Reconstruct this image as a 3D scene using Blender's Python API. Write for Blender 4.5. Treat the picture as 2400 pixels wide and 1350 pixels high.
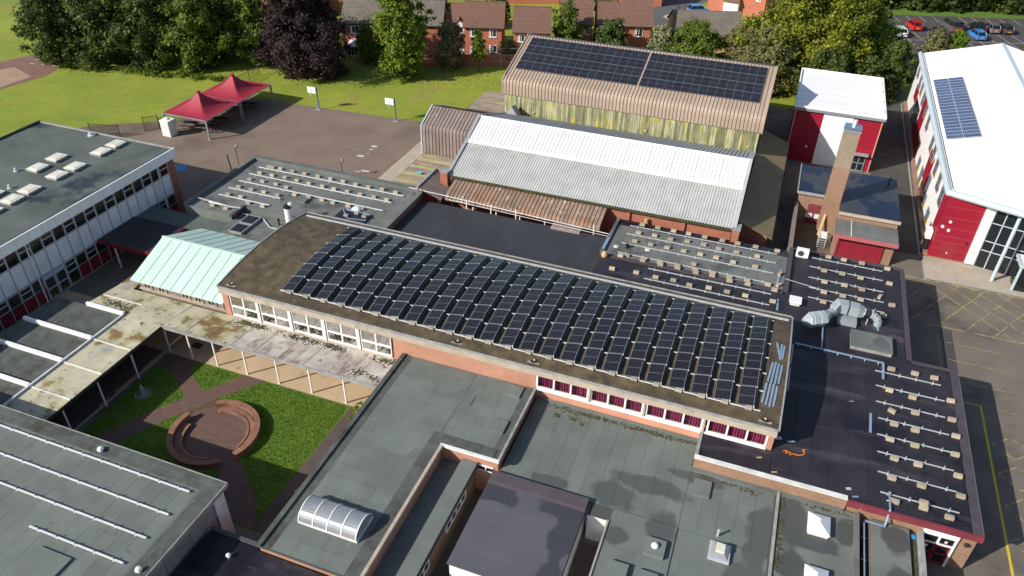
import bpy, math, random
import numpy as np
from mathutils import Vector, Matrix
R = random.Random(7)
for o in list(bpy.data.objects): bpy.data.objects.remove(o)
SC = bpy.context.scene
COL = SC.collection
RAD = math.radians

# ---------------------------------------------------------------- camera, sky, sun, exposure
PITCH, ROLL, YAW = 0.61433425, -0.01928832, -0.34666692
fw = Vector((math.sin(YAW)*math.cos(PITCH), math.cos(YAW)*math.cos(PITCH), -math.sin(PITCH)))
rt = Vector((math.cos(YAW), -math.sin(YAW), 0)); dn = fw.cross(rt)
rt = (rt*math.cos(ROLL) + dn*math.sin(ROLL)).normalized(); up = -(fw.cross(rt))
cam = bpy.data.cameras.new('camera'); cam.sensor_width = 36; cam.lens = 1786.5/2400*36
cam.clip_start = 0.5; cam.clip_end = 3000
camo = bpy.data.objects.new('camera', cam); COL.objects.link(camo)
camo.matrix_world = Matrix(((rt.x, up.x, -fw.x, 0), (rt.y, up.y, -fw.y, 0), (rt.z, up.z, -fw.z, 40.0), (0, 0, 0, 1)))
SC.camera = camo
SUN_AZ, SUN_EL = RAD(46), RAD(31)          # direction the shadows run, sun height
W = bpy.data.worlds.new('World'); SC.world = W; W.use_nodes = True
nt = W.node_tree; nt.nodes.clear()
sky = nt.nodes.new('ShaderNodeTexSky'); sky.sky_type = 'NISHITA'; sky.sun_disc = False
sky.sun_elevation = SUN_EL; sky.sun_rotation = math.atan2(-math.cos(SUN_AZ), -math.sin(SUN_AZ))
sky.air_density = 1.0; sky.dust_density = 1.0; sky.ozone_density = 1.0
bg = nt.nodes.new('ShaderNodeBackground'); bg.inputs[1].default_value = 0.095
wo = nt.nodes.new('ShaderNodeOutputWorld')
nt.links.new(sky.outputs[0], bg.inputs[0]); nt.links.new(bg.outputs[0], wo.inputs[0])
sl = bpy.data.lights.new('sun', 'SUN'); sl.energy = 4.3; sl.angle = RAD(0.5); sl.color = (1.0, 0.95, 0.87)
so = bpy.data.objects.new('sun', sl); COL.objects.link(so)
sd = Vector((math.cos(SUN_AZ)*math.cos(SUN_EL), math.sin(SUN_AZ)*math.cos(SUN_EL), -math.sin(SUN_EL)))
so.rotation_euler = sd.to_track_quat('-Z', 'Y').to_euler(); so.location = (-60, -60, 90)
VS = SC.view_settings; VS.view_transform = 'Standard'; VS.look = 'None'; VS.gamma = 1; VS.exposure = 0.5
VS.use_curve_mapping = False

# ---------------------------------------------------------------- materials
def nd(t, typ, **kw):
    n = t.nodes.new(typ)
    for k, v in kw.items():
        if k.startswith('i_'): n.inputs[k[2:].replace('_', ' ')].default_value = v
        else: setattr(n, k, v)
    return n
def c4(c): return (c[0], c[1], c[2], 1)
def mixc(t, fac, a, b):
    m = t.nodes.new('ShaderNodeMix'); m.data_type = 'RGBA'
    for sock, val in ((0, fac), (6, a), (7, b)):
        if hasattr(val, 'links') or hasattr(val, 'is_linked'): t.links.new(val, m.inputs[sock])
        else: m.inputs[sock].default_value = val if sock == 0 else c4(val)
    return m.outputs[2]
def coords(t, space, scale=(1, 1, 1)):
    if space == 'world':
        g = t.nodes.new('ShaderNodeNewGeometry'); s = g.outputs['Position']
    else:
        g = t.nodes.new('ShaderNodeTexCoord'); s = g.outputs['Object']
    m = nd(t, 'ShaderNodeMapping'); m.inputs['Scale'].default_value = scale
    t.links.new(s, m.inputs['Vector']); return m.outputs[0]
def noise(t, vec, scale, detail=4, rough=.55, lo=.35, hi=.65):
    n = nd(t, 'ShaderNodeTexNoise'); n.inputs['Scale'].default_value = scale
    n.inputs['Detail'].default_value = detail; n.inputs['Roughness'].default_value = rough
    t.links.new(vec, n.inputs['Vector'])
    r = nd(t, 'ShaderNodeMapRange'); r.inputs[1].default_value = lo; r.inputs[2].default_value = hi
    t.links.new(n.outputs[0], r.inputs[0]); return r.outputs[0]
def start(name):
    m = bpy.data.materials.new(name); m.use_nodes = True; t = m.node_tree
    return m, t, t.nodes['Principled BSDF']
def addbump(t, p, h, strength, dist=.02):
    b = nd(t, 'ShaderNodeBump'); b.inputs['Strength'].default_value = strength; b.inputs['Distance'].default_value = dist
    t.links.new(h, b.inputs['Height']); t.links.new(b.outputs[0], p.inputs['Normal'])
def rnd_val(t, col, amt, island=False):
    if island:
        g = t.nodes.new('ShaderNodeNewGeometry'); s = g.outputs['Random Per Island']
    else:
        g = t.nodes.new('ShaderNodeObjectInfo'); s = g.outputs['Random']
    r = nd(t, 'ShaderNodeMapRange'); r.inputs[3].default_value = 1-amt; r.inputs[4].default_value = 1+amt
    t.links.new(s, r.inputs[0])
    h = nd(t, 'ShaderNodeHueSaturation'); t.links.new(r.outputs[0], h.inputs['Value']); t.links.new(col, h.inputs['Color'])
    return h.outputs[0]
def mk(name, a, b=None, scale=.6, rough=.8, metal=0, bump=0, bscale=25, rnd=0, island=0, stains=(), space='world', stretch=(1, 1, 1), detail=5, spec=None, wet=None):
    """two-tone noise material; stains = [(colour, scale, lo, hi, stretch)]"""
    m, t, p = start(name)
    v = coords(t, space, stretch)
    col = mixc(t, noise(t, v, scale, detail), a, b if b else tuple(x*.88 for x in a))
    rf = None
    for i, s in enumerate(stains):
        v2 = coords(t, space, s[4] if len(s) > 4 else (1, 1, 1))
        f = noise(t, v2, s[1], 5, .6, s[2], s[3])
        col = mixc(t, f, col, s[0])
        if wet and i == wet[0]:
            r = nd(t, 'ShaderNodeMapRange'); r.inputs[3].default_value = rough; r.inputs[4].default_value = wet[1]
            t.links.new(f, r.inputs[0]); rf = r.outputs[0]
    if rnd: col = rnd_val(t, col, rnd)
    if island: col = rnd_val(t, col, island, True)
    t.links.new(col, p.inputs['Base Color'])
    p.inputs['Roughness'].default_value = rough; p.inputs['Metallic'].default_value = metal
    if rf: t.links.new(rf, p.inputs['Roughness'])
    if spec is not None: p.inputs['Specular IOR Level'].default_value = spec
    if bump:
        addbump(t, p, noise(t, v, bscale, 3, .6, .2, .8), bump)
    return m
def mk_brick(name, a, b, mortar, space='world', dirt=None, bw=.225, bh=.075, floor=False):
    m, t, p = start(name)
    v = coords(t, space)
    s = nd(t, 'ShaderNodeSeparateXYZ'); t.links.new(v, s.inputs[0])
    ad = nd(t, 'ShaderNodeMath', operation='ADD'); t.links.new(s.outputs[0], ad.inputs[0]); t.links.new(s.outputs[1], ad.inputs[1])
    c = nd(t, 'ShaderNodeCombineXYZ'); t.links.new(s.outputs[0] if floor else ad.outputs[0], c.inputs[0]); t.links.new(s.outputs[1 if floor else 2], c.inputs[1])
    k = nd(t, 'ShaderNodeTexBrick'); k.inputs['Scale'].default_value = 1; k.inputs['Brick Width'].default_value = bw
    k.inputs['Row Height'].default_value = bh; k.inputs['Mortar Size'].default_value = .008; k.inputs['Bias'].default_value = 0
    k.inputs['Color1'].default_value = c4(a); k.inputs['Color2'].default_value = c4(b); k.inputs['Mortar'].default_value = c4(mortar)
    t.links.new(c.outputs[0], k.inputs['Vector'])
    col = mixc(t, noise(t, v, .5, 5, .6, .3, .9), k.outputs[0], dirt or tuple(x*.55 for x in a))
    t.links.new(col, p.inputs['Base Color']); p.inputs['Roughness'].default_value = .9
    addbump(t, p, k.outputs['Fac'], -.5, .01)
    return m
def mk_leaf(name, a, b, c, sc=.5):
    m, t, p = start(name)
    v = coords(t, 'world')
    col = mixc(t, noise(t, v, sc, 3, .6, .35, .65), a, b)
    g = t.nodes.new('ShaderNodeNewGeometry')
    r = nd(t, 'ShaderNodeMapRange'); r.inputs[1].default_value = .72; r.inputs[2].default_value = 1.0
    t.links.new(g.outputs['Random Per Island'], r.inputs[0])
    col = mixc(t, r.outputs[0], col, c)
    col = rnd_val(t, col, .25, True)
    p.inputs['Roughness'].default_value = .6; p.inputs['Specular IOR Level'].default_value = .25
    t.links.new(col, p.inputs['Base Color'])
    tr = nd(t, 'ShaderNodeBsdfTranslucent'); t.links.new(col, tr.inputs[0])
    mx = nd(t, 'ShaderNodeMixShader'); mx.inputs[0].default_value = .3
    t.links.new(p.outputs[0], mx.inputs[1]); t.links.new(tr.outputs[0], mx.inputs[2])
    t.links.new(mx.outputs[0], t.nodes['Material Output'].inputs[0])
    return m
def mk_glass(name, tint, refl, rough=.02):
    m, t, p = start(name); t.nodes.remove(p)
    tr = nd(t, 'ShaderNodeBsdfTransparent'); tr.inputs[0].default_value = c4(tint)
    gl = nd(t, 'ShaderNodeBsdfGlossy'); gl.inputs[0].default_value = (1, 1, 1, 1); gl.inputs['Roughness'].default_value = rough
    fr = nd(t, 'ShaderNodeLayerWeight'); pw_ = nd(t, 'ShaderNodeMath', operation='POWER'); pw_.inputs[1].default_value = 5.0; t.links.new(fr.outputs['Facing'], pw_.inputs[0])
    ad = nd(t, 'ShaderNodeMath', operation='ADD', use_clamp=True); ad.inputs[1].default_value = refl; t.links.new(pw_.outputs[0], ad.inputs[0])
    mx = nd(t, 'ShaderNodeMixShader'); t.links.new(ad.outputs[0], mx.inputs[0])
    t.links.new(tr.outputs[0], mx.inputs[1]); t.links.new(gl.outputs[0], mx.inputs[2])
    t.links.new(mx.outputs[0], t.nodes['Material Output'].inputs[0]); return m
def mk_cells(name, dark, line, cw, ch, mid, lw=.012):
    """solar cells: fine grid in object space (x across, y along), brighter middle bar"""
    m, t, p = start(name)
    v = coords(t, 'object')
    k = nd(t, 'ShaderNodeTexBrick', offset=0.0, squash=1.0); k.inputs['Scale'].default_value = 1
    k.inputs['Brick Width'].default_value = cw; k.inputs['Row Height'].default_value = ch; k.inputs['Mortar Size'].default_value = lw
    k.inputs['Mortar Smooth'].default_value = .3
    k.inputs['Color1'].default_value = c4(dark); k.inputs['Color2'].default_value = c4(tuple(x*1.25 for x in dark)); k.inputs['Mortar'].default_value = c4(line)
    t.links.new(v, k.inputs['Vector'])
    col = rnd_val(t, k.outputs[0], .15)
    t.links.new(col, p.inputs['Base Color']); p.inputs['Roughness'].default_value = .18
    p.inputs['Specular IOR Level'].default_value = .35
    return m
def mk_damp(name, a, b, dark, patches, rough=.88, wetr=.45, rnd=.06, extra=None):
    """felt with damp areas: patches = [(x, y, rx, ry)], edges broken up by noise"""
    m, t, p = start(name); v = coords(t, 'world')
    col = mixc(t, noise(t, v, .5, 5), a, b)
    col = mixc(t, noise(t, v, 1.3, 5, .6, .64, .78), col, (.08, .074, .052))
    g = t.nodes.new('ShaderNodeNewGeometry'); acc = None
    for (x, y, rx, ry) in patches:
        mp = nd(t, 'ShaderNodeMapping', vector_type='POINT'); mp.inputs['Location'].default_value = (-x/rx, -y/ry, 0); mp.inputs['Scale'].default_value = (1/rx, 1/ry, 0)
        t.links.new(g.outputs['Position'], mp.inputs['Vector'])
        ln = nd(t, 'ShaderNodeVectorMath', operation='LENGTH'); t.links.new(mp.outputs[0], ln.inputs[0])
        s_ = nd(t, 'ShaderNodeMath', operation='SUBTRACT'); s_.inputs[0].default_value = 1.0; t.links.new(ln.outputs['Value'], s_.inputs[1])
        if acc is None: acc = s_.outputs[0]
        else:
            mx = nd(t, 'ShaderNodeMath', operation='SMOOTH_MAX'); mx.inputs[2].default_value = .3; t.links.new(acc, mx.inputs[0]); t.links.new(s_.outputs[0], mx.inputs[1]); acc = mx.outputs[0]
    n = nd(t, 'ShaderNodeTexNoise'); n.inputs['Scale'].default_value = .9; n.inputs['Detail'].default_value = 4; t.links.new(v, n.inputs['Vector'])
    ad = nd(t, 'ShaderNodeMath', operation='MULTIPLY_ADD'); ad.inputs[1].default_value = 1.3; ad.inputs[2].default_value = -.65; t.links.new(n.outputs[0], ad.inputs[0])
    sm = nd(t, 'ShaderNodeMath', operation='ADD'); t.links.new(acc, sm.inputs[0]); t.links.new(ad.outputs[0], sm.inputs[1])
    r = nd(t, 'ShaderNodeMapRange'); r.inputs[1].default_value = -.06; r.inputs[2].default_value = .2; t.links.new(sm.outputs[0], r.inputs[0])
    col = mixc(t, r.outputs[0], col, dark); col = rnd_val(t, col, rnd)
    rr = nd(t, 'ShaderNodeMapRange'); rr.inputs[3].default_value = rough; rr.inputs[4].default_value = wetr; t.links.new(r.outputs[0], rr.inputs[0])
    t.links.new(col, p.inputs['Base Color']); t.links.new(rr.outputs[0], p.inputs['Roughness'])
    addbump(t, p, noise(t, v, 60, 3, .6, .2, .8), .25); return m
F1 = (.135, .15, .14)
M = {}
M['felt'] = mk('felt', (.148, .168, .152), (.115, .132, .12), .5, .85, bump=.25, bscale=60, rnd=.07, stains=[((.105, .115, .108), .16, .52, .7), ((.075, .068, .05), 1.3, .66, .78), ((.17, .18, .165), 2.6, .6, .8, (1, .25, 1))], wet=(0, .65))
M['felt_base'] = mk('felt_base', (.07, .075, .07), None, .5, .9)
M['felt_mod'] = mk('felt_mod', (.155, .16, .15), (.115, .12, .112), .5, .9, bump=.25, bscale=60, rnd=.06, stains=[((.085, .087, .082), .3, .54, .62), ((.07, .064, .04), .9, .66, .76)], wet=(0, .6))
M['felt_green'] = mk('felt_green', (.105, .125, .112), (.06, .075, .066), .25, .8, bump=.2, bscale=50, stains=[((.02, .026, .032), .18, .58, .66), ((.13, .13, .11), .12, .6, .75, (1, .4, 1))], wet=(0, .35))
M['felt_dark'] = mk('felt_dark', (.033, .029, .036), (.020, .018, .025), .4, .5, bump=.2, bscale=50, rnd=.1, stains=[((.012, .011, .018), .16, .5, .62), ((.085, .076, .08), .35, .56, .78, (.4, 1.8, 1)), ((.06, .055, .06), 2.5, .6, .8, (.3, 2, 1))], wet=(0, .3), spec=.3)
M['felt_black'] = mk('felt_black', (.034, .037, .044), (.024, .026, .031), .3, .8, bump=.2, bscale=50, rnd=.08, stains=[((.085, .09, .095), .17, .66, .68)])
M['felt_purple'] = mk('felt_purple', (.088, .088, .10), (.076, .076, .088), .4, .8, bump=.2, bscale=60, rnd=.04)
M['felt_low'] = mk_damp('felt_low', (.148, .168, .152), (.118, .135, .122), (.085, .093, .086), [(-2.4,33.2,2.6,.8),(-4.4,31.6,1.6,1.1),(.3,34.8,1.7,.6),(4.3,31.8,.9,2.6),(3.9,28.6,1.4,1.2),(-1.3,30.2,1.0,1.3),(-3.6,28.8,.7,.9),(-8.5,31.2,1.4,.5),(3.2,26.5,1.6,.7)])
M['felt_modp'] = mk_damp('felt_modp', (.155, .165, .15), (.12, .128, .116), (.075, .078, .073), [(6.1,33.6,1.1,1.7),(7.4,32.4,1.6,.8),(6.2,30.2,1.1,1.3),(9.0,33.8,.6,1.0),(8.6,28.6,.8,1.2),(11.9,34.4,.9,1.0),(12.1,31.3,.9,1.4)])
M['felt_box'] = mk_damp('felt_box', (.092, .092, .105), (.08, .08, .092), (.05, .05, .06), [(-11.3,29.0,1.6,.8),(-6.6,29.2,1.9,.7),(-6.4,27.4,.9,1.9),(-6.4,24.6,.7,1.0),(-6.5,23.5,1.0,.5)], .75, .4, .03)
M['puddle'] = mk('puddle', (.05, .05, .061), (.045, .045, .055), .6, .4)
M['felt_edge'] = mk('felt_edge', (.095, .105, .096), (.055, .06, .053), 1.1, .9, bump=.3, stains=[((.04, .036, .022), .8, .56, .7), ((.13, .14, .13), 2, .6, .75)])
M['felt_wet'] = mk('felt_wet', (.105, .112, .106), (.085, .09, .086), .8, .6, bump=.2, bscale=60)
M['felt_wetroof'] = mk('felt_wetroof', (.05, .058, .07), (.04, .046, .056), .5, .5, stains=[((.012, .018, .04), .22, .45, .5)], wet=(0, .12), spec=.4)
M['salmon_red'] = mk('salmon_red', (.42, .12, .13), (.36, .10, .11), 2, .7)
M['brick_dark2'] = mk_brick('brick_dark2', (.33, .25, .16), (.22, .17, .12), (.36, .31, .24), dirt=(.2, .16, .12))
M['steel_cap'] = mk('steel_cap', (.35, .45, .58), None, 2, .25, metal=.7)
M['leaf_paint'] = mk('leaf_paint', (.02, .06, .035), None, 2, .5)
M['mauve_tile'] = mk('mauve_tile', (.25, .12, .25), None, 2, .6)
M['maroon_felt'] = mk('maroon_felt', (.07, .055, .065), (.052, .042, .05), 1.2, .8, bump=.3, bscale=40)
M['moss_roof'] = mk('moss_roof', (.115, .085, .047), (.05, .036, .021), 1.1, .95, bump=1.0, bscale=9, stains=[((.05, .036, .022), .3, .48, .72), ((.14, .12, .022), 1.4, .62, .76), ((.17, .135, .085), 7, .6, .75), ((.03, .022, .014), 4, .58, .72)])
M['moss'] = mk('moss', (.07, .075, .02), (.035, .03, .012), 5, .95, bump=.9, bscale=30)
M['concrete'] = mk('concrete', (.46, .38, .30), (.36, .30, .24), 1.2, .9, bump=.3, bscale=30, stains=[((.2, .17, .13), .7, .6, .75, (1, 1, .3))])
M['concrete_grey'] = mk('concrete_grey', (.33, .33, .31), (.22, .22, .21), 1.5, .9, bump=.3, bscale=30)
M['brick'] = mk_brick('brick', (.50, .21, .115), (.40, .15, .085), (.48, .40, .32), dirt=(.33, .16, .10))
M['brick_red'] = mk_brick('brick_red', (.40, .115, .06), (.33, .09, .05), (.33, .22, .17), dirt=(.24, .085, .05))
M['brick_tan'] = mk_brick('brick_tan', (.36, .19, .105), (.24, .115, .068), (.36, .29, .22), dirt=(.2, .12, .075))
M['brick_dark'] = mk_brick('brick_dark', (.26, .19, .16), (.2, .15, .13), (.3, .27, .24))
M['brick_house'] = mk_brick('brick_house', (.50, .145, .07), (.42, .115, .06), (.40, .25, .18), space='object', dirt=(.42, .125, .065))
M['salmon'] = mk('salmon', (.60, .30, .19), (.52, .25, .16), .8, .8, stains=[((.4, .22, .15), 1, .6, .8, (1, 1, .3))])
M['white'] = mk('white', (.80, .80, .78), (.74, .74, .72), 1.5, .5)
M['white_dirty'] = mk('white_dirty', (.72, .71, .68), (.56, .55, .52), 1.5, .7, stains=[((.4, .36, .28), .8, .6, .8)])
M['white_roof'] = mk('white_roof', (.74, .74, .72), (.70, .70, .685), .3, .45, stains=[((.60, .59, .56), .12, .55, .8, (.25, 1, 1))])
M['white_bright'] = mk('white_bright', (.86, .86, .85), (.82, .82, .81), .4, .5)
M['pv_light'] = mk('pv_light', (.5, .52, .55), None, 1, .4)
M['grey_roof'] = mk('grey_roof', (.45, .45, .43), (.38, .38, .365), .8, .6, stains=[((.30, .29, .27), .5, .6, .85, (1.4, .12, .12))])
M['grey_roof2'] = mk('grey_roof2', (.33, .35, .36), (.28, .30, .31), .4, .6)
M['spandrel'] = mk('spandrel', (.75, .75, .76), (.64, .64, .65), 1.2, .6, rnd=.05)
M['fascia_w'] = mk('fascia_w', (.82, .83, .84), (.76, .77, .78), .6, .5)
M['frame_grey'] = mk('frame_grey', (.36, .37, .38), None, 1, .6)
M['mullion'] = mk('mullion', (.42, .43, .45), None, 1, .6)
M['glass'] = mk_glass('glass', (.93, .95, .95), .02)
M['glass_refl'] = mk_glass('glass_refl', (.85, .88, .88), .5)
M['glass_dark'] = mk('glass_dark', (.012, .015, .018), None, 1, .04, spec=.6)
M['interior'] = mk('interior', (.03, .026, .024), (.015, .014, .014), .5, .9)
M['interior_warm'] = mk('interior_warm', (.16, .13, .09), (.05, .04, .03), .8, .9)
M['curtain'] = mk('curtain', (.28, .022, .09), (.2, .015, .06), 2, .85)
M['red_panel'] = mk('red_panel', (.22, .012, .016), (.17, .01, .014), 1, .6)
M['red_clad'] = mk('red_clad', (.29, .006, .025), (.25, .005, .021), .4, .5, stains=[((.21, .006, .02), .5, .56, .8, (1, 1, .25))])
M['red_fascia'] = mk('red_fascia', (.20, .03, .045), (.15, .022, .032), 1, .7, stains=[((.4, .2, .18), 3, .66, .75)])
M['garage_red'] = mk('garage_red', (.27, .018, .032), (.22, .015, .026), .8, .5)
M['brown_sheet'] = mk('brown_sheet', (.40, .305, .23), (.35, .265, .20), .35, .6, rnd=.05)
M['brown_old'] = mk('brown_old', (.29, .20, .14), (.21, .135, .095), .5, .75, rnd=.16, stains=[((.44, .38, .34), 1.4, .57, .66), ((.28, .12, .055), .4, .52, .7)])
M['mauve_sheet'] = mk('mauve_sheet', (.255, .20, .175), (.20, .155, .14), .6, .7, rnd=.08, stains=[((.42, .38, .36), 2.2, .66, .72)])
M['seam'] = mk('seam', (.10, .075, .055), None, 1, .7)
M['lichen'] = mk('lichen', (.36, .34, .20), (.19, .20, .10), 2.0, .9, rnd=.4, bump=.3, stretch=(1, 1, .3), stains=[((.50, .42, .02), .6, .54, .64, (4, 1, .3)), ((.50, .48, .40), .8, .58, .7, (5, 1, .2)), ((.06, .075, .045), .7, .56, .75, (2, 1, .5))])
M['mint'] = mk('mint', (.50, .655, .57), (.465, .62, .535), .5, .55, rnd=.03)
M['mint_seam'] = mk('mint_seam', (.36, .50, .43), None, 1, .6)
M['olive_sheet'] = mk('olive_sheet', (.22, .17, .085), (.18, .14, .07), .5, .7, rnd=.06)
M['pale_blue'] = mk('pale_blue', (.45, .53, .58), (.41, .49, .54), .5, .4)
M['blue_steel'] = mk('blue_steel', (.33, .45, .58), (.28, .40, .52), 2, .4, metal=.4)
M['galv'] = mk('galv', (.56, .59, .60), (.48, .51, .52), 3, .42, metal=.25)
M['alu'] = mk('alu', (.84, .84, .83), None, 3, .25, metal=.35)
M['alu_white'] = mk('alu_white', (.80, .80, .79), None, 3, .4, metal=.2)
M['block'] = mk('block', (.45, .38, .275), (.37, .31, .225), 3, .9, rnd=.2, bump=.3)
M['block_grey'] = mk('block_grey', (.38, .35, .28), (.32, .29, .24), 3, .9, rnd=.18, bump=.3)
M['cells'] = mk_cells('cells', (.011, .0115, .016), (.06, .064, .074), .167, .141, 0, .006)
M['cells2'] = mk_cells('cells2', (.013, .014, .021), (.05, .054, .064), .1617, .1233, 0, .006)
M['cells_blue'] = mk_cells('cells_blue', (.022, .045, .12), (.30, .34, .42), .155, .161, 0, .008)
M['pv_frame'] = mk('pv_frame', (.24, .25, .265), None, 1, .45, metal=.3)
M['pv_dark'] = mk('pv_dark', (.06, .06, .065), None, 1, .5)
M['black'] = mk('black', (.012, .012, .012), None, 1, .6)
M['black_steel'] = mk('black_steel', (.02, .021, .022), None, 1, .5)
M['walk_roof'] = mk('walk_roof', (.54, .49, .345), (.42, .385, .275), .9, .7, rnd=.06, bump=.2, stains=[((.33, .31, .16), .5, .5, .6), ((.20, .12, .045), .5, .57, .63), ((.34, .32, .28), .4, .6, .68), ((.08, .06, .035), 1.5, .6, .7)])
M['walk_roof2'] = mk('walk_roof2', (.54, .50, .43), (.36, .31, .28), .8, .7, rnd=.07, bump=.2, stains=[((.24, .17, .145), .8, .5, .62, (1, .5, 1)), ((.42, .38, .25), .5, .56, .66), ((.12, .075, .04), 1.1, .62, .72)])
M['paving_cream'] = mk('paving_cream', (.50, .37, .235), (.43, .32, .20), .5, .85, stains=[((.26, .17, .10), .7, .6, .72), ((.10, .07, .05), .4, .68, .8)])
M['paver_brick'] = mk_brick('paver_brick', (.15, .078, .056), (.10, .054, .044), (.07, .045, .038), floor=True, bw=.42, bh=.21, dirt=(.12, .075, .06))
M['path_dark'] = mk('path_dark', (.10, .075, .062), (.07, .052, .045), .6, .9, bump=.3)
M['ring_brick'] = mk('ring_brick', (.27, .13, .08), (.19, .092, .06), 2, .9, island=.12, bump=.3)
M['grass'] = mk('grass', (.245, .285, .018), (.165, .215, .014), .10, .95, bump=.35, bscale=5, stains=[((.24, .235, .03), .3, .5, .8), ((.24, .175, .07), .11, .58, .75), ((.12, .175, .014), .8, .54, .8), ((.24, .20, .05), 2.2, .56, .78), ((.09, .13, .012), 5, .6, .8)])
M['grass_court'] = mk('grass_court', (.105, .185, .012), (.07, .14, .009), .5, .95, bump=.8, bscale=14, stains=[((.15, .19, .025), .8, .55, .75), ((.15, .125, .05), .45, .66, .78)])
M['earth'] = mk('earth', (.16, .115, .08), (.11, .08, .055), .6, .95, bump=.4, stains=[((.07, .09, .02), .9, .6, .7)])
M['sand'] = mk('sand', (.36, .24, .16), (.3, .2, .13), .6, .95)
M['red_track'] = mk('red_track', (.20, .11, .08), (.17, .09, .07), .6, .9)
M['tarmac_play'] = mk('tarmac_play', (.205, .15, .113), (.165, .12, .09), .25, .9, bump=.25, bscale=30, stains=[((.19, .15, .12), .7, .6, .8, (.4, 1, 1)), ((.095, .07, .055), .1, .56, .8)])
M['tarmac'] = mk('tarmac', (.17, .145, .115), (.13, .11, .088), .3, .9, bump=.25, bscale=40, stains=[((.055, .048, .042), .2, .55, .7), ((.18, .155, .12), .5, .62, .8, (1, .3, 1))])
M['tarmac_dark'] = mk('tarmac_dark', (.07, .064, .06), (.052, .047, .045), .4, .9, bump=.25, bscale=40, stains=[((.10, .09, .08), .5, .6, .75)])
M['road'] = mk('road', (.10, .10, .105), (.08, .08, .083), .4, .9)
M['paving'] = mk('paving', (.42, .365, .285), (.36, .315, .245), .6, .9, rnd=.06, bump=.2)
M['planks'] = mk('planks', (.30, .245, .195), (.22, .175, .14), .8, .9, rnd=.12, bump=.3, stains=[((.36, .31, .13), .35, .55, .65, (.5, 2, 1))])
M['slab_moss'] = mk('slab_moss', (.42, .37, .20), (.33, .29, .15), .8, .9, rnd=.08)
M['yellow'] = mk('yellow', (.48, .38, .11), (.33, .27, .11), 2, .8, stains=[((.14, .115, .085), 1.6, .47, .6)])
M['yellow_new'] = mk('yellow_new', (.62, .45, .03), None, 2, .8)
M['white_line'] = mk('white_line', (.58, .56, .52), (.4, .38, .35), 2, .8, stains=[((.14, .12, .10), 1.5, .6, .7)])
M['canopy_red'] = mk('canopy_red', (.31, .016, .036), (.27, .014, .031), .6, .65)
M['steel_grey'] = mk('steel_grey', (.22, .24, .27), None, 1, .5)
M['blue_paint'] = mk('blue_paint', (.03, .09, .42), None, 1, .5)
M['blue_bright'] = mk('blue_bright', (.03, .26, .52), None, 1, .5)
M['cyan'] = mk('cyan', (.06, .50, .68), None, 1, .5)
M['orange'] = mk('orange', (.75, .22, .02), None, 1, .6)
M['wood'] = mk('wood', (.55, .38, .20), (.45, .30, .15), 3, .8)
M['stone'] = mk('stone', (.38, .36, .32), (.25, .24, .21), 4, .9, bump=.5)
M['gravel'] = mk('gravel', (.36, .32, .28), (.2, .18, .16), 8, .95, bump=.9, bscale=30)
M['bark'] = mk('bark', (.10, .075, .055), (.06, .045, .033), 4, .95, bump=.5)
M['acrylic'] = mk('acrylic', (.42, .43, .44), (.34, .35, .365), 1, .2, metal=.45)
M['duct_grey'] = mk('duct_grey', (.38, .43, .45), (.33, .38, .40), 1.5, .5, metal=.2)
M['skylight'] = mk('skylight', (.70, .67, .55), (.60, .57, .47), 1.5, .45, rnd=.05, stains=[((.42, .40, .33), 2, .62, .8)])
M['skylight_w'] = mk('skylight_w', (.80, .82, .84), None, 1, .3)
M['pebble'] = mk('pebble', (.27, .225, .22), (.2, .165, .165), 9, .95, rnd=.16, bump=.5, bscale=40)
M['lead'] = mk('lead', (.30, .31, .33), (.25, .26, .28), 2, .55)
M['tile_grey'] = mk_brick('tile_grey', (.165, .135, .115), (.115, .092, .08), (.05, .04, .035), space='object', bw=.33, bh=.5, dirt=(.2, .18, .13))
M['tile_brown'] = mk_brick('tile_brown', (.20, .105, .075), (.155, .078, .056), (.05, .028, .022), space='object', bw=.3, bh=.5, dirt=(.15, .085, .06))
M['cream_wall'] = mk('cream_wall', (.62, .42, .19), (.55, .37, .17), 1, .85)
M['sill'] = mk('sill', (.3, .29, .27), None, 1, .8)
M['car_glass'] = mk('car_glass', (.012, .014, .017), None, 1, .05, spec=.6)
M['rubber'] = mk('rubber', (.015, .015, .015), None, 1, .8)
M['rim'] = mk('rim', (.45, .46, .47), None, 1, .3, metal=.7)
M['lamp_red'] = mk('lamp_red', (.45, .01, .012), None, 1, .2)
M['lamp_clear'] = mk('lamp_clear', (.7, .72, .74), None, 1, .15)
M['plate_y'] = mk('plate_y', (.65, .45, .03), None, 1, .5)
for k, c in dict(red=(.55, .01, .02), white=(.75, .76, .77), grey=(.085, .083, .08), black=(.012, .013, .018), blue=(.03, .19, .50), silver=(.15, .15, .16), dgrey=(.055, .052, .05)).items():
    m, t, p = start('paint_'+k); p.inputs['Base Color'].default_value = c4(c); p.inputs['Roughness'].default_value = .28
    p.inputs['Coat Weight'].default_value = .8; p.inputs['Coat Roughness'].default_value = .06; M['paint_'+k] = m
M['leaf_dark'] = mk_leaf('leaf_dark', (.046, .078, .016), (.085, .122, .024), (.14, .18, .038))
M['leaf_mid'] = mk_leaf('leaf_mid', (.075, .125, .014), (.13, .185, .022), (.19, .23, .03))
M['leaf_bright'] = mk_leaf('leaf_bright', (.085, .15, .012), (.155, .23, .02), (.26, .28, .025))
M['leaf_yellow'] = mk_leaf('leaf_yellow', (.10, .14, .015), (.20, .22, .018), (.33, .31, .022), .3)
M['leaf_copper'] = mk_leaf('leaf_copper', (.026, .017, .017), (.045, .027, .027), (.075, .045, .045))
M['leaf_olive'] = mk_leaf('leaf_olive', (.125, .14, .04), (.19, .185, .065), (.29, .25, .12))
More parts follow.
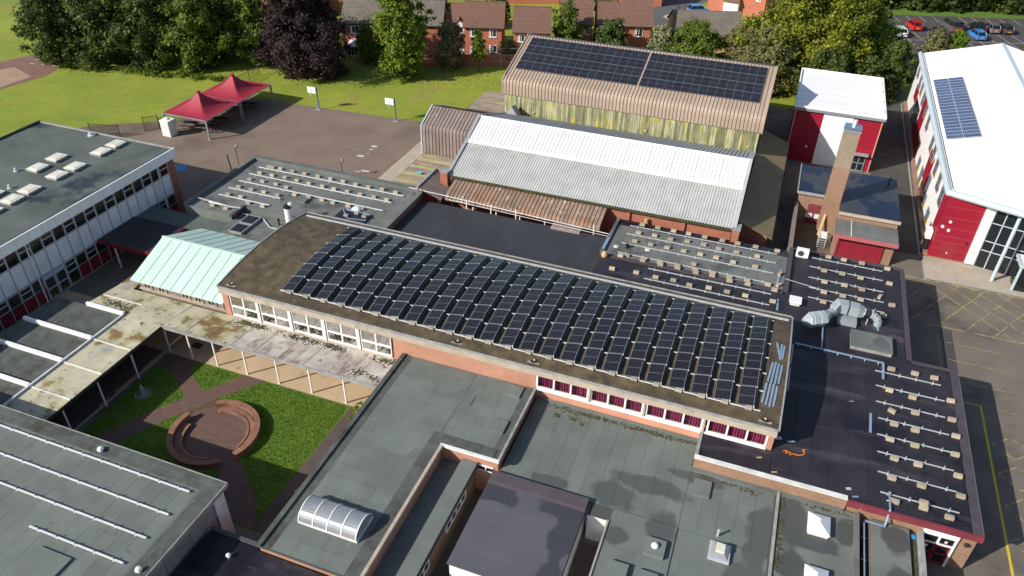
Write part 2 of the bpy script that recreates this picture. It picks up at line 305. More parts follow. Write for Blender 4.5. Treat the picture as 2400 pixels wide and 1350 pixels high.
M['leaf_brown'] = mk_leaf('leaf_brown', (.15, .13, .07), (.21, .175, .095), (.30, .25, .15))
M['leaf_cream'] = mk_leaf('leaf_cream', (.12, .16, .045), (.32, .30, .17), (.5, .46, .30))
M['blade'] = mk_leaf('blade', (.10, .195, .012), (.14, .235, .018), (.20, .26, .03), 1.2)

# ---------------------------------------------------------------- mesh helpers
ORD = 'first second third fourth fifth sixth seventh eighth ninth tenth eleventh twelfth thirteenth fourteenth fifteenth sixteenth seventeenth eighteenth nineteenth twentieth twenty-first twenty-second twenty-third twenty-fourth'.split()
WL = {}                                   # world origin of every thing
class MB:
    def __init__(s): s.v = []; s.f = []; s.m = []
    def add(s, vs, fs, m=0):
        n = len(s.v); s.v += [tuple(v) for v in vs]; s.f += [[i+n for i in f] for f in fs]; s.m += [m]*len(fs); return s
    def box(s, x0, x1, y0, y1, z0, z1, m=0):
        return s.add([(x0,y0,z0),(x1,y0,z0),(x1,y1,z0),(x0,y1,z0),(x0,y0,z1),(x1,y0,z1),(x1,y1,z1),(x0,y1,z1)],
                     [(0,3,2,1),(4,5,6,7),(0,1,5,4),(1,2,6,5),(2,3,7,6),(3,0,4,7)], m)
    def prism(s, poly, z0, z1, m=0):
        n = len(poly); vs = [(x,y,z0) for x,y in poly]+[(x,y,z1) for x,y in poly]
        return s.add(vs, [list(range(n))[::-1], list(range(n,2*n))]+[(i,(i+1)%n,n+(i+1)%n,n+i) for i in range(n)], m)
    def px(s, prof, x0, x1, m=0):          # closed (y,z) profile swept along x
        n = len(prof); vs = [(x0,y,z) for y,z in prof]+[(x1,y,z) for y,z in prof]
        return s.add(vs, [list(range(n))[::-1], list(range(n,2*n))]+[(i,(i+1)%n,n+(i+1)%n,n+i) for i in range(n)], m)
    def py(s, prof, y0, y1, m=0):          # closed (x,z) profile swept along y
        n = len(prof); vs = [(x,y0,z) for x,z in prof]+[(x,y1,z) for x,z in prof]
        return s.add(vs, [list(range(n)), list(range(n,2*n))[::-1]]+[(n+i,n+(i+1)%n,(i+1)%n,i) for i in range(n)], m)
    def quad(s, a, b, c, d, m=0): return s.add([a,b,c,d], [(0,1,2,3)], m)
    def tube(s, p0, p1, r, n=8, r2=None, m=0):
        p0, p1 = Vector(p0), Vector(p1); d = (p1-p0).normalized()
        a = d.orthogonal().normalized(); b = d.cross(a); r2 = r if r2 is None else r2
        vs = [p0+(a*math.cos(2*math.pi*i/n)+b*math.sin(2*math.pi*i/n))*r for i in range(n)]+[p1+(a*math.cos(2*math.pi*i/n)+b*math.sin(2*math.pi*i/n))*r2 for i in range(n)]
        return s.add(vs, [list(range(n))[::-1], list(range(n,2*n))]+[(i,(i+1)%n,n+(i+1)%n,n+i) for i in range(n)], m)
    def lathe(s, c, prof, n=12, m=0):      # prof (r,z) from bottom to top, closed with caps
        vs = []
        for r, z in prof: vs += [(c[0]+r*math.cos(2*math.pi*i/n), c[1]+r*math.sin(2*math.pi*i/n), c[2]+z) for i in range(n)]
        fs = [list(range(n))[::-1], list(range(len(vs)-n, len(vs)))]
        for k in range(len(prof)-1): fs += [(k*n+i, k*n+(i+1)%n, (k+1)*n+(i+1)%n, (k+1)*n+i) for i in range(n)]
        return s.add(vs, fs, m)
    def bar(s, p0, p1, w, h, m=0):         # horizontal-ish bar of width w and height h, p0..p1 = bottom centre line
        p0, p1 = Vector(p0), Vector(p1); d = (p1-p0); sd_ = Vector((-d.y, d.x, 0)).normalized()*w/2; u = Vector((0,0,h))
        vs = [p0-sd_, p0+sd_, p1+sd_, p1-sd_]; vs += [v+u for v in vs]
        return s.add(vs, [(0,1,2,3),(7,6,5,4),(0,4,5,1),(1,5,6,2),(2,6,7,3),(3,7,4,0)], m)
    def mesh(s, name, mats, origin=(0,0,0), smooth=False):
        me = bpy.data.meshes.new(name); ox, oy, oz = origin
        me.from_pydata([(x-ox, y-oy, z-oz) for x,y,z in s.v], [], s.f)
        if isinstance(mats, str): mats = [mats]
        for q in mats: me.materials.append(M[q])
        if len(mats) > 1: me.polygons.foreach_set('material_index', s.m)
        if smooth: me.polygons.foreach_set('use_smooth', [True]*len(me.polygons))
        me.update(); return me
    def build(s, name, mats, parent=None, local=False, smooth=False):
        org = (0,0,0) if (local or parent is None) else WL[parent]
        o = bpy.data.objects.new(name, s.mesh(name, mats, org, smooth)); COL.objects.link(o)
        if parent is not None: o.parent = parent; WL[o] = WL[parent]
        else: WL[o] = (0,0,0)
        return o
def tag(o, label, cat, group=None, kind=None):
    if label: o['label'] = label
    if cat: o['category'] = cat
    if group: o['group'] = group
    if kind: o['kind'] = kind
    return o
def thing(name, label, cat, loc, group=None, rz=0):
    o = bpy.data.objects.new(name, None); o.empty_display_size = .2; COL.objects.link(o)
    o.location = loc; o.rotation_euler = (0,0,rz); WL[o] = tuple(loc); return tag(o, label, cat, group)
def struct(name, mb, mat):
    o = mb.build(name, mat); o['kind'] = 'structure'; return o
def single(name, mb, mats, label, cat, group=None, base=None, smooth=False):
    """a thing that is one mesh; its origin at base"""
    base = base or (0,0,0)
    o = bpy.data.objects.new(name, mb.mesh(name, mats, base, smooth)); COL.objects.link(o); o.location = base; WL[o] = base
    return tag(o, label, cat, group)
def inst(name, me, parent, loc, rot=(0,0,0)):
    o = bpy.data.objects.new(name, me); COL.objects.link(o)
    if parent is not None:
        w = WL[parent]; o.parent = parent; o.location = (loc[0]-w[0], loc[1]-w[1], loc[2]-w[2])
    else: o.location = loc
    o.rotation_euler = rot; WL[o] = tuple(loc); return o
_bx = {}
def boxmesh(dx, dy, dz, mat, bev=0):
    k = (round(dx,3), round(dy,3), round(dz,3), mat)
    if k not in _bx: _bx[k] = MB().box(-dx/2, dx/2, -dy/2, dy/2, 0, dz).mesh('piece', mat)
    return _bx[k]
def pbox(name, x0, x1, y0, y1, z0, z1, mat, parent):
    """box part with its own origin, sharing mesh data with equal boxes"""
    return inst(name, boxmesh(x1-x0, y1-y0, z1-z0, mat), parent, ((x0+x1)/2, (y0+y1)/2, z0))
def sheets(parent, name, x0, x1, y0, y1, z, w, mat, along='y', gap=.014, th=.012, stagger=None):
    """felt or paving laid in strips w wide, thin boxes lying on z"""
    if along == 'y':
        n = max(1, round((x1-x0)/w)); w = (x1-x0)/n
        for i in range(n):
            cuts = [y0, y1]
            if stagger:
                c = y0+(y1-y0)*((stagger*(i+1)) % 1*.8+.1); cuts = [y0, c, y1]
            for a, b in zip(cuts, cuts[1:]):
                pbox(name, x0+i*w+gap/2, x0+(i+1)*w-gap/2, a+gap/2, b-gap/2, z+R.random()*.003, z+th+.002, mat, parent)
    else:
        n = max(1, round((y1-y0)/w)); w = (y1-y0)/n
        for i in range(n):
            cuts = [x0, x1]
            if stagger:
                c = x0+(x1-x0)*((stagger*(i+1)) % 1*.8+.1); cuts = [x0, c, x1]
            for a, b in zip(cuts, cuts[1:]):
                pbox(name, a+gap/2, b-gap/2, y0+i*w+gap/2, y0+(i+1)*w-gap/2, z+R.random()*.003, z+th+.002, mat, parent)
def kerb(parent, x0, x1, y0, y1, z, sides, mat, w=.22, h=.14):
    if 's' in sides: pbox('kerb', x0, x1, y0, y0+w, z, z+h, mat, parent)
    if 'n' in sides: pbox('kerb', x0, x1, y1-w, y1, z, z+h, mat, parent)
    a = y0+w+.002 if 's' in sides else y0; b = y1-w-.002 if 'n' in sides else y1
    if 'w' in sides: pbox('kerb', x0, x0+w, a, b, z, z+h, mat, parent)
    if 'e' in sides: pbox('kerb', x1-w, x1, a, b, z, z+h, mat, parent)
def block(name, label, x0, x1, y0, y1, z, wall, roof, w=1.0, along='y', sides='', kmat='felt_base', over=.06, stagger=None, cat='building', kh=.14, rt=.14):
    t = thing(name, label, cat, ((x0+x1)/2, (y0+y1)/2, 0))
    MB().box(x0, x1, y0, y1, -.05, z-rt).build('wall', wall, t)
    r = MB().box(x0-over, x1+over, y0-over, y1+over, z-rt+.002, z-.012).build('roof', 'felt_base', t)
    i = .23 if sides else 0
    sheets(r, 'felt_sheet', x0-over+(.23 if 'w' in sides else 0), x1+over-(.23 if 'e' in sides else 0), y0-over+(.23 if 's' in sides else 0), y1+over-(.23 if 'n' in sides else 0), z-.012, w, roof, along, stagger=stagger)
    if sides: kerb(r, x0-over, x1+over, y0-over, y1+over, z-.012, sides, kmat, h=kh)
    return t, r

# ================================================================ SETTING: ground
def sheet(name, poly, z, mat):
    mb = MB(); mb.add([(x,y,z) for x,y in poly], [list(range(len(poly)))]); return struct(name, mb, mat)
sheet('ground', [(-900,-300),(900,-300),(900,1500),(-900,1500)], -.03, 'grass')
sheet('school_yard', [(-56,5),(70,5),(70,73.4),(16.5,73.4),(16.5,126),(11.7,126),(1.8,90),(1.8,108),(-1.4,108),(-33,81),(-33,90),(-38,90),(-38,74),(-33,62),(-56,54)], -.004, 'tarmac')
sheet('playground', [(-56,54.2),(-56,60),(-34,60),(-34,66.6),(-38.4,67),(-38.4,84.6),(-42.8,84.3),(-62.3,83.2),(-66,83.1),(-72.6,82.9),(-73.1,69),(-76.4,64.6),(-76.6,54.2)], .0, 'tarmac_play')
sheet('worn_earth', [(-73.2,54.3),(-76.4,54.3),(-81,58),(-82.5,66.5),(-78,69.5),(-74.4,71.5),(-73.1,69),(-76.2,64.6)], -.012, 'earth')
sheet('alley_road', [(11.72,73.42),(16.0,73.42),(16.0,125),(11.72,108)], .004, 'tarmac_dark')
u18 = (math.cos(RAD(17)), math.sin(RAD(17))); v18 = (-u18[1], u18[0])
def rp(o, a, b): return (o[0]+u18[0]*a+v18[0]*b, o[1]+u18[1]*a+v18[1]*b)
CP = (26.0, 156.0)
sheet('car_park', [rp(CP,-16,-22), rp(CP,60,-22), rp(CP,60,11.2), rp(CP,-16,11.2)], .0, 'tarmac_dark')
sheet('estate_road', [(-26.5,139),(-22.5,140),(-21.5,150),(-14,170),(-15,230),(-21,230),(-24,165),(-27,150)], -.012, 'road')
sheet('estate_paving', [(-24,146),(-20.3,141),(-16,152),(-20.6,153)], -.008, 'paving')
sheet('running_track', [(-116,70),(-103.4,70),(-101.5,78.5),(-103.3,84.5),(-110.5,86.2)], -.014, 'red_track')
sheet('sand_pit', [(-114,68),(-103.9,69.5),(-103.2,77.5),(-108.8,79.5)], -.010, 'sand')
lm = MB()
for i, (x, y) in enumerate([(-108.5,83.4),(-107.6,81.6),(-105.8,82.0),(-104.2,82.2),(-107.2,84.8)]):
    lm.add([(x-.5,y-.06,-.006),(x+.5,y-.0,-.006),(x+.5,y+.16,-.006),(x-.5,y+.1,-.006)], [(0,1,2,3)])
struct('track_marking', lm, 'white_line')
# courtyard
sheet('courtyard_lawn', [(-41.5,22.7),(-22.4,22.7),(-22.4,34.6),(-41.5,34.6)], .004, 'grass_court')
sheet('courtyard_paving', [(-56,34.65),(-22.4,34.65),(-22.4,38.3),(-56,38.3)], .0, 'paving_cream')
sheet('walkway_floor', [(-45.3,15),(-42.15,15),(-42.15,34.6),(-45.3,34.6)], .0, 'path_dark')
pbox('kerb_strip', -42.1, -41.92, 22.7, 34.6, -.03, .05, 'paving_cream', None)['kind'] = 'structure'
mb = MB()
C0 = (-32.4, 28.5)
def pathq(pts, z): mb.add([(x,y,z) for x,y in pts], [list(range(len(pts)))])
pathq([(-40.9,22.8),(-38.9,23.4),(-38.5,25.3),(-36.3,29.3),(-34.5,32.0),(-32.5,34.62),(-34.4,34.62),(-36.3,31.9),(-37.0,30.8),(-38.1,29.2),(-40.4,25.2)], .010)
pathq([(-41.6,32.9),(-40.0,33.0),(-37.0,30.8),(-36.2,31.9),(-38.3,33.2),(-39.3,34.63),(-41.6,34.63)], .013)
pathq([(-31.6,27.3),(-30.5,28.1),(-26.3,24.9),(-25.0,22.8),(-28.0,22.8),(-28.7,24.4)], .010)
pathq([(-36.6,29.2),(-35.0,29.0),(-33.6,31.2),(-34.9,32.0)], .0145)
pathq([(C0[0]+2.9*math.cos(i*math.pi/16), C0[1]+2.9*math.sin(i*math.pi/16)) for i in range(32)], .016)
struct('brick_path', mb, 'paver_brick')
sheet('court_side_path', [(-25.3,22.8),(-22.4,22.8),(-22.4,34.62),(-25.0,34.62)], .012, 'path_dark')
# grass blades on the courtyard lawn, kept off the paths
def poly_in(x, y, P_):
    c = False; j = len(P_)-1
    for i in range(len(P_)):
        if (P_[i][1] > y) != (P_[j][1] > y) and x < (P_[j][0]-P_[i][0])*(y-P_[i][1])/(P_[j][1]-P_[i][1])+P_[i][0]: c = not c
        j = i
    return c
PP = [[(-40.9,22.8),(-38.9,23.4),(-38.5,25.3),(-36.3,29.3),(-34.5,32.0),(-32.5,34.62),(-34.4,34.62),(-36.3,31.9),(-37.0,30.8),(-38.1,29.2),(-40.4,25.2)], [(-41.6,32.9),(-40.0,33.0),(-37.0,30.8),(-36.2,31.9),(-38.3,33.2),(-39.3,34.63),(-41.6,34.63)], [(-31.6,27.3),(-30.5,28.1),(-26.3,24.9),(-25.0,22.8),(-28.0,22.8),(-28.7,24.4)]]
vs = []; fs = []
rg = random.Random(3)
while len(fs) < 30000:
    x = rg.uniform(-41.4,-25.2); y = rg.uniform(22.9,34.5)
    if math.hypot(x-C0[0], y-C0[1]) < 3.25 or any(poly_in(x,y,p) for p in PP) or math.hypot(x+40.2,y-30.1) < .7: continue
    a = rg.uniform(0,6.28); w = rg.uniform(.02,.04); h = rg.uniform(.04,.10); n = len(vs)
    lx, ly = rg.uniform(-.06,.06), rg.uniform(-.06,.06)
    vs += [(x-w*math.cos(a),y-w*math.sin(a),.0),(x+w*math.cos(a),y+w*math.sin(a),.0),(x+lx,y+ly,h)]; fs.append((n,n+1,n+2))
g = MB(); g.v = vs; g.f = fs; g.m = [0]*len(fs)
tag(g.build('grass', 'blade'), 'short mown grass covering the enclosed courtyard lawn', 'grass', kind='stuff')
# yard: paved apron, kerbs, yellow hatching
ap = struct('apron', MB().box(16.2, 34, 69.25, 73.35, -.05, .09), 'concrete_grey')
for i in range(20):
    for j in range(5):
        pbox('paving_slab', 16.25+.88*i, 16.25+.88*i+.865, 69.3+.8*j, 69.3+.8*j+.785, .09, .102, 'paving', ap)
mb = MB()
def line(a, b, w=.1, z=.004): mb.bar((a[0],a[1],z-.003), (b[0],b[1],z), w, .003)
line((14.6,69.0),(34,69.0),.14)
for k in range(9): line((15.7+2.2*k,69.0),(15.7+2.2*k+7.2,61.7),.07,.006)
for k in range(-3,9):
    x0 = 14.6+2.2*k; a = (x0,61.7); b = (x0+4.6,69.0)
    if x0 < 14.6: a = (14.6,61.7+(14.6-x0)*1.587)
    line(a,b,.07,.008)
line((15.7,61.65),(34,61.6),.08,.010)
struct('yellow_hatching', mb, 'yellow')
mb = MB()
line((19.15,30),(19.12,52.0),.16,.004); line((17.9,51.95),(19.2,52.0),.08,.005)
struct('yellow_line', mb, 'yellow_new')
mb = MB()
for k in range(6):
    cy_ = 33.2+2.95*k
    for a, b in (((19.4,cy_),(20.7,cy_+1.1)),((20.7,cy_+1.1),(22,cy_)),((22,cy_),(20.7,cy_-1.1)),((20.7,cy_-1.1),(19.4,cy_))): line(a,b,.07,.004)
    line((22,cy_),(23.4,cy_+1.2),.07,.004); line((22,cy_),(23.4,cy_-1.2),.07,.004)
for y in (52.0,54.5,57.1,59.5): line((17.3,y),(21.5,y-.05),.05,.004)
line((16.7,51.9),(16.7,61.3),.05,.004)
struct('faded_marking', mb, 'yellow')
mb = MB()
mb.add([(17.0,50.5,.004),(17.9,50.5,.004),(17.9,61.4,.004),(17.0,61.4,.004)], [(0,1,2,3)])
struct('tarmac_patch', mb, 'tarmac_dark')
# playground marks and slabs
mb = MB()
for (x,y,w,h) in [(-45.5,75.3,.75,.6),(-45.4,74.4,.5,.35),(-45.7,72.3,.9,.6),(-48.6,74.0,1.6,.12),(-47,73.6,.6,.14),(-45.2,73.2,.5,.2),(-43.2,69.0,1.0,.5),(-44.0,68.6,.6,.25),(-55.2,66.2,.7,.15),(-52,78,1.5,.1),(-59,75,1.3,.08)]:
    mb.add([(x-w/2,y-h/2,.005),(x+w/2,y-h/2+.1,.005),(x+w/2-.1,y+h/2,.005),(x-w/2-.05,y+h/2-.08,.005)], [(0,1,2,3)])
struct('court_marking', mb, 'white_line')
pv = struct('slab_walk', MB().box(-40.95, -39.15, 64, 79.5, -.05, .03), 'concrete_grey')
for i in range(3):
    for j in range(26):
        pbox('paving_slab', -40.93+.6*i, -40.93+.6*i+.585, 64.02+.595*j, 64.02+.595*j+.58, .03, .042, 'paving', pv)
bw = struct('boardwalk', MB().box(-39.1, -33, 63.5, 75.9, -.05, .05), 'path_dark')
j = 63.55
k = 0
while j < 75.7:
    if k % 9 in (3, 4, 5):
        if k % 9 == 3:
            for a, b in ((-39.08,-37.1),(-37.08,-34.9),(-34.88,-33)): pbox('paving_slab', a, b, j, j+.62, .05, .075, 'slab_moss', bw)
        j += .215
    else:
        pbox('plank', -39.08, -33.0, j, j+.195, .05, .078+R.random()*.006, 'planks', bw); j += .215
    k += 1
dk = struct('deck', MB().prism([(-39.6,90.1),(-34.5,90.1),(-34.5,97.3),(-39.4,97.0)], -.05, .35), 'path_dark')
for j in range(28): pbox('plank', -39.45, -34.5, 90.2+.245*j, 90.2+.245*j+.225, .35, .385, 'planks', dk)
# car park bays
mb = MB()
def pl(a0, b0, a1, b1, w=.09): mb.bar((*rp(CP,a0,b0),.001), (*rp(CP,a1,b1),.004), w, .003)
for k in range(-5, 14):
    pl(.6+2.45*k, -4.6, .6+2.45*k, .2); pl(.6+2.45*k, -9.4, .6+2.45*k, -4.62); pl(.6+2.45*k, 7.0, .6+2.45*k, 10.6)
pl(-12,-4.6,34,-4.6,.08)
struct('bay_marking', mb, 'white_line')
sheet('verge', [rp(CP,-20,11.2), rp(CP,60,11.2), rp(CP,60,17), rp(CP,-20,17)], -.006, 'grass_court')

# ================================================================ BUILDINGS
# ---------------- main hall with the arched, mossy roof
HX0, HX1, HY0, HY1 = -38.3, 4.25, 38.2, 50.35
def rz(y): return 5.2+.6*(1-((y-44.3)/6.15)**2)
hall = thing('main_hall', 'long hall with mossy low arched roof covered in solar panels', 'building', (-17, 44.3, 0))
w_ = MB().box(HX0, HX1, 39.1, HY1, -.05, 5.0)
w_.box(HX0, -37.75, HY0, 39.09, -.05, 4.75); w_.box(3.9, HX1, HY0, 39.09, -.05, 4.75)
w_.box(-23.1, -11.85, HY0, 39.09, -.05, 4.75)
w_.build('wall', 'brick', hall)
MB().box(-37.74, -23.11, HY0+.05, 39.09, -.05, 2.42).build('sill_wall', 'concrete', hall)
MB().box(-11.84, 3.89, HY0+.06, 39.09, -.05, 3.27).build('sill_wall', 'salmon', hall)
MB().box(HX0-.08, HX1+.08, HY0-.14, HY0+.14, 4.5, 5.16).build('fascia', 'concrete', hall)
MB().box(-37.74, 3.89, 38.6, 39.05, 4.5, 5.0).build('lintel', 'concrete', hall)
ys = [38.02+i*(50.6-38.02)/24 for i in range(25)]
pr_ = [(y, rz(min(max(y,38.2),50.4))+.02) for y in ys]
rf = MB().px([(38.02,5.0)]+[(50.6,5.0)]+pr_[::-1], HX0-.1, HX1+.1).build('roof', 'moss_roof', hall)
for xx in (HX0-.16, HX1+.06):
    MB().px([(y,z-.12) for y,z in pr_]+[(y,z+.06) for y,z in pr_[::-1]], xx, xx+.1).build('verge_trim', 'lead', rf)
MB().box(HX0-.05, HX1+.05, 37.96, 38.05, 5.05, 5.26).build('edge_trim', 'concrete_grey', rf)
MB().box(HX0-.05, HX1+.05, 50.58, 50.7, 5.02, 5.3).build('edge_trim', 'concrete_grey', rf)
for x in (-37.4, -18.0, -12.2, 3.45):          # roof drains in square dishes
    d = MB(); d.box(x-.42, x+.42, 38.35, 38.95, 5.2, 5.29); dd = d.build('drain_tray', 'concrete_grey', rf)
    MB().lathe((x,38.65,5.29), [(.28,0),(.28,.02)], 12).build('sump', 'black', rf); MB().lathe((x,38.65,5.31), [(.09,0),(.1,.06),(.05,.1)], 8).build('outlet', 'slab_moss', rf)
# big windows at the west end, two by two panes each
for a, b in ((-37.62,-35.15),(-34.8,-32.2),(-31.88,-29.2),(-28.86,-26.2),(-25.86,-23.3)):
    wd = MB(); z0, z1 = 2.5, 4.48; m_ = (a+b)/2; y0, y1 = 38.22, 38.33
    wd.box(a,b,y0,y1,z0-.08,z0+.07); wd.box(a,b,y0,y1,z1-.07,z1); wd.box(a,a+.07,y0,y1,z0+.07,z1-.07); wd.box(b-.07,b,y0,y1,z0+.07,z1-.07)
    wd.box(m_-.06,m_+.06,y0-.01,y1+.01,z0+.07,z1-.07); wd.box(a+.07,m_-.06,y0,y1,z0+.8,z0+.92); wd.box(m_+.06,b-.07,y0,y1,z0+.8,z0+.92)
    wo_ = wd.build('window', 'white', hall)
    for p0, p1 in ((a+.07,m_-.05),(m_+.05,b-.07)):
        for q0, q1 in ((z0+.07,z0+.82),(z0+.9,z1-.07)):
            MB().box(p0,p1,38.26,38.28,q0,q1).build('pane', 'glass_refl', wo_)
    MB().box(a-.02,b+.02,38.95,39.08,z0,z1).build('inner_wall', 'interior_warm', wo_)
    if b < -23.5: pbox('pier', b+.05, b+.27, 38.14, 38.4, 2.42, 4.5, 'white_dirty', hall)
MB().box(-37.75,-23.1,38.02,38.24,2.33,2.425).build('sill', 'concrete', hall)
# curtained windows, three lights each
for g0, g1 in ((-11.8,-8.12),(-7.88,-4.3),(-4.02,-.32),(.08,3.82)):
    n = 3; w = (g1-g0)/n; z0, z1 = 3.3, 4.48
    wd = MB(); wd.box(g0,g1,38.2,38.32,z0,z0+.1); wd.box(g0,g1,38.2,38.32,z1-.06,z1)
    for i in range(n+1): wd.box(g0+i*w-.06, g0+i*w+.06, 38.19, 38.33, z0+.1, z1-.06)
    wo_ = wd.build('window', 'white', hall)
    for i in range(n):
        MB().box(g0+i*w+.06, g0+(i+1)*w-.06, 38.25, 38.265, z0+.1, z1-.06).build('pane', 'glass', wo_)
        cm = MB(); a = g0+i*w+.02; b = a+w-.04; N = 44; dx = (b-a)/N
        pts = [(a+dx*k, 38.5+.045*math.sin(k*.95+i)+.02*math.sin(k*2.3)) for k in range(N+1)]
        hole = R.choice((2,3,30,41))
        for k in range(N):
            if k == hole: continue
            (xa,ya),(xb,yb) = pts[k], pts[k+1]; cm.quad((xa,ya,z0),(xb,yb,z0),(xb,yb,z1),(xa,ya,z1))
        cm.build('curtain', 'curtain', wo_)
    MB().box(g0,g1,38.95,39.08,z0,z1).build('inner_wall', 'interior', wo_)
    if g1 < 3: pbox('pier', g1+.06, g1+.2, 38.1, 38.36, 3.28, 4.5, 'concrete', hall)
MB().box(-11.84,3.89,38.04,38.26,3.22,3.3).build('sill', 'white', hall)
# rear cable tray on the hall roof
mb = MB().box(-37.9, 4.1, 49.86, 50.02, 5.33, 5.42)
for k in range(22): mb.box(-37.5+1.95*k, -37.42+1.95*k, 49.8, 50.08, 5.22, 5.335)
single('cable_tray', mb, 'galv', 'long grey cable tray along the rear edge of the arched hall roof', 'cable tray', base=(-17,49.95,5.2))

# ---------------- solar panels, rails and ballast on the hall
PW, PL_ = 1.04, 1.66
fm = MB()
for b in ((0,PW,0,.03),(0,PW,PL_-.03,PL_),(0,.03,.03,PL_-.03),(PW-.03,PW,.03,PL_-.03)): fm.box(b[0],b[1],b[2],b[3],-.03,.008)
fm = fm.mesh('frame', 'pv_frame')
cmh = MB().box(.03,PW-.03,.03,PL_-.03,-.01,.003).mesh('cells', 'cells')
bm_ = MB().box(.03,PW-.03,PL_/2-.012,PL_/2+.012,.0035,.0055).mesh('middle_bar', 'pv_frame')
gapm = MB().quad((PW-.01,.02,-.02),(PW-.01,PL_-.02,-.02),(PW+.16,PL_-.02,-.30),(PW+.16,.02,-.30)).mesh('gap_shade_sheet', 'black')  # black sheet added under the high edge to paint the shadowed row gap
lg = MB(); lg.box(.05,.11,.1,.16,-.15,-.03); lg.box(.05,.11,PL_-.16,PL_-.1,-.15,-.03); lg.box(PW-.14,PW-.09,.1,.16,-.36,-.03); lg.box(PW-.14,PW-.09,PL_-.16,PL_-.1,-.36,-.03)
lg = lg.mesh('support', 'galv')
TILT = RAD(11)
for k in range(24):
    x = -33.1+1.507*k
    for j in range(6):
        y0 = 39.12+1.69*j; ym = y0+PL_/2
        sl_ = math.atan((rz(y0+PL_)-rz(y0))/PL_)
        z = rz(y0)+.17
        o = thing('solar_module', 'solar panel %s from front parapet in %s row from loose blue channels' % (ORD[j], ORD[23-k]), 'solar panel', (x, y0, z), 'solar panels in rows on the arched hall roof')
        o.rotation_euler = (sl_, -TILT, 0)
        for nm, me in (('frame',fm),('cells',cmh),('middle_bar',bm_),('gap_shade_sheet',gapm),('support',lg)):
            c = bpy.data.objects.new(nm, me); COL.objects.link(c); c.parent = o
for j in range(7):
    y = 39.1+1.69*j; mb = MB(); z = rz(y)+.075
    mb.box(-33.25, 3.05, y-.03, y+.03, z, z+.06)
    for k in range(24): mb.box(-33.1+1.507*k+1.0, -33.1+1.507*k+1.06, y-.03, y+.03, z+.06, z+.3)
    single('mounting_rail', mb, 'alu_white', 'white rail under the hall panels, %s from the front parapet' % ORD[j], 'rail', 'rails under the panels on the arched hall roof', base=(-33.25,y,z))
BLK = MB().box(-.22,.22,-.11,.11,0,.2)
BLK = BLK.mesh('ballast_block', 'block_grey')
BLK2 = MB().box(-.24,.24,-.12,.12,0,.24).mesh('ballast_block', 'block')
def lines_of(pts, near_high_y, near_low_x, row_ref, end_ref):
    """label every block by its line and its place in it, counted from things one can find"""
    ys = sorted({round(y*1.0, 3) for x, y in pts}, reverse=near_high_y); rows = []
    for y in ys:
        if rows and abs(rows[-1][-1]-y) < .36: rows[-1].append(y)
        else: rows.append([y])
    out = {}
    for r, g_ in enumerate(rows):
        for i, p in enumerate(sorted([p for p in pts if any(abs(p[1]-q) < 1e-6 or round(p[1],3) == q for q in g_)], reverse=not near_low_x)):
            out[p] = 'ballast block %s from %s in %s line from %s' % (ORD[i], end_ref, ORD[r], row_ref)
    return out
def ballast(x, y, z, me, label, group, rzv=None):
    o = bpy.data.objects.new('ballast_block', me); COL.objects.link(o); o.location = (x,y,z); o.rotation_euler = (0,0,R.uniform(-.08,.08) if rzv is None else rzv)
    tag(o, label, 'ballast block', group)
for k in range(24):
    ballast(-33.1+1.507*k+.72, 39.28-.22, rz(39.2)+.06, BLK, 'ballast block ending the %s panel row from the loose blue channels' % ORD[23-k], 'ballast along the front of the hall panels')
# loose blue steel channels left on the hall roof's east edge
for (a, b) in [((3.45,46.3),(3.75,44.7)),((3.8,46.2),(3.78,44.4)),((3.98,46.1),(3.92,44.5)),((3.35,43.9),(3.2,41.9)),((3.55,44.0),(3.42,41.8)),((3.75,43.9),(3.66,41.8)),((3.98,43.8),(3.88,41.9)),((3.15,41.7),(3.05,39.9)),((3.4,41.7),(3.3,39.8)),((3.62,41.7),(3.54,39.7)),((3.85,41.6),(3.77,39.8))]:
    z = rz((a[1]+b[1])/2)+.03
    mb = MB().bar((a[0],a[1],rz(a[1])+.03),(b[0],b[1],rz(b[1])+.03),.13,.045)
    single('steel_channel', mb, 'blue_steel', 'loose blue channel on the hall roof end, bundle %s' % ('beside the rear cable tray' if a[1] > 44.2 else 'between two others' if a[1] > 41.75 else 'towards the curtained windows'), 'channel', 'loose channels on the end of the hall roof', base=(a[0],a[1],z))

# ---------------- classroom block, two storeys, on the west
cb = thing('classroom_block', 'two storey classroom block with white spandrel panels and flat green-grey roof', 'building', (-65, 35, 0))
MB().box(-73, -57.2, 12, 53.9, -.05, 6.8).build('wall', 'brick_red', cb)
MB().box(-57.19, -56.0, 53.1, 53.9, -.05, 6.14).build('end_pier', 'brick_red', cb)
MB().box(-57.19, -57.1, 12, 53.09, 0, 6.14).build('inner_wall', 'interior_warm', cb)
MB().box(-57.09, -56.16, 12, 53.09, 3.0, 3.2).build('floor_slab', 'interior', cb)
rf = MB().box(-73.1, -55.7, 12, 54.05, 6.82, 7.0).build('roof', 'felt_green', cb)
MB().box(-55.72, -55.6, 12, 54.1, 6.15, 7.1).build('fascia', 'fascia_w', cb)
for k in range(30): MB().box(-55.602, -55.596, 14+1.33*k, 14.02+1.33*k, 6.16, 7.09).build('board_joint', 'mullion', cb)
MB().box(-73.1, -55.73, 53.9, 54.1, 7.0, 7.1).build('kerb', 'concrete_grey', rf)
MB().box(-73.3, -73.0, 12, 54.1, 6.8, 7.14).build('kerb', 'black', rf)
MB().box(-55.95, -55.78, 12, 53.88, 7.0, 7.05).build('gutter', 'black', rf)
bay = 1.178; y = 53.1; i = 0
me_sp = MB().box(-.02,.02,-bay/2+.035,bay/2-.035,2.55,4.62).mesh('spandrel', 'spandrel')
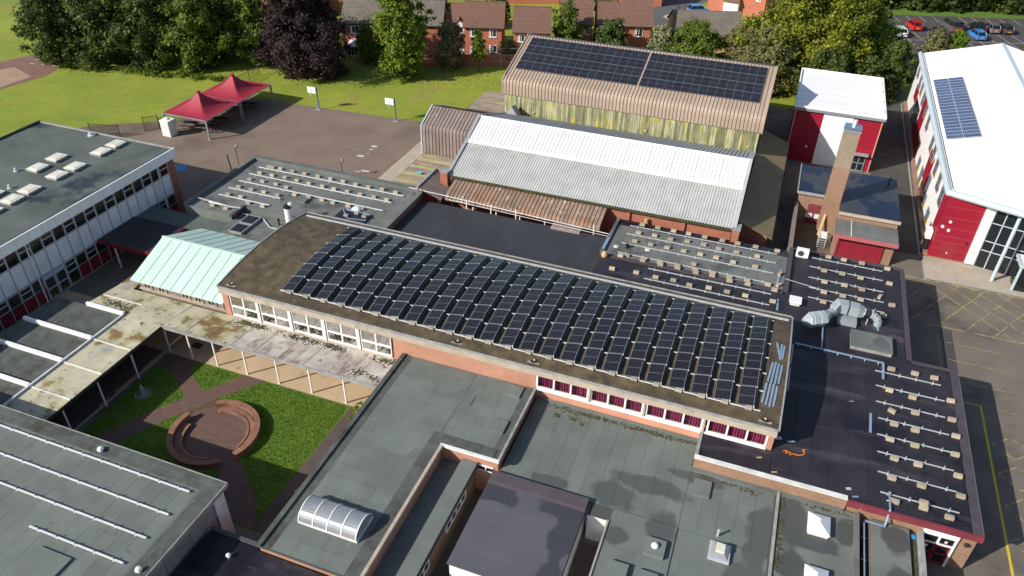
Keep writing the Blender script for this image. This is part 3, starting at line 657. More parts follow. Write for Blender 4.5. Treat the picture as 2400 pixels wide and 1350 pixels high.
me_rd = MB().box(-.02,.02,-bay/2+.035,bay/2-.035,.12,1.3).mesh('red_panel', 'red_panel')
me_mu = MB().box(-.05,.05,-.035,.035,0,6.12).mesh('mullion', 'mullion')
def wmesh(z0, z1, kind):
    f = MB(); a, b = -bay/2+.035, bay/2-.035
    f.box(-.03,.03,a,b,z0,z0+.05); f.box(-.03,.03,a,b,z1-.05,z1); f.box(-.03,.03,a,a+.045,z0+.05,z1-.05); f.box(-.03,.03,b-.045,b,z0+.05,z1-.05)
    if kind: f.box(-.03,.04,a+.045,b-.045,z0+(z1-z0)*.55,z0+(z1-z0)*.55+.06)
    return f.mesh('window', 'white_dirty' if kind else 'frame_grey'), MB().box(-.008,.008,a+.046,b-.046,z0+.05,z1-.05).mesh('pane', 'glass')
WMS = {(u,k): wmesh(*( (4.68,5.95) if u else (1.36,2.42)), k) for u in (0,1) for k in (0,1)}
DOORB = (12, 13)
while y-bay > 12:
    yc = y-bay/2
    inst('mullion', me_mu, cb, (-56.1, y, 0))
    inst('spandrel', me_sp, cb, (-56.14, yc, 0))
    for u in (0, 1):
        if u == 0 and i in DOORB: continue
        f, p = WMS[(u, (i+u) % 2)]
        q = inst('window', f, cb, (-56.12, yc, 0)); inst('pane', p, q, (-56.12, yc, 0))
    if i in DOORB:
        d = MB(); a, b = y-bay+.04, y-.04
        d.box(-56.15,-56.09,a,b,.02,.12); d.box(-56.15,-56.09,a,b,2.0,2.4); d.box(-56.15,-56.09,a,a+.1,.12,2.0); d.box(-56.15,-56.09,b-.1,b,.12,2.0); d.box(-56.15,-56.09,a+.1,b-.1,.95,1.05)
        q = d.build('door', 'pale_blue', cb); MB().box(-56.13,-56.12,a+.1,b-.1,.12,2.0).build('pane', 'glass', q); MB().box(-56.08,-56.04,a+.12,a+.15,.9,1.2).build('handle', 'alu', q)
    elif i % 7 == 4:
        f, p = wmesh(.12, 1.3, 0); q = inst('window', f, cb, (-56.12, yc, 0)); inst('pane', p, q, (-56.12, yc, 0))
    else: inst('red_panel', me_rd, cb, (-56.13, yc, 0))
    y -= bay; i += 1
MB().box(-56.2,-56.06,12,53.09,2.45,2.53).build('band', 'frame_grey', cb)
MB().box(-56.2,-56.06,12,53.09,4.635,4.675).build('sill', 'frame_grey', cb)
MB().box(-56.25,-56.05,12,53.09,-.02,.1).build('plinth', 'concrete_grey', cb)
for yy in (36.2, 51.6):
    q = MB().tube((-55.95,yy,0),(-55.95,yy,6.2),.06).build('downpipe', 'white', cb)
    for zz in (1.2,3.0,4.8): MB().box(-56.04,-55.86,yy-.08,yy+.08,zz,zz+.05).build('pipe_clip', 'white', q)
# rooflights on the classroom block
def rooflight(x, y, z, lab, grp, dx=1.35, dy=1.5, name='rooflight', rotz=0, mats=('concrete_grey','white_dirty','skylight')):
    t = thing(name, lab, 'rooflight', (x,y,z), grp, rotz)
    MB().box(-dx/2+.06,dx/2-.06,-dy/2+.06,dy/2-.06,0,.2).build('upstand', mats[0], t, local=True)
    f = MB(); e = .09
    f.box(-dx/2,dx/2,-dy/2,-dy/2+e,.202,.27); f.box(-dx/2,dx/2,dy/2-e,dy/2,.202,.27); f.box(-dx/2,-dx/2+e,-dy/2+e,dy/2-e,.202,.27); f.box(dx/2-e,dx/2,-dy/2+e,dy/2-e,.202,.27)
    f.build('frame', mats[1], t, local=True)
    a, b = dx/2-e, dy/2-e; d = MB(); h = .255
    vs = [(-a,-b,h),(a,-b,h),(a,b,h),(-a,b,h),(-a*.7,-b*.7,h+.07),(a*.7,-b*.7,h+.07),(a*.7,b*.7,h+.07),(-a*.7,b*.7,h+.07)]
    d.add(vs, [(0,1,5,4),(1,2,6,5),(2,3,7,6),(3,0,4,7),(4,5,6,7),(3,2,1,0)]); d.build('dome', mats[2], t, local=True)
    return t
for i_, (x,y) in enumerate([(-61.4,52.45),(-61.4,50.5),(-64.3,47.9),(-64.2,45.6),(-61.2,47.1),(-61.3,45.1),(-61.3,42.05),(-61.2,40.1),(-63.6,40.2),(-61.1,37.9),(-61.2,35.6)]):
    rooflight(x, y, 7.0, 'cream square rooflight on the classroom roof, %s from the playground end' % ORD[i_], 'rooflights on the classroom roof')
for (x,y,s) in [(-65.5,53.4,.5),(-65.7,44.5,.3),(-63.4,41.8,.3)]:
    mb = MB().lathe((x,y,7.0), [(s*.8,0),(s*.8,.1),(s*.4,.14),(s*.5,.32),(s*.2,.38)], 10)
    single('roof_vent', mb, 'galv', 'small grey roof vent on the green-grey classroom roof', 'vent', 'vents on the classroom roof', base=(x,y,7.0))

# ---------------- science block (near left) with pebble-dash walls
sb = thing('science_block', 'flat roofed block with pebble-dash panel wall beside the courtyard', 'building', (-36, 15, 0))
MB().box(-52, -26.1, 4, 22.2, -.05, 4.1).build('wall', 'pebble', sb)
for k in range(14):
    pbox('wall_panel', -26.1, -26.04 if k % 2 else -26.06, 21.3-1.02*k-.99, 21.3-1.02*k, .1, 4.08, 'pebble', sb)
MB().box(-26.2, -25.98, 21.4, 22.25, -.05, 4.12).build('corner_post', 'white_dirty', sb)
rf = MB().box(-52, -25.8, 4, 22.5, 4.14, 4.28).build('roof', 'felt_base', sb)
sheets(rf, 'felt_sheet', -52, -26.0, 4, 22.2, 4.28, 1.0, 'felt', 'y', stagger=.382)
pbox('kerb', -52, -25.8, 22.1, 22.5, 4.28, 4.4, 'felt_edge', rf); pbox('kerb', -26.2, -25.8, 4, 22.09, 4.28, 4.4, 'felt_edge', rf); pbox('border_sheet', -52, -26.2, 21.6, 22.1, 4.295, 4.305, 'felt_edge', rf); pbox('border_sheet', -26.9, -26.2, 4, 21.59, 4.295, 4.305, 'felt_edge', rf)
pbox('edge_trim', -52, -25.76, 22.5, 22.56, 4.12, 4.42, 'concrete_grey', rf); pbox('edge_trim', -25.8, -25.74, 4, 22.5, 4.12, 4.42, 'concrete_grey', rf)
def bracket_rail(x0, x1, y, z, n, lab, grp, mat='alu', up_=.16, w=.07, clip=.16, name='mounting_rail'):
    t = thing(name, lab, 'rail', (x0, y, z), grp)
    MB().box(x0, x1, y-w/2, y+w/2, z+up_-.08, z+up_-.02).build('bar', mat, t)
    for k in range(n):
        x = x0+(x1-x0)*(k+.5)/n; f = MB().box(x-.05, x+.05, y-.08, y+.08, z, z+.02); f.box(x-.02,x+.02,y-.02,y+.02,z+.02,z+up_-.08); f.box(x-.022,x+.022,y-.03,y+.03,z+up_-.02,z+up_+clip)
        f.build('bracket', 'galv', t)
    return t
for i_, (a, b, y, n) in enumerate(((-52,-27.4,21.2,17),(-52,-27.4,19.45,17),(-52,-27.45,17.75,17),(-34.0,-27.45,16.05,5))):
    bracket_rail(a, b, y, 4.29, n, 'aluminium rail on the pebble-dash block roof, %s from the courtyard' % ORD[i_], 'rails on the pebble-dash block roof', 'alu_white', up_=.17, clip=.1, w=.1)
single('roof_hatch', MB().box(-32.4,-30.2,13.4,15.3,4.28,4.42), 'felt', 'low felt covered hatch slab on the pebble-dash block roof', 'hatch', base=(-31.3,14.4,4.28))
for (x,y) in [(-34.6,21.85),(-26.35,16.0)]:
    single('roof_vent', MB().lathe((x,y,4.28), [(.1,0),(.1,.18),(.2,.2),(.14,.34),(.04,.38)], 10), 'white', 'tiny white mushroom vent on the pebble-dash block roof edge', 'vent', 'white vents on the pebble-dash block roof', base=(x,y,4.28))
# low dark roof joining it to the raised roof
block('link_roof', 'low dark flat roof between the pebble-dash block and raised grey roof', -25.7, -22.45, 6, 20.6, 2.6, 'brick', 'felt_dark', 1.0, 'x', sides='n', kmat='felt_base')
block('link_roof', 'dark flat roof south of the raised grey roof with barrel rooflight', -22.4, -15.9, 6, 20.1, 2.75, 'brick', 'felt_dark', 1.0, 'x')
single('roof_vent', MB().lathe((-23.6,19.3,2.6), [(.08,0),(.08,.2),(.16,.22),(.06,.32)], 8), 'white', 'small white vent on the low dark link roof', 'vent', base=(-23.6,19.3,2.6))

# ---------------- covered walkway round the courtyard
wk = thing('covered_walkway', 'stained pale flat walkway roof on white posts round the courtyard', 'walkway', (-41.8, 34.8, 0))
n = 9; x0, x1 = -41.55, -22.45; w = (x1-x0)/n
def walk_slab(name, a, b, c, d, zs, zn, mat):      # panel with its own fall to the wall (y c..d)
    MB().px([(c,zs-.12),(d,zn-.12),(d,zn),(c,zs)], a, b).build(name, mat, wk)
for k in range(n): walk_slab('roof_panel', x0+k*w+.015, x0+(k+1)*w-.015, 34.62, 38.14, 2.82, 2.36, 'walk_roof' if k < 3 else 'walk_roof2')
for k in range(n-1): MB().px([(34.62,2.82),(38.13,2.36),(38.13,2.385),(34.62,2.845)], x0+(k+1)*w-.03, x0+(k+1)*w+.03).build('cover_strip', 'walk_roof', wk)
yy = [4, 22.9, 25.7, 28.55, 31.4, 34.6]
for a, b in zip(yy, yy[1:]):
    MB().box(-45.2, -41.57, a+.02, b-.02, 2.68, 2.8).build('roof_panel', 'walk_roof', wk)
for y in yy[1:-1]: MB().box(-45.15, -41.6, y-.05, y+.05, 2.8, 2.86).build('cover_strip', 'white_dirty', wk)
walk_slab('roof_panel', -45.2, -41.58, 34.62, 38.14, 2.8, 2.4, 'walk_roof')
walk_slab('roof_panel', -49.3, -45.22, 34.9, 38.14, 2.72, 2.4, 'walk_roof')
MB().box(-49.3, -47.75, 38.16, 42.2, 2.28, 2.4).build('roof_panel', 'walk_roof', wk)
MB().box(-49.2, -45.2, 36.4, 36.5, 2.55, 2.62).build('cover_strip', 'white_dirty', wk)
MB().box(-41.58, -22.45, 34.5, 34.6, 2.62, 2.86).build('edge_beam', 'concrete_grey', wk)
MB().box(-41.56, -41.46, 4, 34.48, 2.6, 2.84).build('edge_beam', 'black', wk)
MB().box(-45.34, -45.22, 4, 34.6, 2.66, 2.95).build('edge_beam', 'white_dirty', wk)
for x, y in [(-41.75,34.85),(-39.5,34.82),(-37.1,34.82),(-34.3,34.82),(-31.4,34.82),(-28.5,34.82),(-25.55,34.82),(-41.8,31.4),(-41.8,28.1),(-41.8,25.0)]:
    p = MB().box(x-.05,x+.05,y-.05,y+.05,0,2.62).build('post', 'white', wk)
    MB().box(x-.09,x+.09,y-.09,y+.09,0,.03).build('foot_plate', 'galv', p)
    q = MB(); q.box(x-.04,x+.04,y+.06,y+.5,2.48,2.58) if y > 34 else q.box(x-.5,x-.06,y-.04,y+.04,2.46,2.56)
    q.build('bracket', 'white', p)
# moss growing on the walkway roof near the wall
vs = []; fs = []; rg = random.Random(11)
CL = [(rg.uniform(-37.5,-23), 37.7, rg.uniform(.25,.8)) for _ in range(13)] + [(-46.5,35.6,.9),(-47.3,35.8,.6),(-31.6,37.6,.8),(-24.5,35.6,.6),(-23.2,35.3,.5)]
for cx, cy, rr in CL:
    for _ in range(int(90*rr)):
        x = cx+rg.gauss(0,rr*.8); y = min(38.1, cy+rg.gauss(0,.22)); z = 2.82-(y-34.62)*.1307+.0 if x > -41.6 else 2.72-(y-34.9)*.0988
        if y < 34.95: continue
        s = rg.uniform(.03,.10); a = rg.uniform(0,6.28); n_ = len(vs)
        vs += [(x+s*math.cos(a+q),y+s*math.sin(a+q),z+.008) for q in (0,1.6,3.1,4.7)]+[(x,y,z+rg.uniform(.03,.07))]
        fs += [(n_+q,n_+(q+1)%4,n_+4) for q in range(4)]
g = MB(); g.v = vs; g.f = fs; g.m = [0]*len(fs)
o = g.build('moss', 'moss', wk); o['kind'] = 'stuff'
# grey felt roof with white upstand beams, west of the walkway
t, r = block('flat_roof_link', 'grey felt canopy roof crossed by white upstand beams beside the classroom block', -52.3, -45.4, 4, 34.7, 2.68, 'interior', 'felt_edge', 1.15, 'y', over=.02)
for y, a in ((34.75,-49.15),(31.45,-52.2),(28.65,-52.2),(25.75,-52.2),(22.9,-52.2)):
    MB().box(a, -45.36, y-.11, y+.11, 2.672, 2.98).build('upstand_beam', 'white', t)
# dark entrance canopy with red fascia
dc = thing('entrance_canopy', 'dark moss covered canopy with dark red fascia at the classroom entrance', 'canopy', (-53, 45, 0))
MB().box(-55.95, -50.15, 42.85, 47.4, 2.5, 2.72).build('roof', 'felt_dark', dc)
MB().box(-55.97, -50.1, 42.72, 42.84, 2.3, 2.74).build('fascia', 'red_panel', dc); MB().box(-50.14, -50.03, 42.85, 47.4, 2.3, 2.74).build('fascia', 'red_panel', dc)
for x, y in ((-54.3,42.95),(-50.4,43.0),(-50.4,46.8)): MB().box(x-.06,x+.06,y-.06,y+.06,0,2.49).build('post', 'white', dc)
block('link_roof', 'low felt link roof between classroom block and the white-railed roof', -55.9, -46.9, 47.6, 49.9, 2.6, 'brick', 'felt_green', 1.1, 'x', over=.02)

# ---------------- green gabled lobby
gb = thing('gabled_lobby', 'small lobby with pale mint green standing seam gable roof', 'building', (-43, 42.6, 0))
MB().box(-47.3, -38.45, 38.6, 46.7, -.05, 3.25).build('wall', 'brick_dark', gb)
MB().add([(-47.3,38.6,3.25),(-47.3,46.7,3.25),(-47.3,42.65,4.8),(-47.05,38.6,3.25),(-47.05,46.7,3.25),(-47.05,42.65,4.8)], [(0,2,1),(3,4,5),(0,1,4,3),(1,2,5,4),(2,0,3,5)]).build('gable', 'brick_dark', gb)
def slope_sheets(parent, name, a0, a1, n, p0, p1, mat, seam, axis='x', th=.06, sh=.05, ext=0):
    """n sheets across a0..a1, each from p0=(c,z) to p1=(c,z); raised seam on each joint"""
    w = (a1-a0)/n
    for k in range(n):
        a, b = a0+k*w+.012, a0+(k+1)*w-.012
        m = MB()
        pf = [(p0[0],p0[1]-th),(p1[0],p1[1]-th),(p1[0],p1[1]),(p0[0],p0[1])]
        if p1[0] < p0[0]: pf = pf[::-1]
        (m.px if axis == 'x' else m.py)(pf, a, b)
        o = m.build(name, mat, parent)
        if seam:
            m = MB(); pf = [(p0[0],p0[1]-.01),(p1[0],p1[1]-.01),(p1[0],p1[1]+sh),(p0[0],p0[1]+sh)]
            if p1[0] < p0[0]: pf = pf[::-1]
            (m.px if axis == 'x' else m.py)(pf, b-.015, b+.025)
            m.build('seam', seam, o)
slope_sheets(gb, 'roof_sheet', -47.75, -38.42, 9, (38.15,3.36), (42.65,5.02), 'mint', 'mint_seam', sh=.028)
slope_sheets(gb, 'roof_sheet', -47.75, -38.42, 9, (47.15,3.36), (42.68,5.02), 'mint', 'mint_seam', sh=.028)
MB().box(-47.78, -38.42, 42.56, 42.76, 5.0, 5.07).build('ridge_cap', 'mint', gb)
for a in (-46.4,-44.9,-42.5,-41.2,-39.9):
    f = MB(); f.box(a-.42,a+.42,38.52,38.62,2.5,2.56); f.box(a-.42,a+.42,38.52,38.62,3.1,3.16)
    for q in (-.42,-.1,.2,.36): f.box(a+q,a+q+.07,38.52,38.62,2.56,3.1)
    q = f.build('window', 'concrete', gb); MB().box(a-.42,a+.42,38.585,38.597,2.56,3.1).build('pane', 'glass_dark', q)
MB().box(-47.3,-38.5,38.4,38.61,2.4,2.47).build('flashing', 'concrete', gb)
MB().tube((-38.62,38.5,2.4),(-38.62,38.5,3.4),.06).build('downpipe', 'black', gb)

# ---------------- roof with white rails (north-west low block)
wb = thing('railed_roof_block', 'low brick block with parapet roof carrying bright white rails', 'building', (-42, 56, 0))
MB().prism([(-52,50.1),(-46.8,50.1),(-46.8,51.98),(-31.95,51.98),(-31.95,61.2),(-52,61.2)], -.05, 3.25).build('wall', 'brick_red', wb)
MB().box(-52.0, -46.6, 50.02, 50.09, 2.4, 3.5).build('clad_wall', 'felt', wb)
rf = MB().prism([(-52,50.1),(-46.7,50.1),(-46.7,52.0),(-31.95,52.0),(-31.95,61.2),(-52,61.2)], 3.252, 3.34).build('roof', 'felt_base', wb)
sheets(rf, 'felt_sheet', -51.8, -46.72, 50.2, 61, 3.34, 1.0, 'felt_mod', 'y', stagger=.41)
sheets(rf, 'felt_sheet', -46.7, -32.2, 52.15, 61, 3.34, 1.0, 'felt_mod', 'y', stagger=.37)
pbox('parapet', -52.15, -31.9, 61.0, 61.42, 3.25, 3.72, 'felt', rf); pbox('parapet', -52.2, -51.82, 50.1, 60.98, 3.25, 3.66, 'felt', rf)
pbox('parapet', -32.2, -31.8, 52.0, 60.98, 3.25, 3.5, 'felt', rf); pbox('parapet', -46.75, -46.45, 49.9, 52.1, 3.25, 3.55, 'felt_base', rf)
pbox('parapet', -46.44, -39, 51.95, 52.12, 3.3, 3.42, 'felt', rf)
MB().box(-46.44,-38.6,51.905,51.975,2.9,3.3).build('clad_wall', 'felt', wb)
MB().box(-52.17,-31.88,61.1,61.43,3.722,3.75).build('coping', 'felt_green', rf)
block('rooflight_roof', 'lower felt roof with twin framed rooflights beside the mint gable', -46.6, -38.5, 47.3, 51.9, 2.95, 'brick', 'felt_mod', 1.0, 'y', over=.0)
for y in (48.75,50.4):
    t = rooflight(-44.75, y, 2.95, 'square glass rooflight with pale frame, %s from the mint gable' % ORD[0 if y < 49 else 1], 'pair of glass rooflights', 1.45, 1.5, mats=('concrete_grey','lead','glass_dark'))
fl = thing('flue', 'fat white flue pipe with dark cowl behind the arched hall', 'flue', (-41.1,51.7,2.95))
MB().lathe((-41.1,51.5,2.95), [(.36,0),(.36,1.75)], 16).build('pipe', 'white', fl, smooth=False); MB().lathe((-41.1,51.5,4.7), [(.38,0),(.4,.15),(.2,.2),(.2,.35)], 16).build('cowl', 'black', fl)
MB().lathe((-40.75,51.6,4.9), [(.1,0),(.1,.2),(.3,.22),(.22,.34),(.05,.4)], 12).build('cap', 'galv', fl)
single('soil_vent', MB().lathe((-41.9,50.9,2.95), [(.08,0),(.08,.5),(.13,.52),(.13,.66),(.03,.7)], 10), 'black', 'short black vent pipe beside the white flue', 'vent', base=(-41.9,50.9,2.95))
mb = MB()
for a, b in (((-51.8,51.6,3.5),(-47.6,51.3,3.5)),((-47.6,51.3,3.5),(-46.4,51.3,3.6)),((-46.4,51.3,3.0),(-43.9,51.2,3.0)),((-43.9,51.2,3.0),(-42.4,50.1,3.0)),((-42.4,50.1,3.0),(-39,50.05,3.0))): mb.bar(a, b, .13, .08)
single('cable_tray', mb, 'galv', 'zigzag grey cable tray past the twin glass rooflights', 'cable tray', base=(-46,51.3,3.0))
WG = 'rails on the north-west low roof'
for i_, (a, b, y) in enumerate(((-50.3,-33.2,59.55),(-50.3,-33.7,57.9),(-50.3,-33.7,56.2),(-50.3,-44.2,54.55),(-50.3,-44.4,53.0),(-50.2,-47.3,51.35))):
    bracket_rail(a, b, y, 3.35, max(3,int((b-a)/1.5)), 'white rail on the parapet roof, %s from the playground' % ORD[i_], WG, 'alu_white', up_=.2, w=.1, clip=.05)
WBL = [(-49.4,60.1),(-48.95,60.1),(-48.0,60.1),(-46.5,60.1),(-45.0,60.1),(-43.4,60.1),(-41.9,60.1),(-40.4,60.1),(-38.9,60),(-37.4,60),(-35.9,60.1),(-34.3,60),(-49.4,58.5),(-47.9,58.5),(-46.4,58.6),(-44.9,58.5),(-43.4,58.4),(-41.8,58.4),(-40.4,58.3),(-38.9,58.4),(-37.4,58.3),(-35.9,58.4),(-34.4,58.3),(-49.5,56.9),(-48.0,57.0),(-46.4,57.0),(-45.0,56.8),(-43.4,55.8),(-41.8,55.9),(-40.3,55.9),(-39.0,55.8),(-37.3,55.8),(-35.8,55.75),(-49.5,55.1),(-48.0,55.1),(-46.5,55.1),(-44.9,55.1),(-49.5,53.4),(-48.0,53.4),(-46.6,52.65),(-44.9,52.65),(-49.5,51.0),(-47.9,50.95)]
WLB = lines_of(WBL, True, True, 'the playground parapet', 'the classroom block')
for x, y in WBL:
    ballast(x, y, 3.355, BLK2, WLB[(x,y)], 'ballast on the north-west low roof')
single('felt_hatch', MB().box(-42.5,-41.5,54.7,55.5,3.35,3.6), 'felt', 'grey felt covered box hatch among white rails', 'hatch', base=(-42,55.1,3.35))
# a tilted stack of spare panels with loose channels on it
t = thing('spare_panel', 'spare solar panel lying flat under loose blue channels', 'solar panel', (-36,54.2,3.36))
MB().box(-37.4,-34.3,53.4,55.0,3.5,3.55).build('cells', 'cells2', t); MB().box(-37.45,-34.25,53.35,55.05,3.46,3.498).build('frame', 'pv_frame', t)
for a, b in (((-37.3,54.9),(-36.2,53.6)),((-37.0,55.0),(-34.4,54.9)),((-36.1,53.5),(-34.2,53.8))):
    single('steel_channel', MB().bar((a[0],a[1],3.556),(b[0],b[1],3.556),.1,.05), 'blue_steel', 'loose blue channel lying across the spare panel', 'channel', 'loose channels on the spare panel', base=(a[0],a[1],3.556))
for x, y in ((-36.3,53.75),(-35.6,54.5),(-34.6,54.2)): ballast(x, y, 3.61, BLK, 'ballast block resting on the spare solar panel', 'ballast on the spare panel')
single('debris_bag', MB().lathe((-36.2,55.5,3.36), [(.45,0),(.5,.15),(.3,.32),(.12,.38)], 9), 'white', 'crumpled white rubble bag beside the spare panel', 'bag', base=(-36.2,55.5,3.36))

# ---------------- black roof and the brown hooped canopy behind the hall
t, r = block('black_roof_block', 'low block with smooth black felt roof behind the arched hall', -31.75, -12.35, 50.75, 60.7, 2.75, 'brick_red', 'felt_black', 1.1, 'y', sides='', over=.0, stagger=.44)
mb = MB().box(-30.5,-12.5,61.1,61.16,3.15,3.22)
mb2 = thing('guard_wire', 'thin white guard rail on posts along the black roof', 'guard rail', (-22,60.6,2.7))
MB().tube((-33.3,61.0,3.75),(-12.3,60.3,3.4),.03).build('rail', 'white', mb2)
MB().tube((-29,60.9,3.3),(-12.3,60.35,3.1),.02).build('rail', 'white', mb2)
for x in (-26.9,-24.3,-21.7,-13.9): MB().box(x-.04,x+.04,60.72,60.8,-.0,3.75).build('post', 'white', mb2)
hc = thing('brown_canopy', 'brown standing seam canopy with rounded eave under the grey gym roof', 'canopy', (-21.7, 63, 0))
prf = [(64.1,4.0),(62.0,3.42),(61.7,3.3),(61.5,3.1),(61.42,2.9),(61.42,2.75)]
n = 40; x0, x1 = -29.6, -13.5; w = (x1-x0)/n
for k in range(n):
    a, b = x0+k*w+.012, x0+(k+1)*w-.012
    lo = prf
    s_ = [(y+.0,z-.05) for y,z in prf]
    m = MB().px(prf+s_[::-1], a, b); o = m.build('roof_sheet', 'brown_old', hc)
    s2 = [(y-(.045 if z < 3.4 else .0),z+(.05 if z > 3.2 else .0)) for y,z in prf]
    MB().px(s2+prf[::-1], b-.012, b+.028).build('seam', 'seam', o)
for x in (-26.6,-24.1,-21.6,-19.0,-16.4): MB().box(x-.05,x+.05,61.6,61.7,0,3.2).build('post', 'white', hc)
MB().box(-29.4,-13.6,63.9,64.05,0,3.9).build('wall', 'brick_red', hc)
sheet('canopy_floor', [(-30,60.75),(-12.4,60.75),(-12.4,63.9),(-30,63.9)], .004, 'paving_cream')
# west return of the canopy
rc = thing('canopy_return', 'mitred return of the brown canopy with lead verge by the boardwalk', 'canopy', (-31.5, 63.5, 0))
n = 12; y0, y1 = 60.9, 65.4; w = (y1-y0)/n
for k in range(n):
    a, b = y0+k*w+.012, y0+(k+1)*w-.012
    xe = -29.75-max(0,(a-63.6))*.55
    pf = [(-32.3,3.95),(xe,3.12)]
    MB().py([(-32.3,3.9),(xe,3.05),(xe,3.1),(-32.3,3.95)], a, b).build('roof_sheet', 'mauve_sheet', rc)
    MB().py([(-32.3,3.95),(xe,3.1),(xe,3.15),(-32.3,4.0)], b-.012, b+.028).build('seam', 'seam', rc)
MB().box(-32.5,-32.25,60.9,65.5,3.85,4.05).build('verge_trim', 'lead', rc)
MB().box(-32.4,-32.2,60.9,65.3,0,3.84).build('wall', 'brick_red', rc)
# small brown porch hood
ph = thing('porch_hood', 'small rounded brown hood projecting below the long canopy', 'canopy', (-15.6,61,0))
pf = [(61.2,2.95),(60.5,2.9),(60.2,2.75),(60.1,2.5)]
for k in range(8):
    a = -18.0+.36*k; MB().px(pf+[(y,z-.05) for y,z in pf[::-1]], a+.01, a+.35).build('roof_sheet', 'mauve_sheet', ph)

# ---------------- gym with white and grey corrugated roof
gy = thing('gym', 'gym with white upper and grey lower corrugated roof slopes', 'building', (-15.8, 72, 0))
MB().box(-30.0, -1.7, 64.3, 81.3, -.05, 4.25).build('wall', 'brick_red', gy)
GP = [(63.85,4.38),(68.7,6.0),(68.72,6.1),(72.35,7.52),(81.3,4.45)]
for xx in (-30.05, -1.85): MB().px([(64.3,4.25)]+[(81.3,4.25)]+[(y,z-.14) for y,z in GP[::-1]], xx, xx+.2).build('gable', 'brick_red', gy)
def corrugated(parent, name, mat, x0, x1, p0, p1, pitch, h):
    """trapezoid profile sheets swept from p0 to p1 (y,z)"""
    n = int((x1-x0)/pitch); pitch = (x1-x0)/n; xs = []; 
    for k in range(n): xs += [(x0+k*pitch,0),(x0+(k+.32)*pitch,0),(x0+(k+.45)*pitch,h),(x0+(k+.87)*pitch,h)]
    xs.append((x1,0)); m = MB(); L = len(xs)
    vs = [(x,p0[0],p0[1]+d) for x,d in xs]+[(x,p1[0],p1[1]+d) for x,d in xs]
    m.add(vs, [(i,i+1,L+i+1,L+i) for i in range(L-1)]); return m.build(name, mat, parent)
for k in range(12):     # sheets lapped side by side
    a = -30.1+28.5*k/12; b = a+28.5/12-.01
    corrugated(gy, 'roof_sheet', 'grey_roof', a, b, GP[0], GP[1], .24, .045)
    corrugated(gy, 'roof_sheet', 'white_roof', a, b, (68.6,6.07), GP[3], .34, .055)
    corrugated(gy, 'roof_sheet', 'grey_roof2', a, b, GP[3], GP[4], .34, .055)
MB().px([(68.55,6.02),(68.95,6.2),(68.95,6.26),(68.5,6.07)], -30.12, -1.6).build('flashing', 'white_roof', gy)
MB().px([(72.1,7.46),(72.35,7.6),(72.6,7.46),(72.35,7.64)], -30.12, -1.58).build('ridge_cap', 'white_roof', gy)
for xx in (-30.42, -1.62):
    mat = 'lead'
    MB().px([(63.8,4.3),(68.7,5.92),(72.35,7.46),(81.2,4.4),(81.2,4.62),(72.35,7.7),(68.7,6.2),(63.8,4.56)], xx, xx+.3).build('verge_trim', mat if xx < -20 else 'grey_roof', gy)
MB().box(-31.0,-30.2,63.5,64.2,-.05,4.75).build('pier', 'brick_red', gy); MB().box(-31.05,-30.15,63.45,64.25,4.75,4.82).build('coping', 'lead', gy)
MB().box(-1.62,-.95,63.4,64.6,-.05,4.5).build('pier', 'brick_red', gy); MB().box(-1.66,-.9,63.35,64.65,4.5,4.58).build('coping', 'lead', gy)
for x in (-11.3,-6.0): MB().box(x-.25,x+.05,64.1,64.29,0,4.2).build('pier', 'brick_red', gy)
MB().box(-30.1,-1.65,63.72,63.9,4.2,4.34).build('gutter', 'moss', gy)
single('roof_vent', MB().add([(-30.0,79.6,5.1),(-28.6,79.6,5.1),(-28.6,81.2,4.6),(-30,81.2,4.6),(-29.3,79.7,6.0),(-29.3,81.2,5.7)], [(0,1,4),(1,2,5,4),(2,3,5),(3,0,4,5)]), 'lead', 'dark pointed vent where gym roof meets the lichen wall', 'vent', base=(-29.3,80.4,4.7))
# east lean-to with olive sheets
lt = thing('lean_to', 'lean-to with olive brown sheet roof along the gym side', 'lean-to', (.4, 75, 0))
MB().box(-1.25, 1.55, 66.4, 89.0, -.05, 2.75).build('wall', 'brick_red', lt)
MB().add([(-1.25,66.42,2.75),(1.55,66.42,2.75),(-1.25,66.42,4.0)],[(0,1,2)]).build('gable', 'brick_red', lt)
n = 46
for k in range(n):
    a = 65.9+23.2*k/n; b = a+23.2/n-.02
    MB().py([(-1.28,4.1),(2.0,2.84),(2.0,2.9),(-1.28,4.16)], a, b).build('roof_sheet', 'olive_sheet', lt)
MB().box(2.0,2.12,65.9,89.1,2.7,2.82).build('gutter', 'black', lt)

# ---------------- sports hall with lichen boards and solar arrays
sp = thing('sports_hall', 'tall sports hall with tan standing seam roof and lichen stained boards', 'building', (-16, 86, 0))
MB().box(-30.9, -1.4, 81.75, 99.2, -.05, 8.3).build('wall', 'brown_sheet', sp)
for xx in (-30.95, -1.5): MB().px([(81.75,8.2),(99.2,8.2),(90.4,11.0)], xx, xx+.2).build('gable', 'brown_sheet', sp)
MB().box(-30.9,-1.4,81.66,81.74,4.2,6.75).build('board_backing', 'interior', sp)
n = 104; w = 29.5/n
for k in range(n): pbox('board', -30.9+k*w+.012, -30.9+(k+1)*w-.012, 81.6+R.choice((0,.015)), 81.66, 4.3, 6.72, 'lichen', sp)
prf = [(81.5,6.68),(81.5,7.9),(81.55,8.2),(81.7,8.42),(82.0,8.6),(82.4,8.73),(90.4,11.18)]
n = 74; x0, x1 = -31.1, -1.2; w = (x1-x0)/n
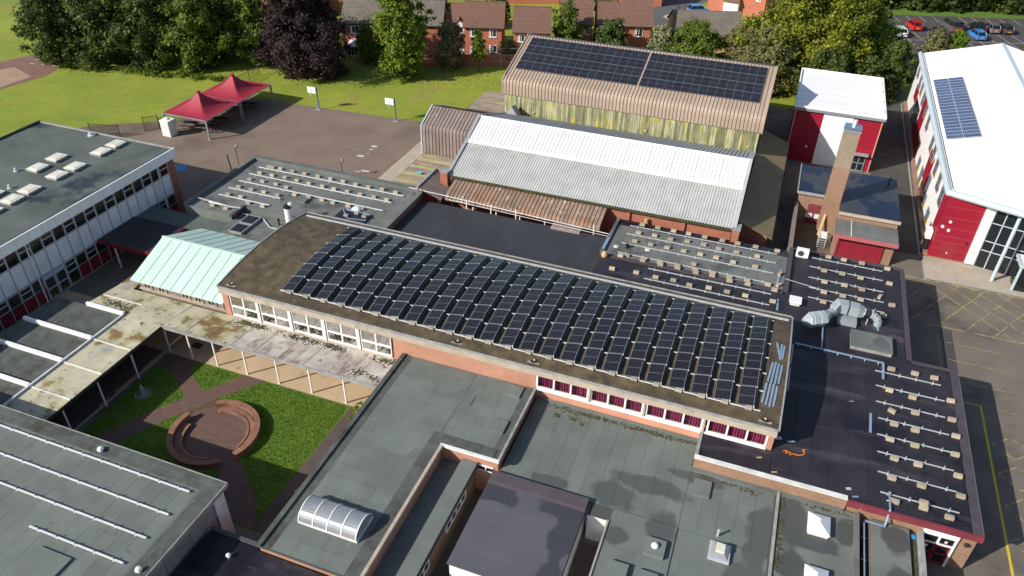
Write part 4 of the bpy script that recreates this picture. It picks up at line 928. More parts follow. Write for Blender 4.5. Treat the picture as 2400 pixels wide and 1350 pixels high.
for k in range(n):
    a, b = x0+k*w+.01, x0+(k+1)*w-.01
    o = MB().px(prf+[(y+.03,z-.05) for y,z in prf[::-1]], a, b).build('roof_sheet', 'brown_sheet', sp)
    sm = [(y-(.05 if z < 8.5 else .0),z+(.055 if z > 8.1 else 0)) for y,z in prf]
    MB().px(sm+prf[::-1], b-.004, b+.024).build('seam', 'seam', o)
MB().px([(90.4,11.1),(99.4,8.3),(99.4,8.36),(90.4,11.18)], x0, x1).build('roof_back', 'brown_sheet', sp)
MB().box(x0,x1,90.32,90.6,11.15,11.24).build('ridge_cap', 'pv_dark', sp)
MB().px([(81.44,6.6),(81.44,8.0),(81.6,8.5),(82.3,8.85),(90.4,11.3),(90.4,11.1),(82.3,8.65),(81.6,8.2),(81.56,6.6)], -31.2, -31.08).build('verge_trim', 'brown_sheet', sp)
MB().px([(81.44,6.6),(81.44,8.0),(81.6,8.5),(82.3,8.85),(90.4,11.3),(90.4,11.1),(82.3,8.65),(81.6,8.2),(81.56,6.6)], -1.22, -1.1).build('verge_trim', 'brown_sheet', sp)
for x in (-27.2,-13.7,-2.3): MB().box(x-.14,x+.14,81.5,81.59,4.75,5.0).build('wall_light', 'slab_moss', sp)
SLA = math.atan(.3063)
def pv_array(name, label, x0, x1, ncol, nrow, origin, length, group):
    t = thing(name, label, 'solar array', origin, group)
    t.rotation_euler = (SLA,0,0)
    w = (x1-x0)/ncol; h = length/nrow
    fr = MB()
    for b in ((0,w-.02,0,.02),(0,w-.02,h-.045,h-.02),(0,.012,.02,h-.045),(w-.032,w-.02,.02,h-.045)): fr.box(b[0],b[1],b[2],b[3],0,.04)
    fr = fr.mesh('frame', 'pv_frame'); ce = MB().box(.012,w-.032,.02,h-.045,.005,.034).mesh('module', 'cells2')
    mbm = MB().box(.012,w-.032,h/2-.018,h/2-.006,.0345,.036).mesh('middle_bar', 'pv_frame')
    for i in range(ncol):
        for j in range(nrow):
            p = bpy.data.objects.new('module', ce); COL.objects.link(p); p.parent = t; p.location = (i*w, j*h, 0)
            for nm, me in (('frame',fr),('middle_bar',mbm)):
                q = bpy.data.objects.new(nm, me); COL.objects.link(q); q.parent = p
    return t
pv_array('solar_array', 'solar array on the tan sports hall roof, nearer the playing field', -30.32, -15.75, 15, 4, (-30.32, 83.6, 9.19), 6.45, 'arrays on the sports hall')
pv_array('solar_array', 'solar array on the tan sports hall roof, nearer the red and white block', -15.45, -2.15, 14, 4, (-15.45, 83.6, 9.19), 6.45, 'arrays on the sports hall')

# ---------------- mansard annex
ma = thing('mansard_annex', 'small mauve brown standing seam annex with rounded eave by the playground', 'building', (-35, 79.5, 0))
MB().box(-39.1, -31.2, 76.15, 82.8, -.05, 3.2).build('wall', 'mauve_sheet', ma)
prf = [(76.0,0),(76.0,3.1),(76.06,3.35),(76.25,3.52),(76.6,3.66),(79.3,4.75)]
n = 18; x0, x1 = -39.25, -31.3; w = (x1-x0)/n
for k in range(n):
    a, b = x0+k*w+.012, x0+(k+1)*w-.012
    o = MB().px(prf+[(y+.03,z-.05) for y,z in prf[::-1]], a, b).build('roof_sheet', 'mauve_sheet', ma)
    sm = [(y-(.05 if z < 3.5 else 0),z+(.055 if z > 3.2 else 0)) for y,z in prf]
    MB().px(sm+prf[::-1], b-.012, b+.032).build('seam', 'seam', o)
    MB().px([(79.3,4.69),(82.9,3.3),(82.9,3.36),(79.3,4.75)], a, b).build('roof_sheet', 'mauve_sheet', ma)
    MB().px([(79.3,4.75),(82.9,3.36),(82.9,3.41),(79.3,4.8)], b-.012, b+.032).build('seam', 'seam', ma)
MB().px([(75.93,0),(75.93,3.1),(76.0,3.45),(76.3,3.66),(79.3,4.88),(83,3.42),(83,3.25),(79.3,4.7),(76.4,3.5),(76.12,3.2),(76.12,0)], -39.4, -39.26).build('verge_trim', 'pale_blue', ma)
single('traffic_cone', MB().lathe((0,0,0), [(.2,0),(.2,.03),(.15,.04),(.04,.5)], 12), 'cyan', 'bright blue cone toppled on the boardwalk', 'cone', base=(0,0,0)).location = (-36.9,70.6,.25)
bpy.data.objects['traffic_cone'].rotation_euler = (0, RAD(-80), RAD(25))

# ---------------- raised grey roof with the barrel rooflight
rb = thing('raised_roof_block', 'brick block with raised grey felt roof and barrel rooflight beside the courtyard', 'building', (-18, 30, 0))
MB().prism([(-22.2,20.3),(-15.8,20.3),(-15.8,30.95),(-11.9,30.95),(-11.9,38.1),(-22.2,38.1)], -.05, 3.05).build('wall', 'brick', rb)
rf = MB().prism([(-22.3,20.2),(-15.7,20.2),(-15.7,30.85),(-11.8,30.85),(-11.8,38.12),(-22.3,38.12)], 3.052, 3.15).build('roof', 'felt_base', rb)
sheets(rf, 'felt_sheet', -22.0, -16.3, 20.3, 38.1, 3.15, 1.0, 'felt', 'x', stagger=.29)
sheets(rf, 'felt_sheet', -16.28, -12.35, 31.4, 38.1, 3.15, 1.0, 'felt', 'x', stagger=.53)
pbox('kerb', -22.32, -22.02, 20.2, 38.1, 3.15, 3.3, 'felt_edge', rf); pbox('border_sheet', -22.0, -21.45, 20.3, 38.08, 3.165, 3.172, 'felt_edge', rf)
pbox('kerb', -16.75, -15.9, 20.2, 31.86, 3.15, 3.19, 'felt_edge', rf); pbox('kerb', -15.88, -12.3, 31.0, 31.85, 3.15, 3.19, 'felt_edge', rf); pbox('kerb', -12.5, -11.95, 31.87, 38.1, 3.15, 3.2, 'felt_edge', rf)
pbox('edge_trim', -15.88, -15.68, 20.2, 30.8, 3.06, 3.26, 'concrete', rf); pbox('edge_trim', -15.88, -11.8, 30.82, 30.99, 3.06, 3.26, 'white_dirty', rf); pbox('edge_trim', -11.94, -11.78, 31.0, 38.1, 3.06, 3.3, 'concrete_grey', rf)
for x0,x1,y0,y1 in ((-13.85,-12.6,36.75,37.85),(-13.45,-12.45,33.2,34.35),(-16.6,-15.5,34.9,35.9)):
    single('felt_hatch', MB().box(x0,x1,y0,y1,3.162,3.32 if x0 > -15 else 3.2), 'felt', ('felt covered box on the raised roof by the hall brick wall' if y0 > 36 else 'felt covered box on the raised roof near the sunken strip corner' if x0 > -14 else 'low felt patch in the middle of the raised grey roof'), 'hatch', 'felt boxes on the raised grey roof', base=(x0,y0,3.16))
br = thing('barrel_rooflight', 'long polycarbonate barrel rooflight with white ribs on the grey roof', 'rooflight', (-19,23.3,3.16))
MB().box(-21.0,-17.1,22.35,24.25,3.162,3.32).build('upstand', 'white_dirty', br)
N = 14; arc = [(23.3-.92*math.cos(math.pi*i/N), 3.32+.72*math.sin(math.pi*i/N)) for i in range(N+1)]
m = MB()
vs = [(-20.95,y,z) for y,z in arc]+[(-17.15,y,z) for y,z in arc]
m.add(vs, [(i,i+1,N+2+i,N+1+i) for i in range(N)]+[list(range(N+1)), list(range(N+1,2*N+2))[::-1]]); m.build('glazing', 'acrylic', br, smooth=False)
for k in range(5):
    x = -20.98+.94*k; o_ = [(23.3-.95*math.cos(math.pi*i/N), 3.32+.75*math.sin(math.pi*i/N)) for i in range(N+1)]
    i_ = [(23.3-.9*math.cos(math.pi*i/N), 3.32+.7*math.sin(math.pi*i/N)) for i in range(N+1)]
    MB().px(o_+i_[::-1], x, x+.06).build('rib', 'white', br)
# sunken strip roof and corridor facade on the lane
st = thing('corridor_block', 'low corridor with sunken felt roof strip and white windows on the lane', 'building', (-14.5, 20, 0))
MB().box(-15.75, -14.36, 6, 30.88, -.05, 1.79).build('core', 'brick_tan', st); MB().box(-14.35, -13.5, 6, 30.88, -.05, 2.34).build('wall', 'brick_tan', st)
rf = MB().box(-15.78, -14.3, 6, 30.9, 1.8, 1.95).build('roof', 'felt', st)
pbox('kerb', -14.36, -13.28, 6, 30.88, 2.345, 2.52, 'felt', rf); pbox('edge_trim', -13.27, -13.2, 6, 30.88, 2.3, 2.58, 'black', rf)
for y0, y1 in ((26.3,29.2),(21.2,23.8),(16,18.6)):
    f = MB(); n = 4; w = (y1-y0)/n
    f.box(-13.5,-13.4,y0,y1,.95,1.05); f.box(-13.5,-13.4,y0,y1,2.2,2.28); f.box(-13.5,-13.4,y0,y1,1.62,1.7)
    for k in range(n+1): f.box(-13.5,-13.39,y0+k*w-.04,y0+k*w+.04,1.05,2.2)
    q = f.build('window', 'white', st)
    for k in range(n):
        MB().box(-13.47,-13.45,y0+k*w+.04,y0+(k+1)*w-.04,1.05,1.62).build('pane', 'glass_dark', q); MB().box(-13.47,-13.45,y0+k*w+.04,y0+(k+1)*w-.04,1.7,2.2).build('pane', 'glass_dark', q)
wn = MB(); wn.box(-13.25,-12.2,30.86,30.94,1.95,2.02); wn.box(-13.25,-12.2,30.86,30.94,2.35,2.42); wn.box(-12.75,-12.68,30.86,30.94,2.02,2.35)
q = wn.build('window', 'white', rb); MB().box(-13.25,-12.2,30.9,30.92,2.02,2.35).build('pane', 'glass_dark', q)
sheet('lane', [(-13.4,5),(-12.1,5),(-12.1,30.8),(-13.4,30.8)], .006, 'path_dark')
# dark purple box roof
t, r = block('purple_roof_block', 'white walled block with smooth purple-grey roof and maroon upstand', -11.95, -5.85, 23.5, 30.4, 2.6, 'white', 'felt_box', 1.05, 'x', over=.1, stagger=None)
MB().px([(29.55,2.6),(30.5,2.6),(30.5,2.78),(29.75,2.68)], -12.05, -5.75).build('upstand', 'maroon_felt', r)
pbox('edge_trim', -5.75, -5.7, 23.4, 30.5, 2.46, 2.64, 'black', r)
BZ = [0]
def blob(name, pts, z, mat, parent):
    BZ[0] = (BZ[0]+1) % 6; z += BZ[0]*.0009
    m = MB(); m.add([(x,y,z) for x,y in pts], [list(range(len(pts)))]); return m.build(name, mat, parent)
def smooth_blob(cx, cy, rx, ry, seed, n=28):
    g_ = random.Random(seed); ph = [g_.uniform(0,6.28) for _ in range(4)]
    return [(cx+rx*math.cos(a)*(1+.13*math.sin(2*a+ph[0])+.1*math.sin(3*a+ph[1])+.05*math.sin(5*a+ph[2])), cy+ry*math.sin(a)*(1+.13*math.sin(2*a+ph[0])+.1*math.sin(3*a+ph[1])+.05*math.sin(5*a+ph[2]))) for a in [2*math.pi*i/n for i in range(n)]]
sheet('lane', [(-5.8,5),(-4.3,5),(-4.3,29.4),(-5.8,29.4)], .006, 'path_dark')
# wide low grey roof in front of the curtained windows
lb = thing('low_roof_block', 'wide low roof of pale grey felt strips below the curtained hall windows', 'building', (-6, 34, 0))
MB().prism([(-11.72,30.6),(-5.6,30.6),(-5.6,29.75),(-4.25,29.75),(-4.25,6),(5.0,6),(5.0,35.6),(-.3,35.6),(-.3,38.1),(-11.72,38.1)], -.05, 2.3).build('wall', 'white_dirty', lb)
rf = MB().prism([(-11.74,30.55),(-5.62,30.55),(-5.62,29.68),(-4.3,29.68),(-4.3,6),(5.02,6),(5.02,35.62),(-.28,35.62),(-.28,38.12),(-11.74,38.12)], 2.302, 2.4).build('roof', 'felt_base', lb)
sheets(rf, 'felt_sheet', -11.7, -.3, 30.6, 38.1, 2.4, 1.02, 'felt_low', 'y')
sheets(rf, 'felt_sheet', -.28, 4.9, 30.6, 35.6, 2.4, 1.02, 'felt_low', 'y'); sheets(rf, 'felt_sheet', -.28, 4.9, 8, 30.58, 2.4, 1.02, 'felt_low', 'x', stagger=.4)
sheets(rf, 'felt_sheet', -4.22, -.3, 8, 30.58, 2.46, 1.3, 'felt_low', 'x', stagger=.3)
pbox('edge_trim', -4.36, -4.24, 8, 29.6, 2.3, 2.55, 'concrete_grey', rf); pbox('raised_slab', -4.24, -.29, 8, 30.6, 2.4, 2.46, 'felt_base', rf)
pbox('flashing', -11.7, -.3, 38.02, 38.13, 2.4, 2.56, 'felt', rf)
# moss line along the wall and joints
def moss_on(parent, pts, z, seed, smin=.03, smax=.1):
    g_ = random.Random(seed); vs = []; fs = []
    for cx, cy, sx, sy, n in pts:
        for _ in range(n):
            x = g_.gauss(cx,sx); y = g_.gauss(cy,sy); s = g_.uniform(smin,smax); a = g_.uniform(0,6.28); k = len(vs)
            vs += [(x+s*math.cos(a+q),y+s*math.sin(a+q),z) for q in (0,1.6,3.1,4.7)]+[(x,y,z+g_.uniform(.02,.06))]; fs += [(k+q,k+(q+1)%4,k+4) for q in range(4)]
    g = MB(); g.v = vs; g.f = fs; g.m = [0]*len(fs); o = g.build('moss', 'moss', parent); o['kind'] = 'stuff'
moss_on(rf, [(-10+1.0*k, 37.75-.05*(k%3), .5, .1, 26+14*(k%4)) for k in range(10)]+[(-9.8,36.9,.15,.1,25),(-8.6,37,.2,.1,30),(-8.0,36.7,.1,.1,14),(.6,35.1,.3,.12,26),(3.4,35.0,.3,.12,30),(-.2,35.7,.1,.4,16),(2.2,35.1,.5,.06,30)], 2.412, 5)
single('felt_hatch', MB().box(.0,1.1,33.4,34.75,2.42,2.55), 'felt', 'square felt covered hatch by the brick edged dark roof', 'hatch', base=(.55,34,2.42))
t = thing('dome_vent', 'square felt box with small white domed vent on it', 'vent', (-1.3,28.6,2.48))
MB().box(-1.9,-.7,28.0,29.2,2.475,2.72).build('box', 'felt', t); MB().lathe((-1.3,28.62,2.72), [(.2,0),(.22,.08),(.15,.18),(.04,.22)], 14).build('dome', 'white', t)
for x0, x1 in ((-3.55,-2.4),(-1.95,-.75)): single('felt_hatch', MB().box(x0,x1,25.6,26.85,2.475,2.75), 'felt', ('felt box south of the domed vent, on the white lane wall side' if x0 < -3 else 'felt box directly south of the small white domed vent'), 'hatch', 'felt boxes south of the domed vent', base=(x0,26,2.475))
t = thing('cowl_vent', 'stepped silver louvred roof cowl with pale top', 'vent', (2.25,29.7,2.42))
MB().box(1.65,2.85,29.1,30.35,2.415,2.6).build('base', 'galv', t)
MB().add([(1.75,29.2,2.6),(2.75,29.2,2.6),(2.75,30.25,2.6),(1.75,30.25,2.6),(1.95,29.4,2.8),(2.55,29.4,2.8),(2.55,30.05,2.8),(1.95,30.05,2.8)],[(0,1,5,4),(1,2,6,5),(2,3,7,6),(3,0,4,7),(4,5,6,7)]).build('skirt', 'acrylic', t)
MB().box(2.0,2.5,29.45,30.0,2.8,2.98).build('cap', 'skylight', t)
single('vent_pipe', MB().lathe((2.0,30.9,2.41), [(.07,0),(.07,.55),(.05,.56)], 10), 'galv', 'slim grey vent pipe beside the silver cowl', 'vent', base=(2.0,30.9,2.41))
# module with white pyramid rooflights
t, r = block('pyramid_roof_block', 'low module roof with white pyramid rooflights and damp stains', 5.15, 9.75, 6, 35.55, 2.45, 'brick_tan', 'felt_modp', 1.2, 'x', over=.0, stagger=None)
pbox('kerb', 9.5, 9.8, 6, 35.5, 2.44, 2.62, 'felt_mod', r); pbox('kerb', 5.02, 5.18, 6, 35.5, 2.3, 2.56, 'concrete_grey', r)
moss_on(r, [(5.4,30+.55*k,.12,.3,20) for k in range(10)]+[(8.0,35.2,.8,.08,60),(9.4,34.6,.1,.5,30)], 2.45, 8)
for i_, y in enumerate((33.65, 29.75, 25.9)):
    t2 = thing('pyramid_rooflight', 'white pyramid rooflight, %s from the brick edged dark roof' % ORD[i_], 'rooflight', (7.5,y,2.45), 'white pyramid rooflights on the module roof')
    MB().box(6.93,8.07,y-.68,y+.68,2.452,2.72).build('upstand', 'white_dirty', t2)
    MB().add([(6.86,y-.75,2.72),(8.14,y-.75,2.72),(8.14,y+.75,2.72),(6.86,y+.75,2.72),(6.86,y-.75,2.78),(8.14,y-.75,2.78),(8.14,y+.75,2.78),(6.86,y+.75,2.78),(7.5,y-.15,3.12),(7.5,y+.15,3.12)],[(0,1,5,4),(1,2,6,5),(2,3,7,6),(3,0,4,7),(4,5,8),(5,6,9,8),(6,7,9),(7,4,8,9)]).build('pyramid', 'skylight_w', t2)
t, r = block('slim_roof_block', 'narrow damp felt roof between the module and the side door', 10.45, 12.65, 6, 35.55, 2.4, 'brick_tan', 'felt_modp', 1.2, 'x', over=.0)
moss_on(r, [(12.9,28+.5*k,.12,.3,26) for k in range(14)], 2.2, 18)
MB().box(12.66,13.1,6,35.5,2.0,2.2).build('gutter', 'felt_base', t); MB().box(13.1,13.36,6,35.5,-.05,2.62).build('parapet', 'concrete_grey', t)
single('paint_lid', MB().lathe((12.9,35.2,2.21), [(.16,0),(.17,.05),(.1,.07)], 14), 'blue_bright', 'round bright blue lid in the mossy gutter', 'lid', base=(12.9,35.2,2.2))
ct = thing('cable_tray', 'blue-grey cable tray dropping off the dark roof to the slim roof', 'cable tray', (11.4,36,3.3))
c = MB(); c.bar((11.3,37.1,3.42),(11.3,35.72,3.42),.1,.06); c.bar((11.3,35.66,3.42),(11.25,35.2,2.5),.1,.06); c.bar((11.3,35.15,2.48),(10.15,35.15,2.48),.12,.06); c.bar((10.12,35.15,2.3),(10.12,20,2.3),.1,.06)
c.build('tray', 'blue_steel', ct)
for y in (36.9,36.4,34,32.4,30.8,29.2): pbox('cleat', (11.15 if y > 35 else 9.98), (11.45 if y > 35 else 10.26), y, y+.05, 3.32 if y > 35 else 2.24, 3.4 if y > 35 else 2.29, 'galv', ct)

# ---------------- dark roofed blocks on the east
db = thing('dark_roof_block', 'large low block with wet dark roof and red fascia round the hall end', 'building', (9, 50, 0))
wl = MB(); wl.prism([(-.2,35.75),(16.25,35.75),(16.25,50.9),(13.2,50.9),(13.2,64.3),(3.75,64.3),(3.75,50.5),(4.5,50.5),(4.5,38.1),(-.2,38.1)], -.05, 2.95)
wl.build('wall', 'brick_tan', db)
rf = MB().prism([(-.25,35.7),(16.32,35.7),(16.32,50.95),(13.26,50.95),(13.26,64.36),(3.7,64.36),(3.7,50.45),(4.36,50.45),(4.36,38.1),(-.25,38.1)], 3.0, 3.25).build('roof', 'felt_dark', db)
sheets(rf, 'felt_sheet', -.05, 4.3, 36.0, 38.08, 3.25, 1.05, 'felt_dark', 'x'); sheets(rf, 'felt_sheet', 4.4, 15.8, 36.0, 50.4, 3.25, 1.15, 'felt_dark', 'y', stagger=.37)
sheets(rf, 'felt_sheet', 4.4, 12.9, 50.7, 64.0, 3.25, 1.15, 'felt_dark', 'y', stagger=.41)
for a in ((-.27,8.95,35.62,35.72,2.42,3.3,'brick_tan'),): pbox('brick_band', *a, db)
pbox('coping', -.3, 8.95, 35.6, 35.95, 3.3, 3.36, 'white_dirty', rf); pbox('edge_trim', -.32, -.1, 35.95, 38.08, 3.1, 3.34, 'concrete_grey', rf)
pbox('fascia', 8.97, 16.4, 35.5, 35.68, 2.9, 3.34, 'red_fascia', db); pbox('fascia', 16.34, 16.42, 35.7, 50.95, 2.95, 3.3, 'lead', db)
pbox('edge_trim', 15.85, 16.38, 35.7, 50.9, 3.25, 3.32, 'maroon_felt', rf); pbox('edge_trim', 12.95, 13.3, 51.2, 64.3, 3.25, 3.34, 'maroon_felt', rf); pbox('edge_trim', 3.7, 12.94, 64.05, 64.36, 3.25, 3.36, 'maroon_felt', rf); pbox('edge_trim', 13.3, 16.36, 50.92, 51.18, 3.22, 3.33, 'maroon_felt', rf)
pbox('kerb', 3.62, 3.98, 56.9, 64.0, 3.25, 3.5, 'maroon_felt', rf)
MB().box(-.3,8.9,35.3,35.6,2.4,2.5).build('flashing', 'felt', db)
# side entrance
dr = MB(); dr.box(13.4,15.3,35.55,35.74,2.45,2.88); dr.box(13.4,13.5,35.58,35.74,0,2.45); dr.box(15.18,15.3,35.58,35.74,0,2.45); dr.box(13.5,15.18,35.6,35.74,1.72,1.82); dr.box(14.3,14.42,35.6,35.74,1.82,2.45)
q = dr.build('door_frame', 'white', db)
for a, b in ((13.52,14.32),(14.36,15.16)):
    d = MB(); d.box(a,b,35.64,35.7,.02,.2); d.box(a,b,35.64,35.7,.85,1.0); d.box(a,b,35.64,35.7,1.6,1.71); d.box(a,a+.1,35.64,35.7,.2,1.6); d.box(b-.1,b,35.64,35.7,.2,1.6)
    q2 = d.build('door', 'garage_red', db); MB().box(a+.1,b-.1,35.66,35.68,.2,1.6).build('pane', 'glass_dark', q2)
MB().box(13.5,14.3,35.66,35.68,1.82,2.45).build('fanlight', 'glass_dark', db); MB().box(14.42,15.18,35.66,35.68,1.82,2.45).build('fanlight', 'glass_dark', db)
MB().box(13.7,13.95,35.63,35.638,1.3,1.5).build('notice', 'white', db); MB().box(14.7,14.85,35.63,35.638,1.95,2.15).build('notice', 'skylight', db)
MB().lathe((15.75,35.55,2.3), [(.12,0),(.14,.12),(.06,.2)], 10).build('wall_lamp', 'rubber', db)
kb = thing('railed_grey_roof_block', 'grey felt roof with dense rails and blocks below the gym wall', 'building', (-4, 58, 0))
MB().box(-12.2, 3.55, 50.75, 63.6, -.05, 2.95).build('wall', 'brick_red', kb)
rf = MB().box(-12.25, 3.6, 50.73, 63.7, 2.96, 3.25).build('roof', 'felt_base', kb)
sheets(rf, 'felt_sheet', -12.0, 3.58, 57.2, 62.6, 3.25, 1.15, 'felt_mod', 'y'); sheets(rf, 'felt_sheet', -12.0, 3.58, 62.62, 63.68, 3.25, 1.1, 'felt_dark', 'x')
sheets(rf, 'felt_sheet', -12.2, 4.3, 50.76, 56.6, 3.25, 1.15, 'felt_dark', 'y', stagger=.3)
pbox('kerb', -11.2, 3.58, 56.62, 57.15, 3.25, 3.3, 'maroon_felt', rf); pbox('kerb', -12.3, -12.0, 57, 63.6, 3.25, 3.45, 'felt_mod', rf)
single('tarpaulin', MB().box(-12.28,-12.02,57.6,59.6,3.452,3.47), 'blue_steel', 'faded blue strip of tarpaulin on the roof kerb', 'tarpaulin', base=(-12.15,58.6,3.45))
for i_, (a, b, y) in enumerate(((-10.85,2.65,62.65),(-10.85,2.68,61.1),(-10.9,2.6,59.35),(-10.8,2.6,57.65),(-7.7,2.7,56.05),(-7.7,2.7,54.4))):
    bracket_rail(a, b, y, 3.262, 9, 'galvanised rail below the gym, %s from the brick gym wall' % ORD[i_], 'rails on the roof below the gym wall', 'galv', up_=.14, w=.08, clip=.12)
KB = [(-9.8,63.2),(-8.3,63.2),(-6.8,63.2),(-5.4,63.2),(-3.9,63.2),(-2.3,63.2),(-.9,63.2),(.7,63.2),(2.6,63.2),(-9.8,61.6),(-8.3,61.7),(-6.8,61.6),(-5.3,61.8),(-3.8,61.8),(-2.4,61.6),(-.8,61.6),(1.0,61.6),(-9.8,60),(-8.3,60),(-6.8,60),(-5.3,60),(-3.8,60),(-2.4,60),(-.9,59.8),(1.0,59.8),(-10.4,57.05),(-9.9,57.35),(-8.3,57.4),(-8.4,57.05),(-6.9,57.3),(-6.8,56.95),(-5.4,57.4),(-5.3,57.0),(-4.1,58.2),(-3.8,57.3),(-3.7,56.85),(-2.3,57.4),(-2.3,56.95),(-.9,57.2),(-.8,56.65),(.6,57.35),(.7,56.75),(2.3,57.35),(2.9,56.7),(-10.6,54.8),(-8.5,55),(-6.8,54.9),(-5.3,55),(-3.9,54.8),(-2.3,55),(-.8,55),(.7,55),(2.9,55)]
KLB = lines_of(KB, True, True, 'brick gym wall', 'the black roof')
for x, y in KB: ballast(x, y, 3.266 if y > 57.2 or y < 56.5 else 3.305, BLK2, KLB[(x,y)], 'ballast on the roof below the gym wall')
ballast(3.2,57.6,3.266,BLK2,'tan ballast block turned askew beside a blue channel','askew ballast by the roof kerb',.9); ballast(3.15,59.4,3.266,BLK2,'tan ballast block turned askew beside a blue channel','askew ballast by the roof kerb',1.2)
single('steel_channel', MB().bar((3.05,58.0,3.266),(3.2,60.2,3.266),.18,.07), 'blue_steel', 'blue channel lying by the kerb of the grey railed roof', 'channel', base=(3.1,58,3.27))
single('steel_channel', MB().bar((3.35,54.0,3.266),(3.3,55.6,3.266),.14,.06), 'blue_steel', 'blue channel lying at the hall corner on the dark strip', 'channel', base=(3.3,54,3.27))
for x, y in ((-11.2,58.6),(-8.4,59.1)): single('roof_drain', MB().lathe((x,y,3.265), [(.24,0),(.24,.03),(.12,.05)], 14), 'skylight', 'round pale drain disc among the rails below the gym', 'drain', 'pale drain discs below the gym', base=(x,y,3.26))
single('tool_bucket', MB().lathe((-10.2,58.8,3.265), [(.16,0),(.2,.35),(.18,.36)], 12), 'black', 'black bucket standing among rails on the grey roof', 'bucket', base=(-10.2,58.8,3.26))
single('rope_coil', MB().lathe((-11.75,56.6,3.3), [(.28,0),(.3,.2),(.18,.45),(.1,.5)], 10), 'wood', 'tan sack of tools at the grey roof corner', 'sack', base=(-11.75,56.6,3.3))
single('cable_drum', MB().lathe((-9.6,64.0,3.26), [(.2,0),(.2,.05),(.1,.06),(.1,.28),(.2,.3),(.2,.34)], 14), 'wood', 'small tan cable drum by the red brick gym wall', 'cable drum', base=(-9.6,64,3.26))
for i_, (a, b, y) in enumerate(((5.6,11.5,63.25),(5.5,11.5,61.7),(5.5,11.5,59.9),(5.6,11.5,58.3),(5.6,11.5,56.8))):
    bracket_rail(a, b, y, 3.266, 4, 'thin galvanised rail by the ductwork, %s from the red shutter' % ORD[i_], 'rails on the dark roof by the ductwork', 'galv', up_=.13, w=.06, clip=.14)
NBL = [(7.0,63.9),(8.3,63.9),(9.8,63.9),(11.9,63.8),(6.7,61.4),(8.2,61.5),(9.7,61.4),(12,61.4),(6.8,59.6),(8.4,59.7),(9.8,59.6),(6.8,58),(8.3,58),(9.7,58),(12.1,58.1),(6.8,56.5),(11.4,56.3)]
NLB = lines_of(NBL, True, True, 'the red shutter door', 'the white air conditioner')
for x, y in NBL:
    ballast(x, y, 3.266, BLK2, NLB[(x,y)], 'ballast on the dark roof by the ductwork')
ballast(11.2,59.0,3.266,BLK2,'tan ballast block standing askew on the dark roof by the ductwork',None,1.2)
for i_, (a, b, y) in enumerate(((10.7,15.1,48.95),(10.7,15.2,47.25),(10.7,15.1,45.5),(10.8,15.2,43.8),(10.7,15.2,42.15),(10.7,15.2,40.5),(10.7,15.2,38.7),(10.8,15.2,37.0))):
    bracket_rail(a, b, y, 3.266, 4, 'thin galvanised rail on the yard side roof, %s from the grey plinth' % ORD[i_], 'rails on the dark roof facing the yard', 'galv', up_=.13, w=.06, clip=.14)
SBL = [(11.6,47),(13.1,46.8),(15.6,47.4),(13.2,45.2),(15.5,45.4),(11.8,43.5),(13.1,43.4),(15.6,43.8),(11.5,41.9),(13,41.9),(15.4,42),(11.7,40.2),(13.1,40.2),(15.4,40.1),(11.5,38.4),(13.2,38.4),(15.4,38.4),(11.6,36.5),(13.2,36.6),(14.6,36.4),(11.8,49.5),(13.4,49.6),(14.7,49.6)]
SLB = lines_of(SBL, False, False, 'the red fascia', 'the yard edge')
for x, y in SBL:
    ballast(x, y, 3.266, BLK2, SLB[(x,y)], 'ballast on the dark roof facing the yard')
ballast(11.7,44.8,3.266,BLK2,'tan ballast block twisted out of line on the dark roof facing the yard',None,-.45)
ballast(13.15,36.8,3.506,BLK2,'tan ballast block stacked on another near the red fascia',None)
tr_ = thing('cable_tray', 'long blue-grey cable tray crossing the dark roof with a branch', 'cable tray', (8,50,3.27))
c = MB(); c.bar((5.0,50.0,3.36),(11.3,50.0,3.36),.12,.07); c.bar((6.9,50.1,3.36),(6.9,53.6,3.36),.1,.07); c.bar((11.25,49.9,3.36),(11.2,48.1,3.36),.16,.08)
c.build('tray', 'blue_steel', tr_)
for k in range(7): pbox('cleat', 5.2+.95*k, 5.26+.95*k, 49.85, 50.15, 3.266, 3.355, 'galv', tr_)
mb = MB().bar((3.6,58.5,3.55),(6.2,58.35,3.35),.05,.04); single('conduit', mb, 'galv', 'thin conduit crossing the roof kerb', 'conduit', base=(3.6,58.5,3.4))
for (a, b, w_) in (((10.35,44.1),(10.3,42.2),.16),((11.0,54.2),(10.75,56.2),.16)): single('steel_channel', MB().bar((a[0],a[1],3.266),(b[0],b[1],3.266),w_,.07), 'blue_steel', 'single blue channel lying on the dark roof '+('facing the yard' if a[1] < 50 else 'under the duct end'), 'channel', base=(a[0],a[1],3.27))
t = thing('roof_plinth', 'long rectangular grey felt covered plinth on the dark roof', 'plinth', (10.4,52.1,3.27))
MB().box(8.95,11.85,51.05,53.1,3.266,3.58).build('upstand', 'concrete_grey', t); MB().box(8.9,11.9,51.0,53.15,3.582,3.64).build('lid', 'felt', t); blob('damp_patch', smooth_blob(11.1,52.1,.55,.75,44), 3.645, 'felt_wet', t)
blob('patch', [(11.7,53.8),(12.2,54.2),(12.8,53.9),(13.0,53.5),(12.7,53.2),(12.0,53.35)], 3.268, 'maroon_felt', db)
